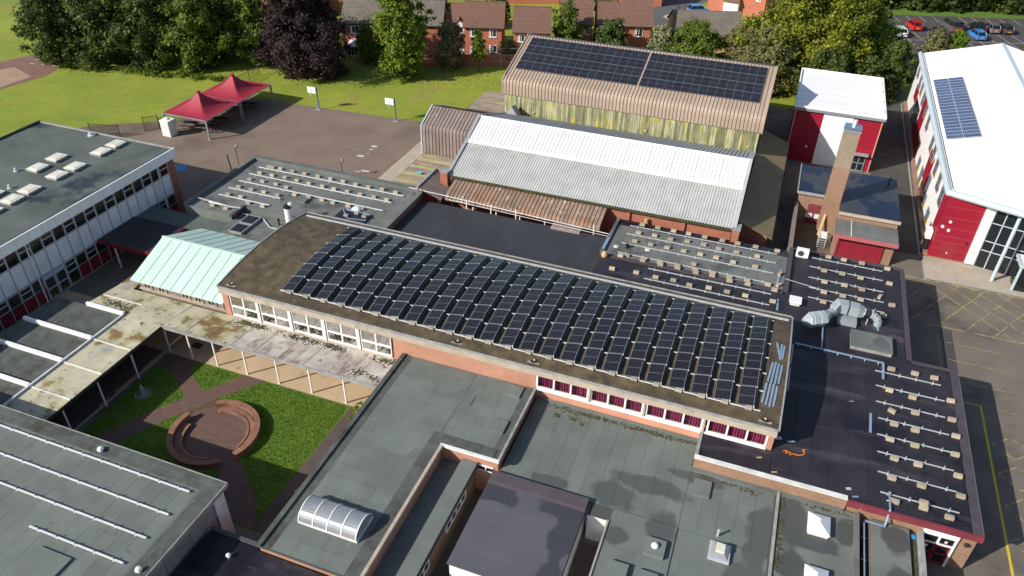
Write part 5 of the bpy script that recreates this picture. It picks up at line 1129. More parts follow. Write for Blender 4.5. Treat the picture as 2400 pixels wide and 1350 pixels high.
# ductwork
du = thing('ductwork', 'galvanised duct with faceted cowl snaking over the dark roof', 'duct', (8,54,3.27))
def duct(secs, mat='duct_grey', nm='duct_section'):    # secs: list of (centre, half width, half height, direction)
    m = MB(); vs = []
    for c, hw, hh, d in secs:
        d = Vector(d).normalized(); s_ = d.cross(Vector((0,0,1))).normalized(); u_ = s_.cross(d); c = Vector(c)
        vs += [c+s_*hw+u_*hh, c-s_*hw+u_*hh, c-s_*hw-u_*hh, c+s_*hw-u_*hh]
    n = len(secs); fs = [(0,1,2,3), (4*n-1,4*n-2,4*n-3,4*n-4)]
    for k in range(n-1): fs += [(4*k+i,4*(k+1)+i,4*(k+1)+(i+1)%4,4*k+(i+1)%4) for i in range(4)]
    m.add(vs, fs); return m.build(nm, mat, du)
hx = Vector((.88,.475,0)); hs = Vector((.475,-.88,0)); hu = Vector((0,0,1)); hexs = [(-.62,0),(-.34,.5),(.34,.5),(.62,0),(.34,-.5),(-.34,-.5)]
def hexring(c, k): return [Vector(c)+hs*a_*k+hu*b_*k for a_, b_ in hexs]
m = MB(); r0, r1, r2, r3 = hexring((5.3,52.3,3.98),.35), hexring((5.75,52.55,4.02),1.0), hexring((6.85,53.14,4.1),1.0), hexring((7.2,53.75,4.15),.5)
vs = r0+r1+r2+r3; fs = [list(range(6))[::-1], list(range(18,24))]
for k in range(3): fs += [(6*k+i,6*k+(i+1)%6,6*k+6+(i+1)%6,6*k+6+i) for i in range(6)]
m.add(vs, fs); m.build('cowl', 'duct_grey', du)
for k_ in (.15,.6): 
    c_ = Vector((5.75,52.55,4.02)).lerp(Vector((6.85,53.14,4.1)),k_); ra, rb_ = hexring(c_,1.03), hexring(c_+hx*.05,1.03)
    m = MB(); m.add(ra+rb_, [list(range(6))[::-1], list(range(6,12))]+[(i,(i+1)%6,6+(i+1)%6,6+i) for i in range(6)]); m.build('joint_flange', 'alu', du)
MB().tube((7.15,53.85,4.15),(7.45,54.3,4.18),.3,12).build('collar', 'duct_grey', du)
duct([((7.4,54.3,4.2),.32,.36,(.6,.6,.1)),((7.75,54.9,4.35),.42,.42,(.9,.3,0)),((8.5,54.95,4.3),.42,.42,(1,0,0))])
duct([((8.62,54.95,4.3),.42,.42,(1,0,0)),((9.3,54.95,4.25),.42,.4,(1,0,0)),((9.75,55.0,4.15),.3,.3,(1,0,0))])
MB().tube((9.75,55.0,4.15),(10.3,55.0,4.1),.3,12).build('flexible_collar', 'rubber', du)
pts = [(10.3,55.0,4.1),(10.6,54.97,4.0),(10.85,54.92,3.78),(10.95,54.9,3.5),(10.97,54.9,3.27)]
for a, b in zip(pts, pts[1:]): MB().tube(a, b, .31, 12).build('elbow', 'duct_grey', du)
for x in (9.72,10.28): MB().tube((x,55.0,4.15),(x+.06,55.0,4.14),.36,12).build('flange', 'alu', du)
MB().box(7.95,9.35,53.9,55.3,3.266,3.62).build('fan_base', 'lead', du)
for x, y in ((6.9,53.4),(7.15,54.6),(10.1,54.7),(8.4,54.9),(9.1,54.9)): MB().box(x-.04,x+.04,y-.04,y+.04,3.266,3.8).build('stand', 'galv', du)
t = thing('air_conditioner', 'white air conditioning unit with round fan on the dark roof corner', 'air conditioner', (4.75,63.1,3.27))
MB().box(4.2,5.25,62.85,63.3,3.4,4.15).build('case', 'white', t); MB().tube((4.6,62.83,3.78),(4.6,62.849,3.78),.27,18).build('fan_grille', 'pv_dark', t); MB().box(4.3,5.15,62.95,63.2,3.266,3.4).build('feet', 'galv', t)
t = thing('vent_cowl', 'low white square vent cowl at the hall roof corner', 'vent', (4.6,55.5,3.27))
MB().box(4.25,5.0,55.2,55.9,3.266,3.55).build('base', 'white_dirty', t); MB().box(4.15,5.1,55.1,56.0,3.552,3.7).build('cap', 'white', t)
for y0, y1 in ((46.1,48.8),(43.2,46.0)): single('leaning_sheet', MB().add([(4.45,y0,3.27),(4.5,y0,3.27),(4.75,y0+.2,4.3),(4.7,y0+.2,4.3),(4.45,y1,3.27),(4.5,y1,3.27),(4.75,y1-.2,4.3),(4.7,y1-.2,4.3)],[(0,1,2,3),(7,6,5,4),(0,4,5,1),(1,5,6,2),(2,6,7,3),(3,7,4,0)]), 'white', 'white sheet leaning against the hall end wall', 'sheet', 'white sheets leaning on the hall end', base=(4.5,y0,3.27))
# orange strap and scraps
pts = [(5.0,38.35),(5.25,38.5),(5.15,38.2),(5.45,38.45),(5.4,38.15),(5.65,38.35),(5.9,38.3),(6.2,38.45),(6.3,38.7),(6.15,38.9),(6.35,39.0)]
m = MB()
for a, b in zip(pts, pts[1:]): m.bar((*a,3.272),(*b,3.272),.06,.03)
single('strap', m, 'orange', 'tangled orange strap lying on the wet dark roof', 'strap', base=(5.5,38.4,3.27))
for x, y, l, w_, mt, lb_ in ((3.6,37.2,.3,.09,'wood','wood offcut on the dark roof below the curtained windows'),(4.6,36.3,.32,.08,'wood','wood offcut near the brick edge of the dark roof'),(9.1,44.9,.3,.06,'blue_steel','short blue offcut on the open dark roof'),(9.0,36.6,.28,.18,'galv','crumpled foil scrap near the red fascia'),(9.4,36.1,.34,.1,'blue_steel','short blue offcut near the red fascia'),(5.4,39.4,.5,.12,'blue_steel','bent blue offcut in the hall shadow'),(4.6,39.4,.4,.25,'galv','torn foil scrap at the hall corner')):
    single('scrap', MB().bar((x-l/2,y-l*.2,3.272),(x+l/2,y+l*.2,3.272),w_,.04), mt, lb_, 'scrap', base=(x,y,3.27))

# ---------------- red and white block
rw = thing('red_white_block', 'boxy block with crimson and white cladding and white flat roof', 'building', (6.6, 98, 0))
MB().box(1.85, 11.4, 91.1, 104.4, -.05, 6.5).build('wall', 'red_clad', rw)
MB().box(5.05, 8.3, 91.03, 91.09, 0, 6.35).build('white_panel', 'white', rw)
for x in (1.85, 11.28): MB().box(x, x+.12, 91.02, 91.09, 0, 6.35).build('corner_trim', 'salmon', rw)
for z in (3.1,): MB().box(1.98,5.04,91.06,91.095,z,z+.03).build('joint', 'red_panel', rw); MB().box(8.31,11.27,91.06,91.095,z,z+.03).build('joint', 'red_panel', rw)
MB().box(1.65, 11.6, 90.75, 104.6, 6.4, 6.72).build('fascia', 'steel_grey', rw)
rf = MB().box(1.75, 11.5, 90.85, 104.5, 6.721, 6.78).build('roof', 'white_bright', rw)
for a in ((1.66,11.59,90.76,90.9),(1.66,11.59,104.45,104.59),(1.66,1.8,90.91,104.44),(11.45,11.59,90.91,104.44)): pbox('parapet', a[0],a[1],a[2],a[3],6.722,6.95,'white_bright',rf)
for k in range(4): MB().box(1.8,11.45,93.5+2.7*k,93.54+2.7*k,6.78,6.8).build('joint', 'grey_roof', rf)
for y in (92.2,95.5,99.0,102.0): MB().box(11.43,11.46,y,y+1.3,6.8,6.93).build('scupper', 'maroon_felt', rf)
pbox('ledge_box', 8.6, 9.3, 91.1, 91.5, 6.78, 6.92, 'white', rf)
d = MB(); d.box(9.3,10.75,90.98,91.09,0,.1); d.box(9.3,10.75,90.98,91.09,1.95,2.05); d.box(9.3,9.4,90.98,91.09,.1,1.95); d.box(10.65,10.75,90.98,91.09,.1,1.95); d.box(9.98,10.08,90.98,91.09,.1,1.95); d.box(9.4,10.65,90.98,91.09,.95,1.05)
q = d.build('door', 'steel_grey', rw); MB().box(9.4,10.65,91.02,91.04,.1,1.95).build('pane', 'glass_dark', q); MB().box(9.2,10.9,90.3,91.05,2.15,2.25).build('door_hood', 'lead', rw)
for x, z in ((4.0,1.95),(9.2,2.5)): MB().box(x-.12,x+.12,90.9,91.09,z,z+.14).build('wall_light', 'white', rw)

# ---------------- boiler house and chimney
bh = thing('boiler_house', 'brick boiler house with dark flat roofs and red shutter door', 'building', (9.5, 76, 0))
MB().box(3.85, 7.7, 76.0, 82.3, -.05, 3.3).build('wall', 'brick_tan', bh); MB().box(7.72, 13.2, 72.9, 82.3, -.05, 3.3).build('wall', 'brick_tan', bh)
MB().box(3.7, 7.72, 75.8, 82.4, 3.3, 3.5).build('roof', 'felt_wetroof', bh); MB().box(7.74, 13.3, 72.75, 82.4, 3.3, 3.52).build('roof', 'felt_wetroof', bh)
MB().box(3.65,7.7,75.7,75.79,3.25,3.54).build('edge_trim', 'concrete_grey', bh); MB().box(7.7,13.35,72.65,72.74,3.25,3.56).build('edge_trim', 'concrete', bh); MB().box(3.58,3.68,75.8,82.4,3.3,3.62).build('edge_trim', 'lead', bh)
MB().box(7.75, 13.1, 70.25, 72.6, -.05, 2.4).build('wall', 'brick_tan', bh)
rf = MB().box(7.6, 13.25, 69.55, 72.64, 2.62, 2.78).build('roof', 'felt_base', bh)
sheets(rf, 'roof_sheet', 7.62, 13.22, 69.57, 72.62, 2.78, .95, 'felt_mod', 'y')
MB().box(9.0,9.06,69.57,72.6,2.794,2.83).build('white_strip', 'white', rf)
MB().box(7.6,13.25,69.45,69.54,2.4,2.8).build('fascia', 'salmon_red', bh)
f = MB(); f.box(8.05,8.25,70.1,70.24,0,2.3); f.box(12.05,12.2,70.1,70.24,0,2.3); f.box(8.05,12.2,70.1,70.24,2.3,2.42)
q = f.build('door_frame', 'garage_red', bh)
for k in range(23): pbox('shutter_slat', 8.26, 12.04, 70.16, 70.2, .02+.099*k, .02+.099*k+.092, 'garage_red', bh)
MB().box(12.4,12.75,70.12,70.24,1.95,2.2).build('vent', 'black', bh)
MB().box(5.0,7.0,75.9,75.99,.1,2.2).build('door', 'red_fascia', bh); MB().box(4.95,5.6,75.85,75.89,.7,1.2).build('notice', 'white_dirty', bh); MB().box(5.8,6.5,75.85,75.89,.7,1.2).build('notice', 'white_dirty', bh)
ch = thing('chimney', 'tall square brick chimney with steel cap between the boiler roofs', 'chimney', (7,75.2,0))
MB().box(6.25,7.75,74.5,75.65,-.05,7.3).build('stack', 'brick_tan', ch); MB().box(6.27,7.73,74.52,75.63,7.3,11.0).build('upper_stack', 'brick_dark2', ch)
MB().box(6.2,7.8,74.45,75.7,11.0,11.1).build('coping', 'lead', ch); MB().box(6.25,7.75,74.5,75.65,11.1,11.45).build('cap', 'steel_cap', ch); MB().lathe((7.05,75.1,11.45), [(.17,0),(.17,.55),(.19,.56)], 14).build('flue', 'alu', ch)
single('roof_pipe', MB().lathe((12.4,80.7,3.52), [(.09,0),(.09,.7),(.13,.72),(.13,.8)], 10), 'black', 'black vent pipe on the boiler house roof corner', 'vent', base=(12.4,80.7,3.52))
sheet('boiler_yard', [(4.0,64.45),(7.7,64.45),(7.7,76),(4.0,76)], .008, 'earth')
pbox('alley_wall', 3.65, 4.0, 64.5, 76.0, -.05, 2.2, 'brick_dark', None); tag(bpy.data.objects['alley_wall'], 'long low mossy brick wall beside the boiler yard', 'wall')
tp = thing('wire_trolley', 'wire roll cage trolley against the chimney foot', 'trolley', (6.8,71.6,0))
for x in (6.45,7.15):
    for y in (71.1,72.0): MB().tube((x,y,0),(x,y,1.6),.025,6).build('upright', 'galv', tp)
for z in (.2,.45,.7,.95,1.2,1.45):
    m = MB()
    for a, b in (((6.45,71.1),(7.15,71.1)),((7.15,71.1),(7.15,72.0)),((7.15,72.0),(6.45,72.0)),((6.45,72.0),(6.45,71.1))): m.tube((*a,z),(*b,z),.018,6)
    m.build('wire_rung', 'galv', tp)
MB().box(6.47,7.13,71.12,71.98,.12,.16).build('base', 'leaf_paint', tp); MB().box(6.5,7.1,71.2,71.9,1.1,1.5).build('crate', 'skylight_w', tp)
for k, (x, a) in enumerate(((6.45,.25),)): single('timber_board', MB().add([(x-.12,73.5,0),(x+.12,73.5,0),(x+.12+a,74.42,2.1),(x-.12+a,74.42,2.1),(x-.12,73.55,0),(x+.12,73.55,0),(x+.12+a,74.47,2.1),(x-.12+a,74.47,2.1)],[(0,1,2,3),(7,6,5,4),(0,4,5,1),(1,5,6,2),(2,6,7,3),(3,7,4,0)]), 'wood', 'pale timber board leaning against the chimney base', 'board', 'boards leaning on the chimney', base=(x,73.2,0))
for k in range(3):
    y = 66.5+1.1*k; b_ = thing('wheelie_bin', 'dark green bin in the shaded boiler yard', 'bin', (4.6,y,0), 'bins in the boiler yard')
    MB().add([(4.35,y-.3,.05),(4.85,y-.3,.05),(4.85,y+.3,.05),(4.35,y+.3,.05),(4.28,y-.36,1.0),(4.92,y-.36,1.0),(4.92,y+.36,1.0),(4.28,y+.36,1.0)],[(3,2,1,0),(4,5,6,7),(0,1,5,4),(1,2,6,5),(2,3,7,6),(3,0,4,7)]).build('body', 'leaf_paint', b_)
    MB().box(4.25,4.97,y-.4,y+.4,1.002,1.08).build('lid', 'leaf_paint', b_)
    for s_ in (-.28,.28): MB().tube((4.88,y+s_-.03,.1),(4.88,y+s_+.03,.1),.1,10).build('wheel', 'rubber', b_)

# ---------------- large modern block on the right
mo = thing('modern_block', 'modern block with white barrel-gutter roof, crimson front and glazed entrance', 'building', (25, 95, 0))
MB().prism([(16.75,73.4),(16.75,116.8),(40,116.8),(40,75),(25.2,75),(20.85,73.4)], -.05, 6.9).build('wall', 'white', mo)
# roof: west slope, ridge on x=25.7, hip to the south
m = MB()
def corr_poly(name, mat, p00, p01, p10, p11, n):     # n ribs between edge p00-p01 and edge p10-p11
    m = MB(); a0, a1, b0, b1 = map(Vector, (p00,p01,p10,p11)); up_ = Vector((0,0,.035)); vs = []
    ts = []
    for k in range(n): ts += [(k/n,0),((k+.42)/n,0),((k+.5)/n,1),((k+.92)/n,1)]
    ts.append((1,0)); L = len(ts)
    vs = [a0.lerp(a1,t)+up_*h for t,h in ts]+[b0.lerp(b1,t)+up_*h for t,h in ts]
    m.add(vs, [(i,i+1,L+i+1,L+i) for i in range(L-1)]); return m.build(name, mat, mo)
SX, RX, ZE, ZR = 16.75, 25.75, 7.05, 9.5
for k in range(9):
    y0 = 74.0+42.9*k/9; y1 = 74.0+42.9*(k+1)/9-.02
    corr_poly('roof_sheet', 'white_roof', (SX,y0,ZE),(SX,y1,ZE),(RX,y0,ZR),(RX,y1,ZR), 18)
    corr_poly('roof_sheet', 'white_roof', (RX,y0,ZR),(RX,y1,ZR),(40,y0,5.7),(40,y1,5.7), 18)
corr_poly('roof_sheet', 'white_roof', (SX+.05,73.95,ZE),(40,66.0,ZE),(RX,73.98,ZR),(40,74.0,7.5), 60)
MB().box(RX-.2,RX+.2,74,116.9,9.46,9.56).build('ridge_cap', 'pale_blue', mo)
m = MB(); N = 10
g0 = [(SX-.22+.3*math.cos(math.pi*2*i/N), 6.93+.3*math.sin(math.pi*2*i/N)) for i in range(N)]
m.py(g0, 73.6, 117.0); m.build('round_gutter', 'pale_blue', mo, smooth=False)
MB().box(SX+.1,SX+.22,74.2,116.9,7.0,7.13).build('snow_strip', 'black', mo)
MB().tube((16.5,73.7,6.93),(40.5,65.4,6.93),.32,12).build('round_gutter', 'pale_blue', mo)
# west wall panels and windows
wx = 16.75
def wpanel(y0, y1, z0, z1, mat): MB().box(wx-.05, wx-.002, y0, y1, z0, z1).build('wall_panel', mat, mo)
wpanel(99.5,103.3,2.2,6.6,'red_clad'); wpanel(104.2,109.0,.5,3.6,'glass_dark'); wpanel(97.0,104.1,.0,2.1,'red_clad'); wpanel(85.5,88.8,1.6,5.0,'red_clad'); wpanel(73.5,76.0,.0,6.6,'red_clad'); wpanel(84.5,88.2,0,1.5,'glass_dark'); wpanel(109.4,112.3,2.5,4.3,'red_clad')
for yc, z0, z1 in [(114.5,4.4,5.8),(110.6,4.3,5.9),(107.6,4.3,5.9),(104.3,4.2,5.9),(99.8,4.2,5.95),(96.1,4.2,5.95),(89.8,4.2,5.9),(87.0,4.2,5.95),(83.5,4.15,5.9),(80.0,4.1,5.9),(76.9,4.0,5.9),(93.0,.4,2.0),(89.6,.4,2.2),(83.5,.6,2.0),(79.6,.6,2.1),(76.2,.6,2.1)]:
    f = MB(); a, b = yc-.75, yc+.75
    for q0, q1, r0, r1 in ((a,b,z0,z0+.07),(a,b,z1-.07,z1),(a,a+.07,z0+.07,z1-.07),(b-.07,b,z0+.07,z1-.07),(yc-.03,yc+.03,z0+.07,z1-.07),(a+.07,b-.07,(z0+z1)/2-.03,(z0+z1)/2+.03)): f.box(wx-.09,wx-.01,q0,q1,r0,r1)
    q = f.build('window', 'steel_grey', mo); MB().box(wx-.055,wx-.04,a+.07,b-.07,z0+.07,z1-.07).build('pane', 'glass_dark', q)
    MB().box(wx-.085,wx-.005,a-.3,a-.02,z0+.3,z0+.75).build('yellow_tile', 'yellow_new' if int(yc) % 2 else 'mauve_tile', q)
MB().box(16.35,16.7,73.6,116.5,0,.35).build('plinth', 'brick_tan', mo)
pbox('kerb_strip', 15.95, 16.1, 73.6, 116, -.03, .08, 'concrete_grey', None)['kind'] = 'structure'
# south front
fy = 73.38
MB().box(16.7,19.9,fy-.06,fy-.0,.25,6.75).build('wall_panel', 'red_clad', mo); MB().box(16.7,20.7,fy-.08,fy-.0,0,.24).build('plinth', 'brick_tan', mo)
for z in (1.2,2.0,2.6,3.5,4.6,5.7): MB().box(16.72,19.88,fy-.066,fy-.061,z,z+.02).build('joint', 'salmon_red', mo)
MB().box(19.92,20.72,fy-.3,fy-.0,.25,6.6).build('white_pier', 'white', mo)
MB().box(17.5,18.9,fy-.075,fy-.062,.02,1.9).build('door', 'garage_red', mo); MB().box(18.15,18.22,fy-.1,fy-.076,.8,1.0).build('handle', 'white', mo)
for x, z, mt in ((17.0,3.6,'white'),(17.6,3.3,'white'),(17.5,4.2,'skylight'),(19.5,2.2,'rubber')): MB().tube((x,fy-.16,z),(x,fy-.061,z),.14,12).build('wall_light', mt, mo)
MB().box(20.3,20.45,fy-.31,fy-.301,1.5,1.65).build('sticker', 'yellow_new', mo)
GL = [(20.8,73.42),(25.2,75.0),(40,75.0)]
m = MB(); m.add([(20.8,73.3,0),(27,71.6,0),(40,68,0),(40,68,6.5),(27,71.6,6.5),(20.8,73.3,6.5)],[(0,1,4,5),(1,2,3,4)]); m.build('glazing', 'glass_dark', mo)
def gp(t): return (20.8+6.2*t, 73.3-1.7*t)
for t_ in (0,.14,.28,.42,.6,.8,1.0,1.3,1.6,2.0): x, y = gp(t_); MB().box(x-.04,x+.04,y-.1,y+.02,0,6.5).build('mullion', 'pale_blue', mo)
for z in (1.9,2.9,4.8): MB().add([(20.8,73.22,z),(40,68-.08,z),(40,68-.08,z+.07),(20.8,73.22,z+.07),(20.8,73.29,z),(40,67.99,z),(40,67.99,z+.07),(20.8,73.29,z+.07)],[(0,1,2,3),(7,6,5,4),(3,2,6,7),(0,4,5,1)]).build('transom', 'pale_blue', mo)
MB().tube((22.1,71.0,.1),(22.1,71.0,6.75),.16,14).build('column', 'pale_blue', mo); MB().tube((27.5,69.2,.1),(27.5,69.2,6.6),.16,14).build('column', 'pale_blue', mo)
pc = thing('entrance_porch', 'pale blue framed glass entrance porch with ribbed white roof', 'porch', (26,70,0.1))
for x, y in ((23.6,70.0),(28.5,70.0),(23.9,71.8)): MB().box(x-.09,x+.09,y-.09,y+.09,.1,2.6).build('post', 'pale_blue', pc)
MB().box(23.4,30,69.8,72.0,2.6,2.85).build('frame', 'pale_blue', pc)
for k in range(12): MB().box(23.7,30,70.0+.16*k,70.1+.16*k,2.86,2.9).build('roof_rib', 'white_roof', pc)
MB().box(23.7,28.4,69.98,70.0,.1,2.6).build('pane', 'glass_dark', pc); MB().box(23.72,23.75,70.1,71.7,.1,2.6).build('pane', 'glass_dark', pc)
t = thing('solar_array', 'blue solar array of two columns on the white modern roof', 'solar array', (17.2,86.0,7.3)); t.rotation_euler = (0,-math.atan((ZR-ZE)/(RX-SX)),0)
pw, ph_ = 1.6, .955
fr = MB()
for b in ((0,pw-.03,0,.025),(0,pw-.03,ph_-.05,ph_-.025),(0,.025,.025,ph_-.05),(pw-.055,pw-.03,.025,ph_-.05)): fr.box(*b,0,.04)
fr = fr.mesh('frame', 'pv_light'); ce = MB().box(.025,pw-.055,.025,ph_-.05,.005,.034).mesh('module', 'cells_blue')
for i in range(2):
    for j in range(20):
        p = bpy.data.objects.new('module', ce); COL.objects.link(p); p.parent = t; p.location = (i*pw, j*ph_, 0)
        q = bpy.data.objects.new('frame', fr); COL.objects.link(q); q.parent = p
t = thing('wall_condenser', 'white wall mounted condenser at the corner of the crimson front', 'air conditioner', (16.3,74.5,0))
MB().box(16.1,16.6,74.1,75.1,1.6,2.5).build('case', 'white', t); MB().box(16.2,16.6,74.2,75.0,0,1.5).build('stand', 'black', t)

# ================================================================ COURTYARD FURNITURE
def ring(parent, name, r0, r1, z0, z1, spans, mat, step=5, gap=.012):
    """curved wall of separate brick segments"""
    m = MB()
    for a0, a1 in spans:
        n = max(1, int((a1-a0)/step)); da = (a1-a0)/n
        for k in range(n):
            t0, t1 = RAD(a0+k*da), RAD(a0+(k+1)*da); t1 -= gap/r1
            p = [(C0[0]+r*math.cos(t), C0[1]+r*math.sin(t)) for r, t in ((r0,t0),(r1,t0),(r1,t1),(r0,t1))]
            m.prism(p, z0, z1+R.uniform(-.004,.004))
    return m.build(name, mat, parent)
rs = thing('brick_seating_ring', 'round sunken brick seat wall with two openings on the courtyard lawn', 'seat wall', (C0[0],C0[1],0))
SP = [(-26,126),(164,315)]
for s_ in SP: ring(rs, 'wall', 2.80, 3.06, -.02, .46, [s_], 'ring_brick', 11, -.0)
ring(rs, 'coping', 2.74, 3.14, .462, .55, SP, 'ring_brick', 4.2)['kind'] = 'stuff'
for s_ in [(-12,122),(176,300)]: ring(rs, 'seat', 2.22, 2.72, -.02, .2, [s_], 'ring_brick', 8, 0)
ring(rs, 'seat_edge', 2.15, 2.34, .202, .25, [(-12,122),(176,300)], 'ring_brick', 5)['kind'] = 'stuff'
sn = thing('standing_stone', 'small grey standing stone in a gravel ring on the courtyard grass', 'stone', (-40.2,30.1,0))
MB().lathe((-40.2,30.1,.0), [(.2,0),(.2,.1),(.13,.4),(.15,.62),(.07,.85)], 7).build('stone', 'stone', sn)
vs = []; g = MB(); rg = random.Random(4)
for _ in range(170):
    a = rg.uniform(0,6.28); r_ = .62*math.sqrt(rg.random()); s = rg.uniform(.03,.075); g.lathe((-40.2+r_*math.cos(a),30.1+r_*math.sin(a),.0), [(s*.8,0),(s,s*.5),(s*.4,s)], 5)
o = g.build('gravel', 'gravel', sn); o['kind'] = 'stuff'
single('drain_grate', MB().box(-40.6,-39.8,35.9,36.5,.0,.02), 'black_steel', 'flat drain grate in the walkway paving', 'drain', base=(-40.2,36.2,0))

# ================================================================ PLAYGROUND FURNITURE
fcan = []
for y0 in (69.3, 76.0):
    x0, x1, y1 = -71.7, -65.2, y0+6.6; cx, cy = (x0+x1)/2, (y0+y1)/2
    t = thing('shade_canopy', 'red conical fabric shade canopy on grey posts '+('beside the white cabinet' if y0 < 70 else 'farther from the white cabinet'), 'canopy', (cx,cy,0), 'red shade canopies')
    m = MB(); N = 12; rows = []
    per = [(x0+(x1-x0)*k/N, y0) for k in range(N)]+[(x1,y0+(y1-y0)*k/N) for k in range(N)]+[(x1-(x1-x0)*k/N,y1) for k in range(N)]+[(x0,y1-(y1-y0)*k/N) for k in range(N)]
    vs = []; K = 10
    for i in range(K+1):
        s = i/K; r_ = .035+(1-.035)*s; z = 2.5+1.95*(1-s)**2.3
        for (px_, py_) in per:
            mid = min(abs(px_-x0),abs(px_-x1))*min(abs(py_-y0),abs(py_-y1)); e = .0
            vs.append((cx+(px_-cx)*r_, cy+(py_-cy)*r_, z))
    n = len(per); m.add(vs, [(i*n+k, (i+1)*n+k, (i+1)*n+(k+1)%n, i*n+(k+1)%n) for i in range(K) for k in range(n)])
    m.build('fabric', 'canopy_red', t, smooth=True)
    MB().lathe((cx,cy,4.42), [(.3,0),(.3,.12),(.16,.2),(.02,.24)], 14).build('finial', 'canopy_red', t)
    f = MB(); f.box(x0-.06,x1+.06,y0-.06,y0+.06,2.38,2.49); f.box(x0-.06,x1+.06,y1-.06,y1+.06,2.38,2.49); f.box(x0-.06,x0+.06,y0+.06,y1-.06,2.38,2.49); f.box(x1-.06,x1+.06,y0+.06,y1-.06,2.38,2.49)
    f.build('frame', 'steel_grey', t)
    for x, y in ((x0,y0+.02),(x1,y0+.02),(x0,y1-.02),(x1,y1-.02)):
        p = MB().box(x-.09,x+.09,y-.09,y+.09,0,2.37).build('post', 'steel_grey', t); MB().box(x-.16,x+.16,y-.16,y+.16,0,.03).build('base_plate', 'galv', p)
for i, (x, y, a) in enumerate([(-69.8,71.5,.2),(-66.6,71.6,.5),(-67.2,74.0,.1),(-69.5,74.3,.3),(-68.5,77.6,.2),(-69.2,80.4,.1),(-66.8,79.6,.4)]):
    t = thing('picnic_table', 'dark picnic table with fixed benches in the canopy shade', 'picnic table', (x,y,0), 'picnic tables under the canopies', a)
    for k in range(4): MB().box(-.9,.9,-.36+.18*k,-.36+.18*k+.165,.7,.74).build('plank', 'black_steel', t, local=True)
    for s in (-1,1): MB().box(-.9,.9,s*.72-.13,s*.72+.13,.42,.46).build('bench', 'black_steel', t, local=True)
    for s in (-.65,.65):
        m = MB()
        for q in (-1,1): m.tube((s,q*.75,0),(s,q*.2,.7),.035,6)
        m.tube((s,-.8,.41),(s,.8,.41),.03,6); m.build('leg_frame', 'black_steel', t, local=True)
cab = thing('white_cabinet', 'tall white slatted storage cabinet beside the shade canopy', 'cabinet', (-70.6,68.6,0))
MB().box(-71.25,-70.0,68.05,69.25,0,1.95).build('body', 'white', cab); MB().box(-71.3,-69.95,68.0,69.3,1.952,2.02).build('lid', 'white', cab)
for k in range(9): pbox('slat', -71.2+.135*k, -71.2+.135*k+.1, 68.02, 68.045, .08, 1.9, 'white', cab)
single('litter_bag', MB().lathe((-70.7,68.7,2.02), [(.3,0),(.32,.1),(.12,.2)], 8), 'white', 'white bag on the storage cabinet lid', 'bag', base=(-70.7,68.7,2.02))
for x, y in ((-58.1,82.9),(-46.7,83.3)):
    t = thing('basketball_hoop', 'blue pole basketball hoop with white backboard at the playground edge', 'basketball hoop', (x,y,0), 'basketball hoops at the grass edge')
    MB().tube((x,y,0),(x-.03,y,3.1),.07,10).build('pole', 'blue_paint', t); MB().box(x-.35,x+.35,y-.35,y+.35,0,.06).build('base', 'concrete_grey', t)
    MB().box(x-1.25,x-.03,y-.3,y-.25,2.25,3.1).build('backboard', 'white', t); MB().box(x-.85,x-.45,y-.306,y-.302,2.42,2.72).build('target_line', 'white_line', t)
    MB().box(x-.7,x-.0,y-.24,y-.16,2.6,2.7).build('arm', 'blue_paint', t)
    m = MB(); c_ = (x-.65,y-.55)
    for k in range(16):
        a, b = 2*math.pi*k/16, 2*math.pi*(k+1)/16; m.tube((c_[0]+.23*math.cos(a),c_[1]+.23*math.sin(a),2.35),(c_[0]+.23*math.cos(b),c_[1]+.23*math.sin(b),2.35),.014,6)
    m.build('rim', 'orange', t)
    m = MB()
    for k in range(10):
        a = 2*math.pi*k/10; m.tube((c_[0]+.22*math.cos(a),c_[1]+.22*math.sin(a),2.34),(c_[0]+.1*math.cos(a+.5),c_[1]+.1*math.sin(a+.5),1.98),.012,4)
    m.build('net', 'skylight', t)
def railing(name, label, pts, h, sp_, mat='black_steel'):
    t = thing(name, label, 'fence', (pts[0][0],pts[0][1],0))
    for (xa,ya),(xb,yb) in zip(pts,pts[1:]):
        L = math.hypot(xb-xa,yb-ya); n = max(1,round(L/2.6))
        for i in range(n):
            p0 = (xa+(xb-xa)*i/n, ya+(yb-ya)*i/n); p1 = (xa+(xb-xa)*(i+1)/n, ya+(yb-ya)*(i+1)/n)
            MB().tube((*p0,0),(*p0,h+.1),.045,6).build('post', mat, t)
            for z in (.15,h-.1): MB().tube((*p0,z),(*p1,z),.028,5).build('rail', mat, t)
            l = math.hypot(p1[0]-p0[0],p1[1]-p0[1]); k = int(l/sp_)
            for j in range(1,k): q = (p0[0]+(p1[0]-p0[0])*j/k, p0[1]+(p1[1]-p0[1])*j/k); MB().tube((*q,.1),(*q,h),.017,4).build('bar', mat, t)
    xb, yb = pts[-1]; MB().tube((xb,yb,0),(xb,yb,h+.1),.045,6).build('post', mat, t); return t
railing('railing', 'black bar railing running behind the red shade canopies', [(-74.1,68.2),(-72.9,69.4)], 1.95, .16)
railing('railing', 'long black bar railing between playground and field up to the trees', [(-72.9,69.5),(-72.9,83),(-73.4,91)], 1.5, .22)
railing('railing', 'short black railing gate beside the classroom block end', [(-75.6,65.6),(-79.2,64.6)], 1.7, .16)
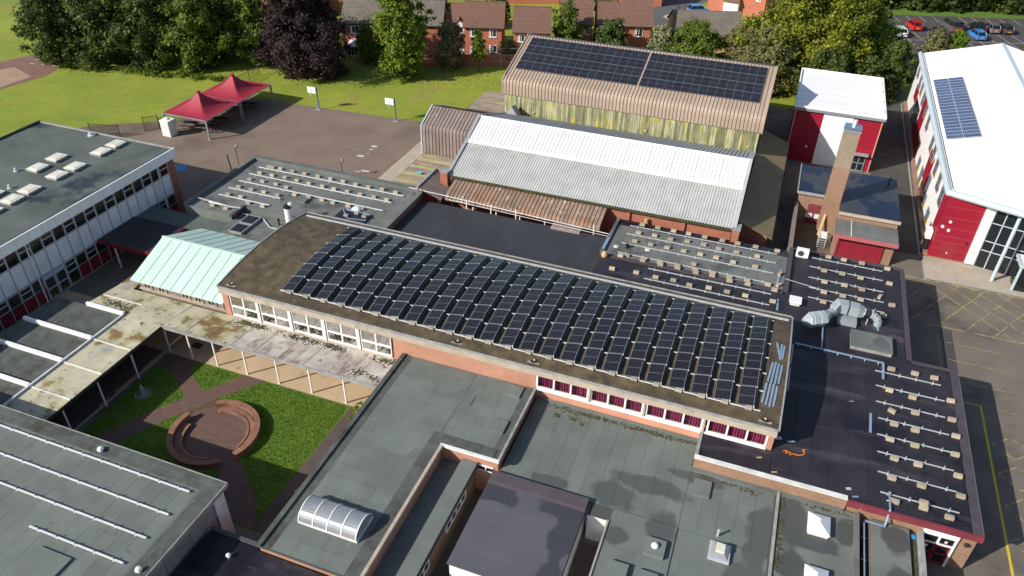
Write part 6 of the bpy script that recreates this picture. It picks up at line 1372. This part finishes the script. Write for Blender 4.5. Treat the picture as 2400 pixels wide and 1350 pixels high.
for (x,y,h,s,lb_) in ((-56.8,64.0,2.9,1,'dark lamp post behind the white railed roof with globe head'),(-44.7,66.6,2.2,1,'short lamp post with flat head by the slab walk')):
    t = thing('lamp_post', lb_, 'lamp post', (x,y,0)); MB().tube((x,y,0),(x-.05,y,h),.04,8).build('pole', 'black_steel', t); MB().lathe((x+.15,y,h-.15), [(.08,0),(.18,.08),(.18,.2),(.06,.3)], 10).build('head', 'stone', t)
single('bollard_post', MB().tube((-57.5,63.4,0),(-57.7,63.4,1.9),.07,8), 'black_steel', 'plain dark post behind the white railed roof', 'post', base=(-57.5,63.4,0))
single('play_mat', MB().prism([(-63.6,60.6),(-62.2,61.3),(-63.0,62.6),(-64.6,62)], .006, .03), 'blue_bright', 'bright blue mat on the playground by the classroom corner', 'mat', base=(-63,61.5,0))

# ================================================================ VEGETATION
def tubes_tree(rg, base, h, r0, spread, n):
    m = MB(); x, y = base; top = Vector((x+rg.uniform(-.3,.3), y+rg.uniform(-.3,.3), h*.75))
    p = Vector((x,y,-.1)); N = 5; pts = [p.lerp(top,i/N)+Vector((rg.uniform(-.15,.15),rg.uniform(-.15,.15),0))*(1 if i else 0) for i in range(N+1)]
    for i in range(N): m.tube(pts[i], pts[i+1], r0*(1-i/N*.8), 8, r0*(1-(i+1)/N*.8))
    for k in range(n):
        i = rg.randint(1,N-1); a = rg.uniform(0,6.28); q = pts[i]; e = q+Vector((math.cos(a)*spread*rg.uniform(.5,.8), math.sin(a)*spread*rg.uniform(.5,.8), h*rg.uniform(.12,.25)))
        m.tube(q, e, r0*.35, 6, r0*.1)
    return m
def crown_mesh(name, blobs, nleaf, size, mat, seed):
    """leaf quads scattered through the outer shells of many uneven clumps"""
    g = np.random.default_rng(seed); bl = np.array(blobs); vol = bl[:,3]*bl[:,4]; pk = g.choice(len(bl), nleaf, p=vol/vol.sum())
    d = g.normal(size=(nleaf,3)); d /= np.linalg.norm(d,axis=1)[:,None]
    r_ = np.abs(g.normal(size=nleaf))*.55+.25*g.random(nleaf)
    b = bl[pk]; c = b[:,:3]+d*r_[:,None]*np.stack([b[:,3],b[:,3],b[:,4]],1)
    c[:,2] = np.maximum(c[:,2], .08)
    out = c*np.array([1,1,.7])-np.array([0,0,bl[:,2].mean()*.55]) if abs(bl[:,0].mean()) < 20 else d.copy()
    out /= np.linalg.norm(out,axis=1)[:,None]+1e-6
    nrm = d*.35+out*.6+g.normal(size=(nleaf,3))*.6+np.array([0,0,.2]); nrm /= np.linalg.norm(nrm,axis=1)[:,None]
    t = np.cross(nrm, g.normal(size=(nleaf,3))); t /= np.linalg.norm(t,axis=1)[:,None]; u = np.cross(nrm,t)
    s = size*(.6+.8*g.random(nleaf))[:,None]; a = .6*s
    v = np.stack([c-t*s-u*a*.2, c-u*a, c+t*s+u*a*.2, c+u*a], 1).reshape(-1,3)
    me = bpy.data.meshes.new(name); n = nleaf
    me.vertices.add(4*n); me.vertices.foreach_set('co', v.astype(np.float32).ravel())
    me.loops.add(4*n); me.loops.foreach_set('vertex_index', np.arange(4*n,dtype=np.int32))
    me.polygons.add(n); me.polygons.foreach_set('loop_start', np.arange(0,4*n,4,dtype=np.int32)); me.polygons.foreach_set('loop_total', np.full(n,4,dtype=np.int32))
    me.materials.append(M[mat]); me.update(calc_edges=True); return me
def tree(name, label, x, y, h, w, mat, n, seed, cat='tree', low=.12, size=.22, group=None, shape=1.0, k=34, trunk=True, wy=None):
    rg = random.Random(seed); t = thing(name, label, cat, (x,y,-.03), group); blobs = []; wy = wy or w
    k = int(k*4.2); ph = [rg.uniform(0,6.28) for _ in range(6)]
    for i in range(k):
        u = (i+rg.random())/k; z = h*(low+(1-low)*u)
        a = rg.uniform(0,6.28)
        lob = 1+.16*math.sin(2*a+ph[0]+5*u)+.13*math.sin(3*a+ph[1]-7*u)+.10*math.sin(5*a+ph[2]+11*u)+.06*math.sin(9*a+ph[3]+17*u)
        pf = math.sin(math.pi*min(1,(.16+.80*u)))**.62*(1-.25*(shape-1)*u)*lob
        rr = math.sqrt(rg.uniform(.15,1))*pf; br_ = rg.uniform(.045,.12)
        q = max(.12,rr-br_*.7)*rg.uniform(.88,1.1)
        blobs.append((math.cos(a)*q*w/2, math.sin(a)*q*wy/2, min(z,h-br_*w*.3)+(rg.uniform(-.2,.45) if u > .8 else 0), br_*w*rg.uniform(.7,1.2), br_*w*rg.uniform(.5,1.0)))
    for u in (.2,.4,.6,.78): blobs.append((0,0,h*(low+(1-low)*u),w*.3*math.sin(math.pi*(.16+.8*u)),h*.16))
    me = crown_mesh('crown', blobs, int(n*2.5), size*.9, mat, seed); c = bpy.data.objects.new('crown', me); COL.objects.link(c); c.parent = t; WL[c] = WL[t]
    if trunk: tubes_tree(rg, (0,0), h, max(.06,h*.022), w*.4, 9).build('trunk', 'bark', t, local=True)
    return t
G1 = 'dark trees at the edge of the field'
tree('dark_tree', 'dark evergreen tree at the field edge beside the sand pit', -104.0, 84.0, 10.5, 9.5, 'leaf_dark', 13000, 1, low=.02)
tree('dark_tree', 'tall dark tree rising over the hedge line behind the field', -97.5, 87.0, 13.5, 12, 'leaf_dark', 17000, 2, low=.02)
tree('dark_tree', 'broad dark tree between the evergreen and the light green tree', -91.0, 88.5, 13, 10.5, 'leaf_dark', 15000, 3, low=.02)
tree('dark_tree', 'dark tree standing behind the first row at the field', -97, 97, 14, 13, 'leaf_dark', 10000, 4, low=.02)
tree('dark_tree', 'dark leafy tree behind the light green field tree', -84, 97, 12, 10, 'leaf_dark', 12000, 5, low=.02)
tree('light_green_tree', 'rounded light green tree beside the field railing', -83.4, 90.0, 12.2, 9.6, 'leaf_mid', 18000, 6, low=.02)
tree('shadow_tree', 'shaded green tree between the light green tree and copper beech', -77.0, 95.5, 9.5, 8.5, 'leaf_mid', 11000, 7, low=.02)
tree('copper_beech', 'large dark purple copper beech with crown to the ground', -67.3, 94.5, 13.6, 13.6, 'leaf_copper', 30000, 8, low=.0, k=46, size=.2)
tree('garden_tree', 'thin green tree in front of the grey roofed terrace', -61.4, 102.0, 5.6, 3.6, 'leaf_mid', 5000, 9, low=.02, size=.17)
tree('garden_tree', 'straggly sapling beside the conservatory hedge', -58.6, 102.0, 3.6, 3.2, 'leaf_mid', 3600, 10, low=.02, size=.17)
tree('bright_tree', 'tall bright yellow-green tree in front of the terrace', -53.2, 98.6, 13.2, 8.8, 'leaf_bright', 19000, 12, low=.03, shape=1.4, size=.2)
tree('olive_shrub', 'tall olive grey shrub beside the bright tree', -48.3, 104.3, 7.0, 5.0, 'leaf_brown', 6500, 13, low=.06, size=.17)
tree('young_tree', 'slim young green tree on a thin bare trunk', -44.0, 104.9, 6.0, 2.9, 'leaf_bright', 3200, 14, low=.3, size=.14, shape=1.6, k=16)
tree('pale_shrub', 'pale straw brown shrub behind the sports hall corner', -39.6, 113.2, 4.6, 4.0, 'leaf_brown', 3600, 15, low=.02, size=.15)
tree('grey_green_shrub', 'grey green shrub by the brick house corner', -41.3, 110.2, 3.4, 2.8, 'leaf_olive', 2200, 16, low=.02, size=.14)
tree('garden_tree', 'loose green tree in front of the brown tiled pair of houses', -33.6, 116.2, 8.2, 6.0, 'leaf_mid', 7500, 17, low=.02, size=.18)
tree('round_bush', 'dense dark green round bush before the brick gable', -26.6, 117.2, 6.2, 6.2, 'leaf_dark', 8000, 18, low=.02, size=.17)
tree('creeper_bush', 'sprawling bush with cream blossom behind the sports hall', -19.3, 119.5, 5.8, 4.8, 'leaf_cream', 5000, 19, low=.02, size=.16)
tree('sprawling_bush', 'wide olive green bush behind the sports hall roof', -14.2, 119.5, 6.8, 8.5, 'leaf_mid', 10500, 20, low=.02, size=.17)
tree('sprawling_bush', 'olive bush in front of the yellow walled bungalow', -7.9, 121.5, 6.2, 6.2, 'leaf_olive', 6500, 21, low=.02, size=.17)
tree('big_tree', 'large yellow-green tree towering behind the red and white block', 1.6, 119.0, 16.0, 16.5, 'leaf_yellow', 34000, 22, low=.02, k=52, size=.22)
tree('big_tree', 'dusty green tree leaning over the sports hall end', -3.4, 113.8, 8.6, 9.5, 'leaf_olive', 13000, 23, low=.02, size=.18)
tree('big_tree', 'green tree with pale top between tall tree and car park', 9.9, 124.5, 10.8, 10.5, 'leaf_bright', 14000, 24, low=.02, size=.19)
tree('understorey_tree', 'dark understorey tree behind the red and white block', 5.5, 112.5, 7.5, 8.5, 'leaf_dark', 10000, 25, low=.02, size=.18)
tree('laurel', 'dark glossy laurel between red block and modern roof', 13.8, 117.3, 8.0, 5.4, 'leaf_dark', 8500, 26, low=.0, size=.17)
tree('laurel', 'dark shrub filling the gap beside the laurel', 10.6, 113.5, 6.4, 5.0, 'leaf_dark', 6000, 27, low=.0, size=.17)
tree('car_park_shrub', 'straw tinted shrub in front of the black parked car', 22.0, 142.5, 3.6, 4.6, 'leaf_olive', 3000, 28, low=.0, size=.16)
tree('car_park_shrub', 'bright green shrub in front of the blue parked car', 25.4, 144.5, 3.4, 3.6, 'leaf_bright', 2600, 29, low=.0, size=.16)
for i in range(11):
    x, y = rp(CP, -16+5.4*i, 15.6+(i%3)*.8)
    tree('hedge_tree', 'hedge tree beyond the car park, %s from the tall yellow-green tree' % ORD[i], x, y, 7.5+(i%4)*1.0, 7.6, 'leaf_dark', 6500, 40+i, low=.0, size=.24, group='hedge trees beyond the car park')
for i in range(5):
    x, y = rp(CP, -22+9*i, 26)
    tree('hedge_tree', 'tree behind the car park hedge, %s from the tall yellow-green tree' % ORD[i], x, y, 10, 9, 'leaf_dark', 5000, 60+i, low=.0, size=.28, group='trees behind the car park hedge')
for i, (x,y,h,w) in enumerate([(-60,124,6,6),(-50,128,5,5),(-80,112,8,7),(-73,122,9,8),(-88,118,10,9)]):
    tree('garden_tree', ['bushy tree in the gardens behind the grey roofed terrace','yellowish tree behind the brown roofed house','dark tree in the gardens behind the copper beech','tree among houses behind the copper beech','garden tree behind the dark field trees'][i], x, y, h, w, ['leaf_mid','leaf_yellow','leaf_dark','leaf_mid','leaf_mid'][i], 4500, 80+i, low=.0, size=.22)
tree('climber_bush', 'lime green climber at the courtyard wall corner', -23.4, 33.2, 1.9, 1.5, 'leaf_bright', 1500, 90, cat='bush', low=.0, size=.07, trunk=False, k=12, wy=2.6)
tree('wall_plant', 'wispy pale plant growing up the shaded courtyard wall', -22.7, 24.6, 2.6, .7, 'leaf_olive', 380, 91, cat='plant', low=.0, size=.06, trunk=False, k=8, wy=1.4)
# ground cover under the field trees
vs = []; g = MB(); bl = []
rg = random.Random(21)
for _ in range(60): x = rg.uniform(-103,-74); bl.append((x, 82.6+(x+103)*.16+rg.uniform(-.8,.8), .25, rg.uniform(.5,1.1), rg.uniform(.25,.55)))
o = bpy.data.objects.new('undergrowth', crown_mesh('undergrowth', bl, 7000, .12, 'leaf_mid', 31)); COL.objects.link(o); tag(o, 'low green undergrowth along the foot of the dark field trees', 'undergrowth', kind='stuff')
# leaf litter
vs = []; fs = []; rg = random.Random(8)
g = MB()
for _ in range(900):
    x = rg.gauss(-50,9); y = 99.5+rg.gauss(0,2.0)+(x+50)*.2; s = rg.uniform(.05,.11); a = rg.uniform(0,6); k = len(vs)
    vs += [(x+s*math.cos(a+q),y+s*math.sin(a+q),-.015+rg.random()*.05) for q in (0,1.57,3.14,4.71)]; fs.append((k,k+1,k+2,k+3))
g.v = vs; g.f = fs; g.m = [0]*len(fs); tag(g.build('leaf_litter', 'leaf_brown'), 'scattered fallen leaves on the grass below the bright tree', 'leaves', kind='stuff')

# ================================================================ HOUSES
A18 = RAD(18)
def house(name, label, o, L, D, ze, zr, wins, doors=(), tile='tile_brown', wall='brick_house', rot=A18, extra=None, over=.3):
    """o = front left corner of the wall; local x along the front, y into the depth; wins (x, z, w, h) on the front"""
    t = thing(name, label, 'house', (o[0],o[1],-.03), None, rot)
    MB().box(0,L,0,D,0,ze).build('wall', wall, t, local=True)
    for x0 in (0.0,L-.15): MB().px([(0,ze),(D,ze),(D/2,zr-.12)], x0, x0+.15).build('gable', wall, t, local=True)
    n = 13
    for s in (0,1):
        m = MB()
        for k in range(n):
            f0, f1 = k/n, (k+1)/n; y0, y1 = -over+(D/2+over)*f0, -over+(D/2+over)*f1
            zz = lambda f: ze-.05+(zr-ze+.05)*f
            pf = [(y0,zz(f0)-.02),(y1,zz(f1)-.02),(y1,zz(f1)+.025),(y0,zz(f0)+.07)]
            if s: pf = [(D-a,b) for a,b in pf][::-1]
            m.px(pf, -.25, L+.25)
        m.build('roof_slope', tile, t, local=True)
    MB().box(-.27,L+.27,D/2-.12,D/2+.12,zr-.02,zr+.1).build('ridge', tile, t, local=True)
    MB().box(-.25,L+.25,-over-.1,-over,ze-.12,ze-.02).build('gutter', 'black_steel', t, local=True)
    MB().box(-.2,L+.2,-over,-.0,ze-.1,ze-.06).build('soffit', 'white', t, local=True)
    for (x,z,w,h) in wins:
        f = MB(); e = .08
        for q0,q1,r0,r1 in ((x,x+w,z,z+e),(x,x+w,z+h-e,z+h),(x,x+e,z+e,z+h-e),(x+w-e,x+w,z+e,z+h-e),(x+w/2-e/2,x+w/2+e/2,z+e,z+h-e)): f.box(q0,q1,-.06,.02,r0,r1)
        f.box(x-.05,x+w+.05,-.12,-.0,z-.08,z)
        q = f.build('window', 'white', t, local=True); MB().box(x+e,x+w-e,-.02,-.005,z+e,z+h-e).build('pane', 'glass_dark', q, local=True)
        MB().box(x+e,x+e+.22,-.035,-.022,z+e,z+h-e).build('curtain', 'skylight_w', q, local=True)
    for (x,w,mt) in doors:
        q = MB().box(x,x+w,-.05,.0,0,2.05).build('door', mt, t, local=True); MB().box(x+w-.15,x+w-.1,-.09,-.051,.95,1.1).build('handle', 'alu', q, local=True)
    MB().tube((L-.12,-.08,0),(L-.12,-.08,ze-.1),.05,6).build('downpipe', 'black_steel', t, local=True)
    return t
h1 = house('terrace_house', 'terrace with grey-brown tiled roof behind the bright green tree', (-67.0,104.6), 15.7, 8.2, 4.75, 7.5, [(1.3,3.2,1.4,1.15),(8.1,3.2,1.2,1.15),(11.2,3.2,1.2,1.15),(10.8,.9,1.6,1.1)], [(8.0,.9,'white')], tile='tile_grey')
cn = thing('conservatory', 'white conservatory with pale glass roof on the terrace', 'conservatory', (-65.2,103.2,0), None, A18)
MB().box(0,3.0,-1.6,.9,0,.7).build('wall', 'brick_house', cn, local=True)
f = MB()
for k in range(6): f.box(k*.588,k*.588+.06,-1.62,-1.56,.7,2.1)
f.box(0,3.0,-1.64,-1.54,2.1,2.2); f.box(0,3.0,-1.64,-1.54,.7,.78); f.build('frame', 'white', cn, local=True)
MB().box(.06,2.94,-1.6,-1.59,.78,2.1).build('pane', 'glass_dark', cn, local=True)
MB().add([(0,-1.7,2.2),(3,-1.7,2.2),(3,.9,2.4),(0,.9,2.4),(1.5,-1.2,3.0),(1.5,.9,3.0)],[(0,1,4),(1,2,5,4),(3,0,4,5)]).build('roof', 'skylight_w', cn, local=True)
h2 = house('brick_house', 'red brick house with brown pantile roof and white gabled dormer', (-48.6,110.3), 6.0, 8.0, 4.75, 7.6, [(.9,3.3,1.2,1.2),(3.9,3.3,1.15,1.2),(3.9,.9,1.2,1.15),(.9,.5,.9,1.2)], [(-.95,.9,'white')])
w2 = thing('house_wing', 'set back wing of the brick house with white gable dormer', 'house', (-51.2,110.4,-.03), None, A18)
MB().box(0,2.75,.8,7.2,0,4.3).build('wall', 'brick_house', w2, local=True)
m = MB()
for k in range(10):
    f0, f1 = k/10, (k+1)/10; zz = lambda f: 4.2+2.9*f; y0, y1 = .5+3.5*f0, .5+3.5*f1; m.px([(y0,zz(f0)-.02),(y1,zz(f1)-.02),(y1,zz(f1)+.025),(y0,zz(f0)+.07)], -.2, 2.8)
m.build('roof_slope', 'tile_brown', w2, local=True); MB().px([(4,7.1),(7.5,4.2),(7.5,4.26),(4,7.16)], -.2, 2.8).build('roof_slope', 'tile_brown', w2, local=True)
MB().px([(.0,2.9),(1.9,3.2),(1.9,3.28),(.0,2.98)], -.2, 4.5).build('lean_to_roof', 'tile_brown', w2, local=True)
MB().box(.6,2.4,.35,2.5,3.2,4.6).build('dormer', 'white', w2, local=True); MB().add([(.6,.34,4.6),(2.4,.34,4.6),(1.5,.34,5.45)],[(0,1,2)]).build('dormer_gable', 'white', w2, local=True)
MB().add([(.4,.15,4.5),(1.5,.15,5.55),(1.5,3.0,5.55),(.4,3.0,4.5)],[(0,1,2,3)]).build('dormer_roof', 'tile_brown', w2, local=True); MB().add([(2.6,.15,4.5),(1.5,.15,5.55),(1.5,3.0,5.55),(2.6,3.0,4.5)],[(3,2,1,0)]).build('dormer_roof', 'tile_brown', w2, local=True)
q = MB().box(.9,2.1,.3,.34,3.45,4.45).build('window', 'white', w2, local=True)
for a in (.98,1.55): MB().box(a,a+.48,.28,.298,3.55,4.35).build('pane', 'glass_dark', q, local=True)
house('brick_house', 'brick house with brown pantile roof right behind the sports hall corner', (-40.6,110.9), 5.5, 8.0, 4.75, 7.5, [(.7,3.3,1.0,1.1),(3.2,3.3,1.9,1.1)])
house('brick_house', 'tall brown roofed house half hidden by the loose green tree', (-35.2,118.0), 4.9, 11.0, 4.75, 8.6, [(3.6,3.2,1.0,1.1)])
house('brick_house', 'low linking house with brown roof and satellite dish', (-30.0,120.6), 4.2, 7.0, 4.7, 7.2, [(.3,3.3,.9,1.1)])
house('brick_house', 'tall brown roofed end house with one bright window', (-26.0,120.9), 4.7, 11.0, 4.75, 8.8, [(2.1,3.1,1.25,1.3),(3.3,.4,1.1,1.0)])
single('satellite_dish', MB().lathe((0,0,0), [(.04,0),(.25,.05),(.42,.14),(.43,.15)], 16), 'galv', 'grey satellite dish on the linking house eave', 'dish').location = (-26.4,120.3,4.9)
bpy.data.objects['satellite_dish'].rotation_euler = (RAD(75),0,RAD(-40))
house('bungalow', 'bungalow with mossy grey tiled roof and yellow walls', (-18.3,126.4), 10.9, 9.5, 2.65, 5.3, [(5.6,1.0,1.6,1.2),(1.5,1.0,1.4,1.2)], tile='tile_grey', wall='cream_wall')
house('brick_house', 'long plain brick house across the road behind the brown roofs', (-53.5,142.0), 14.0, 8.0, 5.2, 8.0, [(5.0,3.0,1.0,1.3),(11.4,3.0,1.8,1.3),(1.0,3.0,1.0,1.3)], rot=RAD(23))
house('brick_house', 'brick house with porch beyond the bungalow', (-17.0,154.0), 11.0, 8.0, 5.2, 8.0, [(2.2,2.9,1.2,1.3),(9.0,3.0,.9,1.2)], rot=RAD(-12))
pt = thing('house_porch', 'tiled lean-to porch on the brick house beyond the bungalow', 'porch', (-14.0,152.2,0), None, RAD(-12))
MB().px([(-.3,2.3),(1.6,3.4),(1.6,3.5),(-.3,2.4)], 0, 3.0).build('roof', 'tile_brown', pt, local=True); MB().box(.1,2.9,0,1.3,0,2.3).build('wall', 'white', pt, local=True)
house('brick_house', 'distant house with dark roof behind the copper beech', (-84,123), 9, 8, 4.8, 7.6, [(1.5,3.0,1.2,1.1),(5.5,3.0,1.2,1.1),(5.5,.8,1.4,1.1)], tile='tile_grey')
house('brick_house', 'distant brick house behind the grey roofed terrace', (-70,124), 10, 8, 4.8, 7.6, [(1.5,3.0,1.2,1.1),(6.5,3.0,1.2,1.1)])
house('brick_house', 'distant brick house behind the light green tree', (-98,121), 9, 8, 4.8, 7.6, [(1.5,3.0,1.2,1.1),(5.5,3.0,1.2,1.1)])
house('brick_house', 'distant brick house beside the estate road', (-33,150), 8, 8, 4.8, 7.6, [(1.5,3.0,1.2,1.1),(5.0,3.0,1.2,1.1)])
gw = MB().bar((-56.5,102.4,-.05),(-33,112.4,-.05),.25,1.8); single('garden_wall', gw, 'brick_red', 'long brick garden wall behind the grass bank', 'wall', base=(-45,107,0))
fm_ = thing('mesh_fence', 'tall thin wire mesh fence along the garden wall', 'fence', (-48,104.5,0))
for k in range(8):
    x = -56+2.9*k; y = 101.7+2.9*k*.425; MB().tube((x,y,0),(x,y,3.0),.035,6).build('post', 'frame_grey', fm_)
for z in (1.0,2.0,2.95): MB().tube((-56,101.7,z),(-35.7,110.33,z),.018,5).build('wire', 'frame_grey', fm_)
for k, (x,y) in enumerate(((-22.0,150.4),(-20.6,150.9))):
    b_ = thing('wheelie_bin', 'grey wheeled bin at the estate roadside', 'bin', (x,y,0), 'bins at the estate roadside')
    MB().box(x-.28,x+.28,y-.3,y+.3,.05,1.0).build('body', 'pv_dark', b_); MB().box(x-.31,x+.31,y-.34,y+.34,1.002,1.08).build('lid', 'pv_dark', b_)
    MB().tube((x-.2,y-.28,.1),(x+.2,y-.28,.1),.1,8).build('wheel', 'rubber', b_)

# ================================================================ CARS
def car(label, pos, ang, paint, L=4.2, W_=1.76, H_=1.48, van=False):
    t = thing('van' if van else 'parked_car', label, 'van' if van else 'car', (pos[0],pos[1],.004), 'cars parked in the car park', ang)
    hw = W_/2; belt = .92 if not van else 1.05
    # stations front (+y) to rear
    st = [(L/2,.62,.28,.55),(L/2-.12,.9,.22,.68),(L/2-.9,1,.2,belt-.06),(L/2-1.5,1,.2,belt),(-L/2+.5,1,.2,belt+.02),(-L/2+.1,.95,.24,belt),(-L/2,.88,.32,belt-.12)]
    m = MB(); vs = []
    for y, k, z0, z1 in st: vs += [(-hw*k*.94,y,z0),(-hw*k,y,z0+.18),(-hw*k,y,(z0+z1)/2+.08),(-hw*k*.93,y,z1),(hw*k*.93,y,z1),(hw*k,y,(z0+z1)/2+.08),(hw*k,y,z0+.18),(hw*k*.94,y,z0)]
    fs = [list(range(8)), list(range(8*len(st)-8,8*len(st)))[::-1]]
    for i in range(len(st)-1): fs += [(8*i+j,8*i+8+j,8*i+8+(j+1)%8,8*i+(j+1)%8) for j in range(8)]
    m.add(vs, fs); m.build('body', 'paint_'+paint, t, local=True)
    yf0, yf1, yr1, yr0 = (L/2-1.0, L/2-1.75, -L/2+.55, -L/2+.12) if not van else (L/2-.55, L/2-1.35, -L/2+.2, -L/2+.06)
    zt = H_; a = hw*.9; b = hw*.76 if not van else hw*.84
    m = MB(); m.add([(-a,yf0,belt-.04),(a,yf0,belt-.04),(a,yr0,belt-.02),(-a,yr0,belt-.02),(-b,yf1,zt-.04),(b,yf1,zt-.04),(b,yr1,zt-.05),(-b,yr1,zt-.05)], [(0,1,5,4),(1,2,6,5),(2,3,7,6),(3,0,4,7),(4,5,6,7)])
    m.build('cabin_glass', 'car_glass', t, local=True)
    m = MB(); m.box(-b-.02,b+.02,yr1-.05,yf1+.05,zt-.05,zt); m.build('roof', 'paint_'+paint, t, local=True)
    for s in (-1,1):
        m = MB()
        for (y0,y1,z0,z1) in ((yf0,yf1,belt-.05,zt-.03),(yr0,yr1,belt-.05,zt-.03),((yf1+yr1)/2+.05,(yf1+yr1)/2+.05,belt-.05,zt-.03)):
            m.add([(s*(a+.012),y0-.045,z0),(s*(a+.012),y0+.045,z0),(s*(b+.012),y1+.045,z1),(s*(b+.012),y1-.045,z1),(s*(a-.06),y0-.045,z0),(s*(a-.06),y0+.045,z0),(s*(b-.06),y1+.045,z1),(s*(b-.06),y1-.045,z1)],[(0,1,2,3),(7,6,5,4),(0,4,5,1),(1,5,6,2),(2,6,7,3),(3,7,4,0)])
        m.build('pillar', 'paint_'+paint, t, local=True)
        MB().box(s*hw*.9-.1,s*hw*.9+.1,yf0-.3,yf0-.15,belt,belt+.12).build('mirror', 'paint_'+paint, t, local=True)
        MB().box(s*hw*.7-.16,s*hw*.7+.16,-L/2-.02,-L/2+.04,.62,.82 if not van else 1.1).build('tail_light', 'lamp_red', t, local=True)
        MB().box(s*hw*.62-.16,s*hw*.62+.16,L/2-.12,L/2-.02,.5,.64).build('headlight', 'lamp_clear', t, local=True)
        for y in (L/2-.82,-L/2+.78):
            w_ = MB().tube((s*(hw-.2),y,.31),(s*(hw+.01),y,.31),.31,14).build('wheel', 'rubber', t, local=True); MB().tube((s*(hw-.02),y,.31),(s*(hw+.025),y,.31),.2,10).build('rim', 'rim', w_, local=True)
    if van: MB().box(-b-.03,b+.03,yr0-.02,yr0+.06,belt+.35,zt-.1).build('rear_window', 'car_glass', t, local=True)
    MB().box(-.26,.26,-L/2-.03,-L/2+.02,.52,.64).build('number_plate', 'plate_y', t, local=True)
    return t
ca = RAD(17)
def cpos(rx, ry, L): return (rx+v18[0]*L/2, ry+v18[1]*L/2)
car('red hatchback parked beside the white car', cpos(20.15,154.6,4.0), ca, 'red', 4.0)
car('white saloon parked nearest the tall hedge trees', cpos(17.5,149.3,4.3), ca, 'white', 4.3)
car('grey van parked among the cars', cpos(26.65,156.3,5.0), ca, 'grey', 5.0, 1.92, 1.98, True)
car('bright blue hatchback parked beside the green shrub', cpos(30.3,152.9,4.2), ca, 'blue', 4.2)
car('black hatchback parked behind the blue car', cpos(30.95,157.9,4.1), ca, 'black', 4.1)
car('silver grey hatchback between black and dark grey cars', cpos(33.2,158.5,4.2), ca, 'silver', 4.2)
car('dark grey hatchback parked at the end of its row', cpos(35.4,158.9,4.2), ca, 'dgrey', 4.2)
car('black car parked behind the straw tinted shrub', cpos(23.9,151.4,4.2), ca, 'black', 4.2)
car('red estate car on the drive behind the brown roofs', (-29.0,138.5), RAD(-60), 'red', 4.2)
car('blue car on the drive beside the house porch', (-18.2,150.9), RAD(-60), 'blue', 4.2)
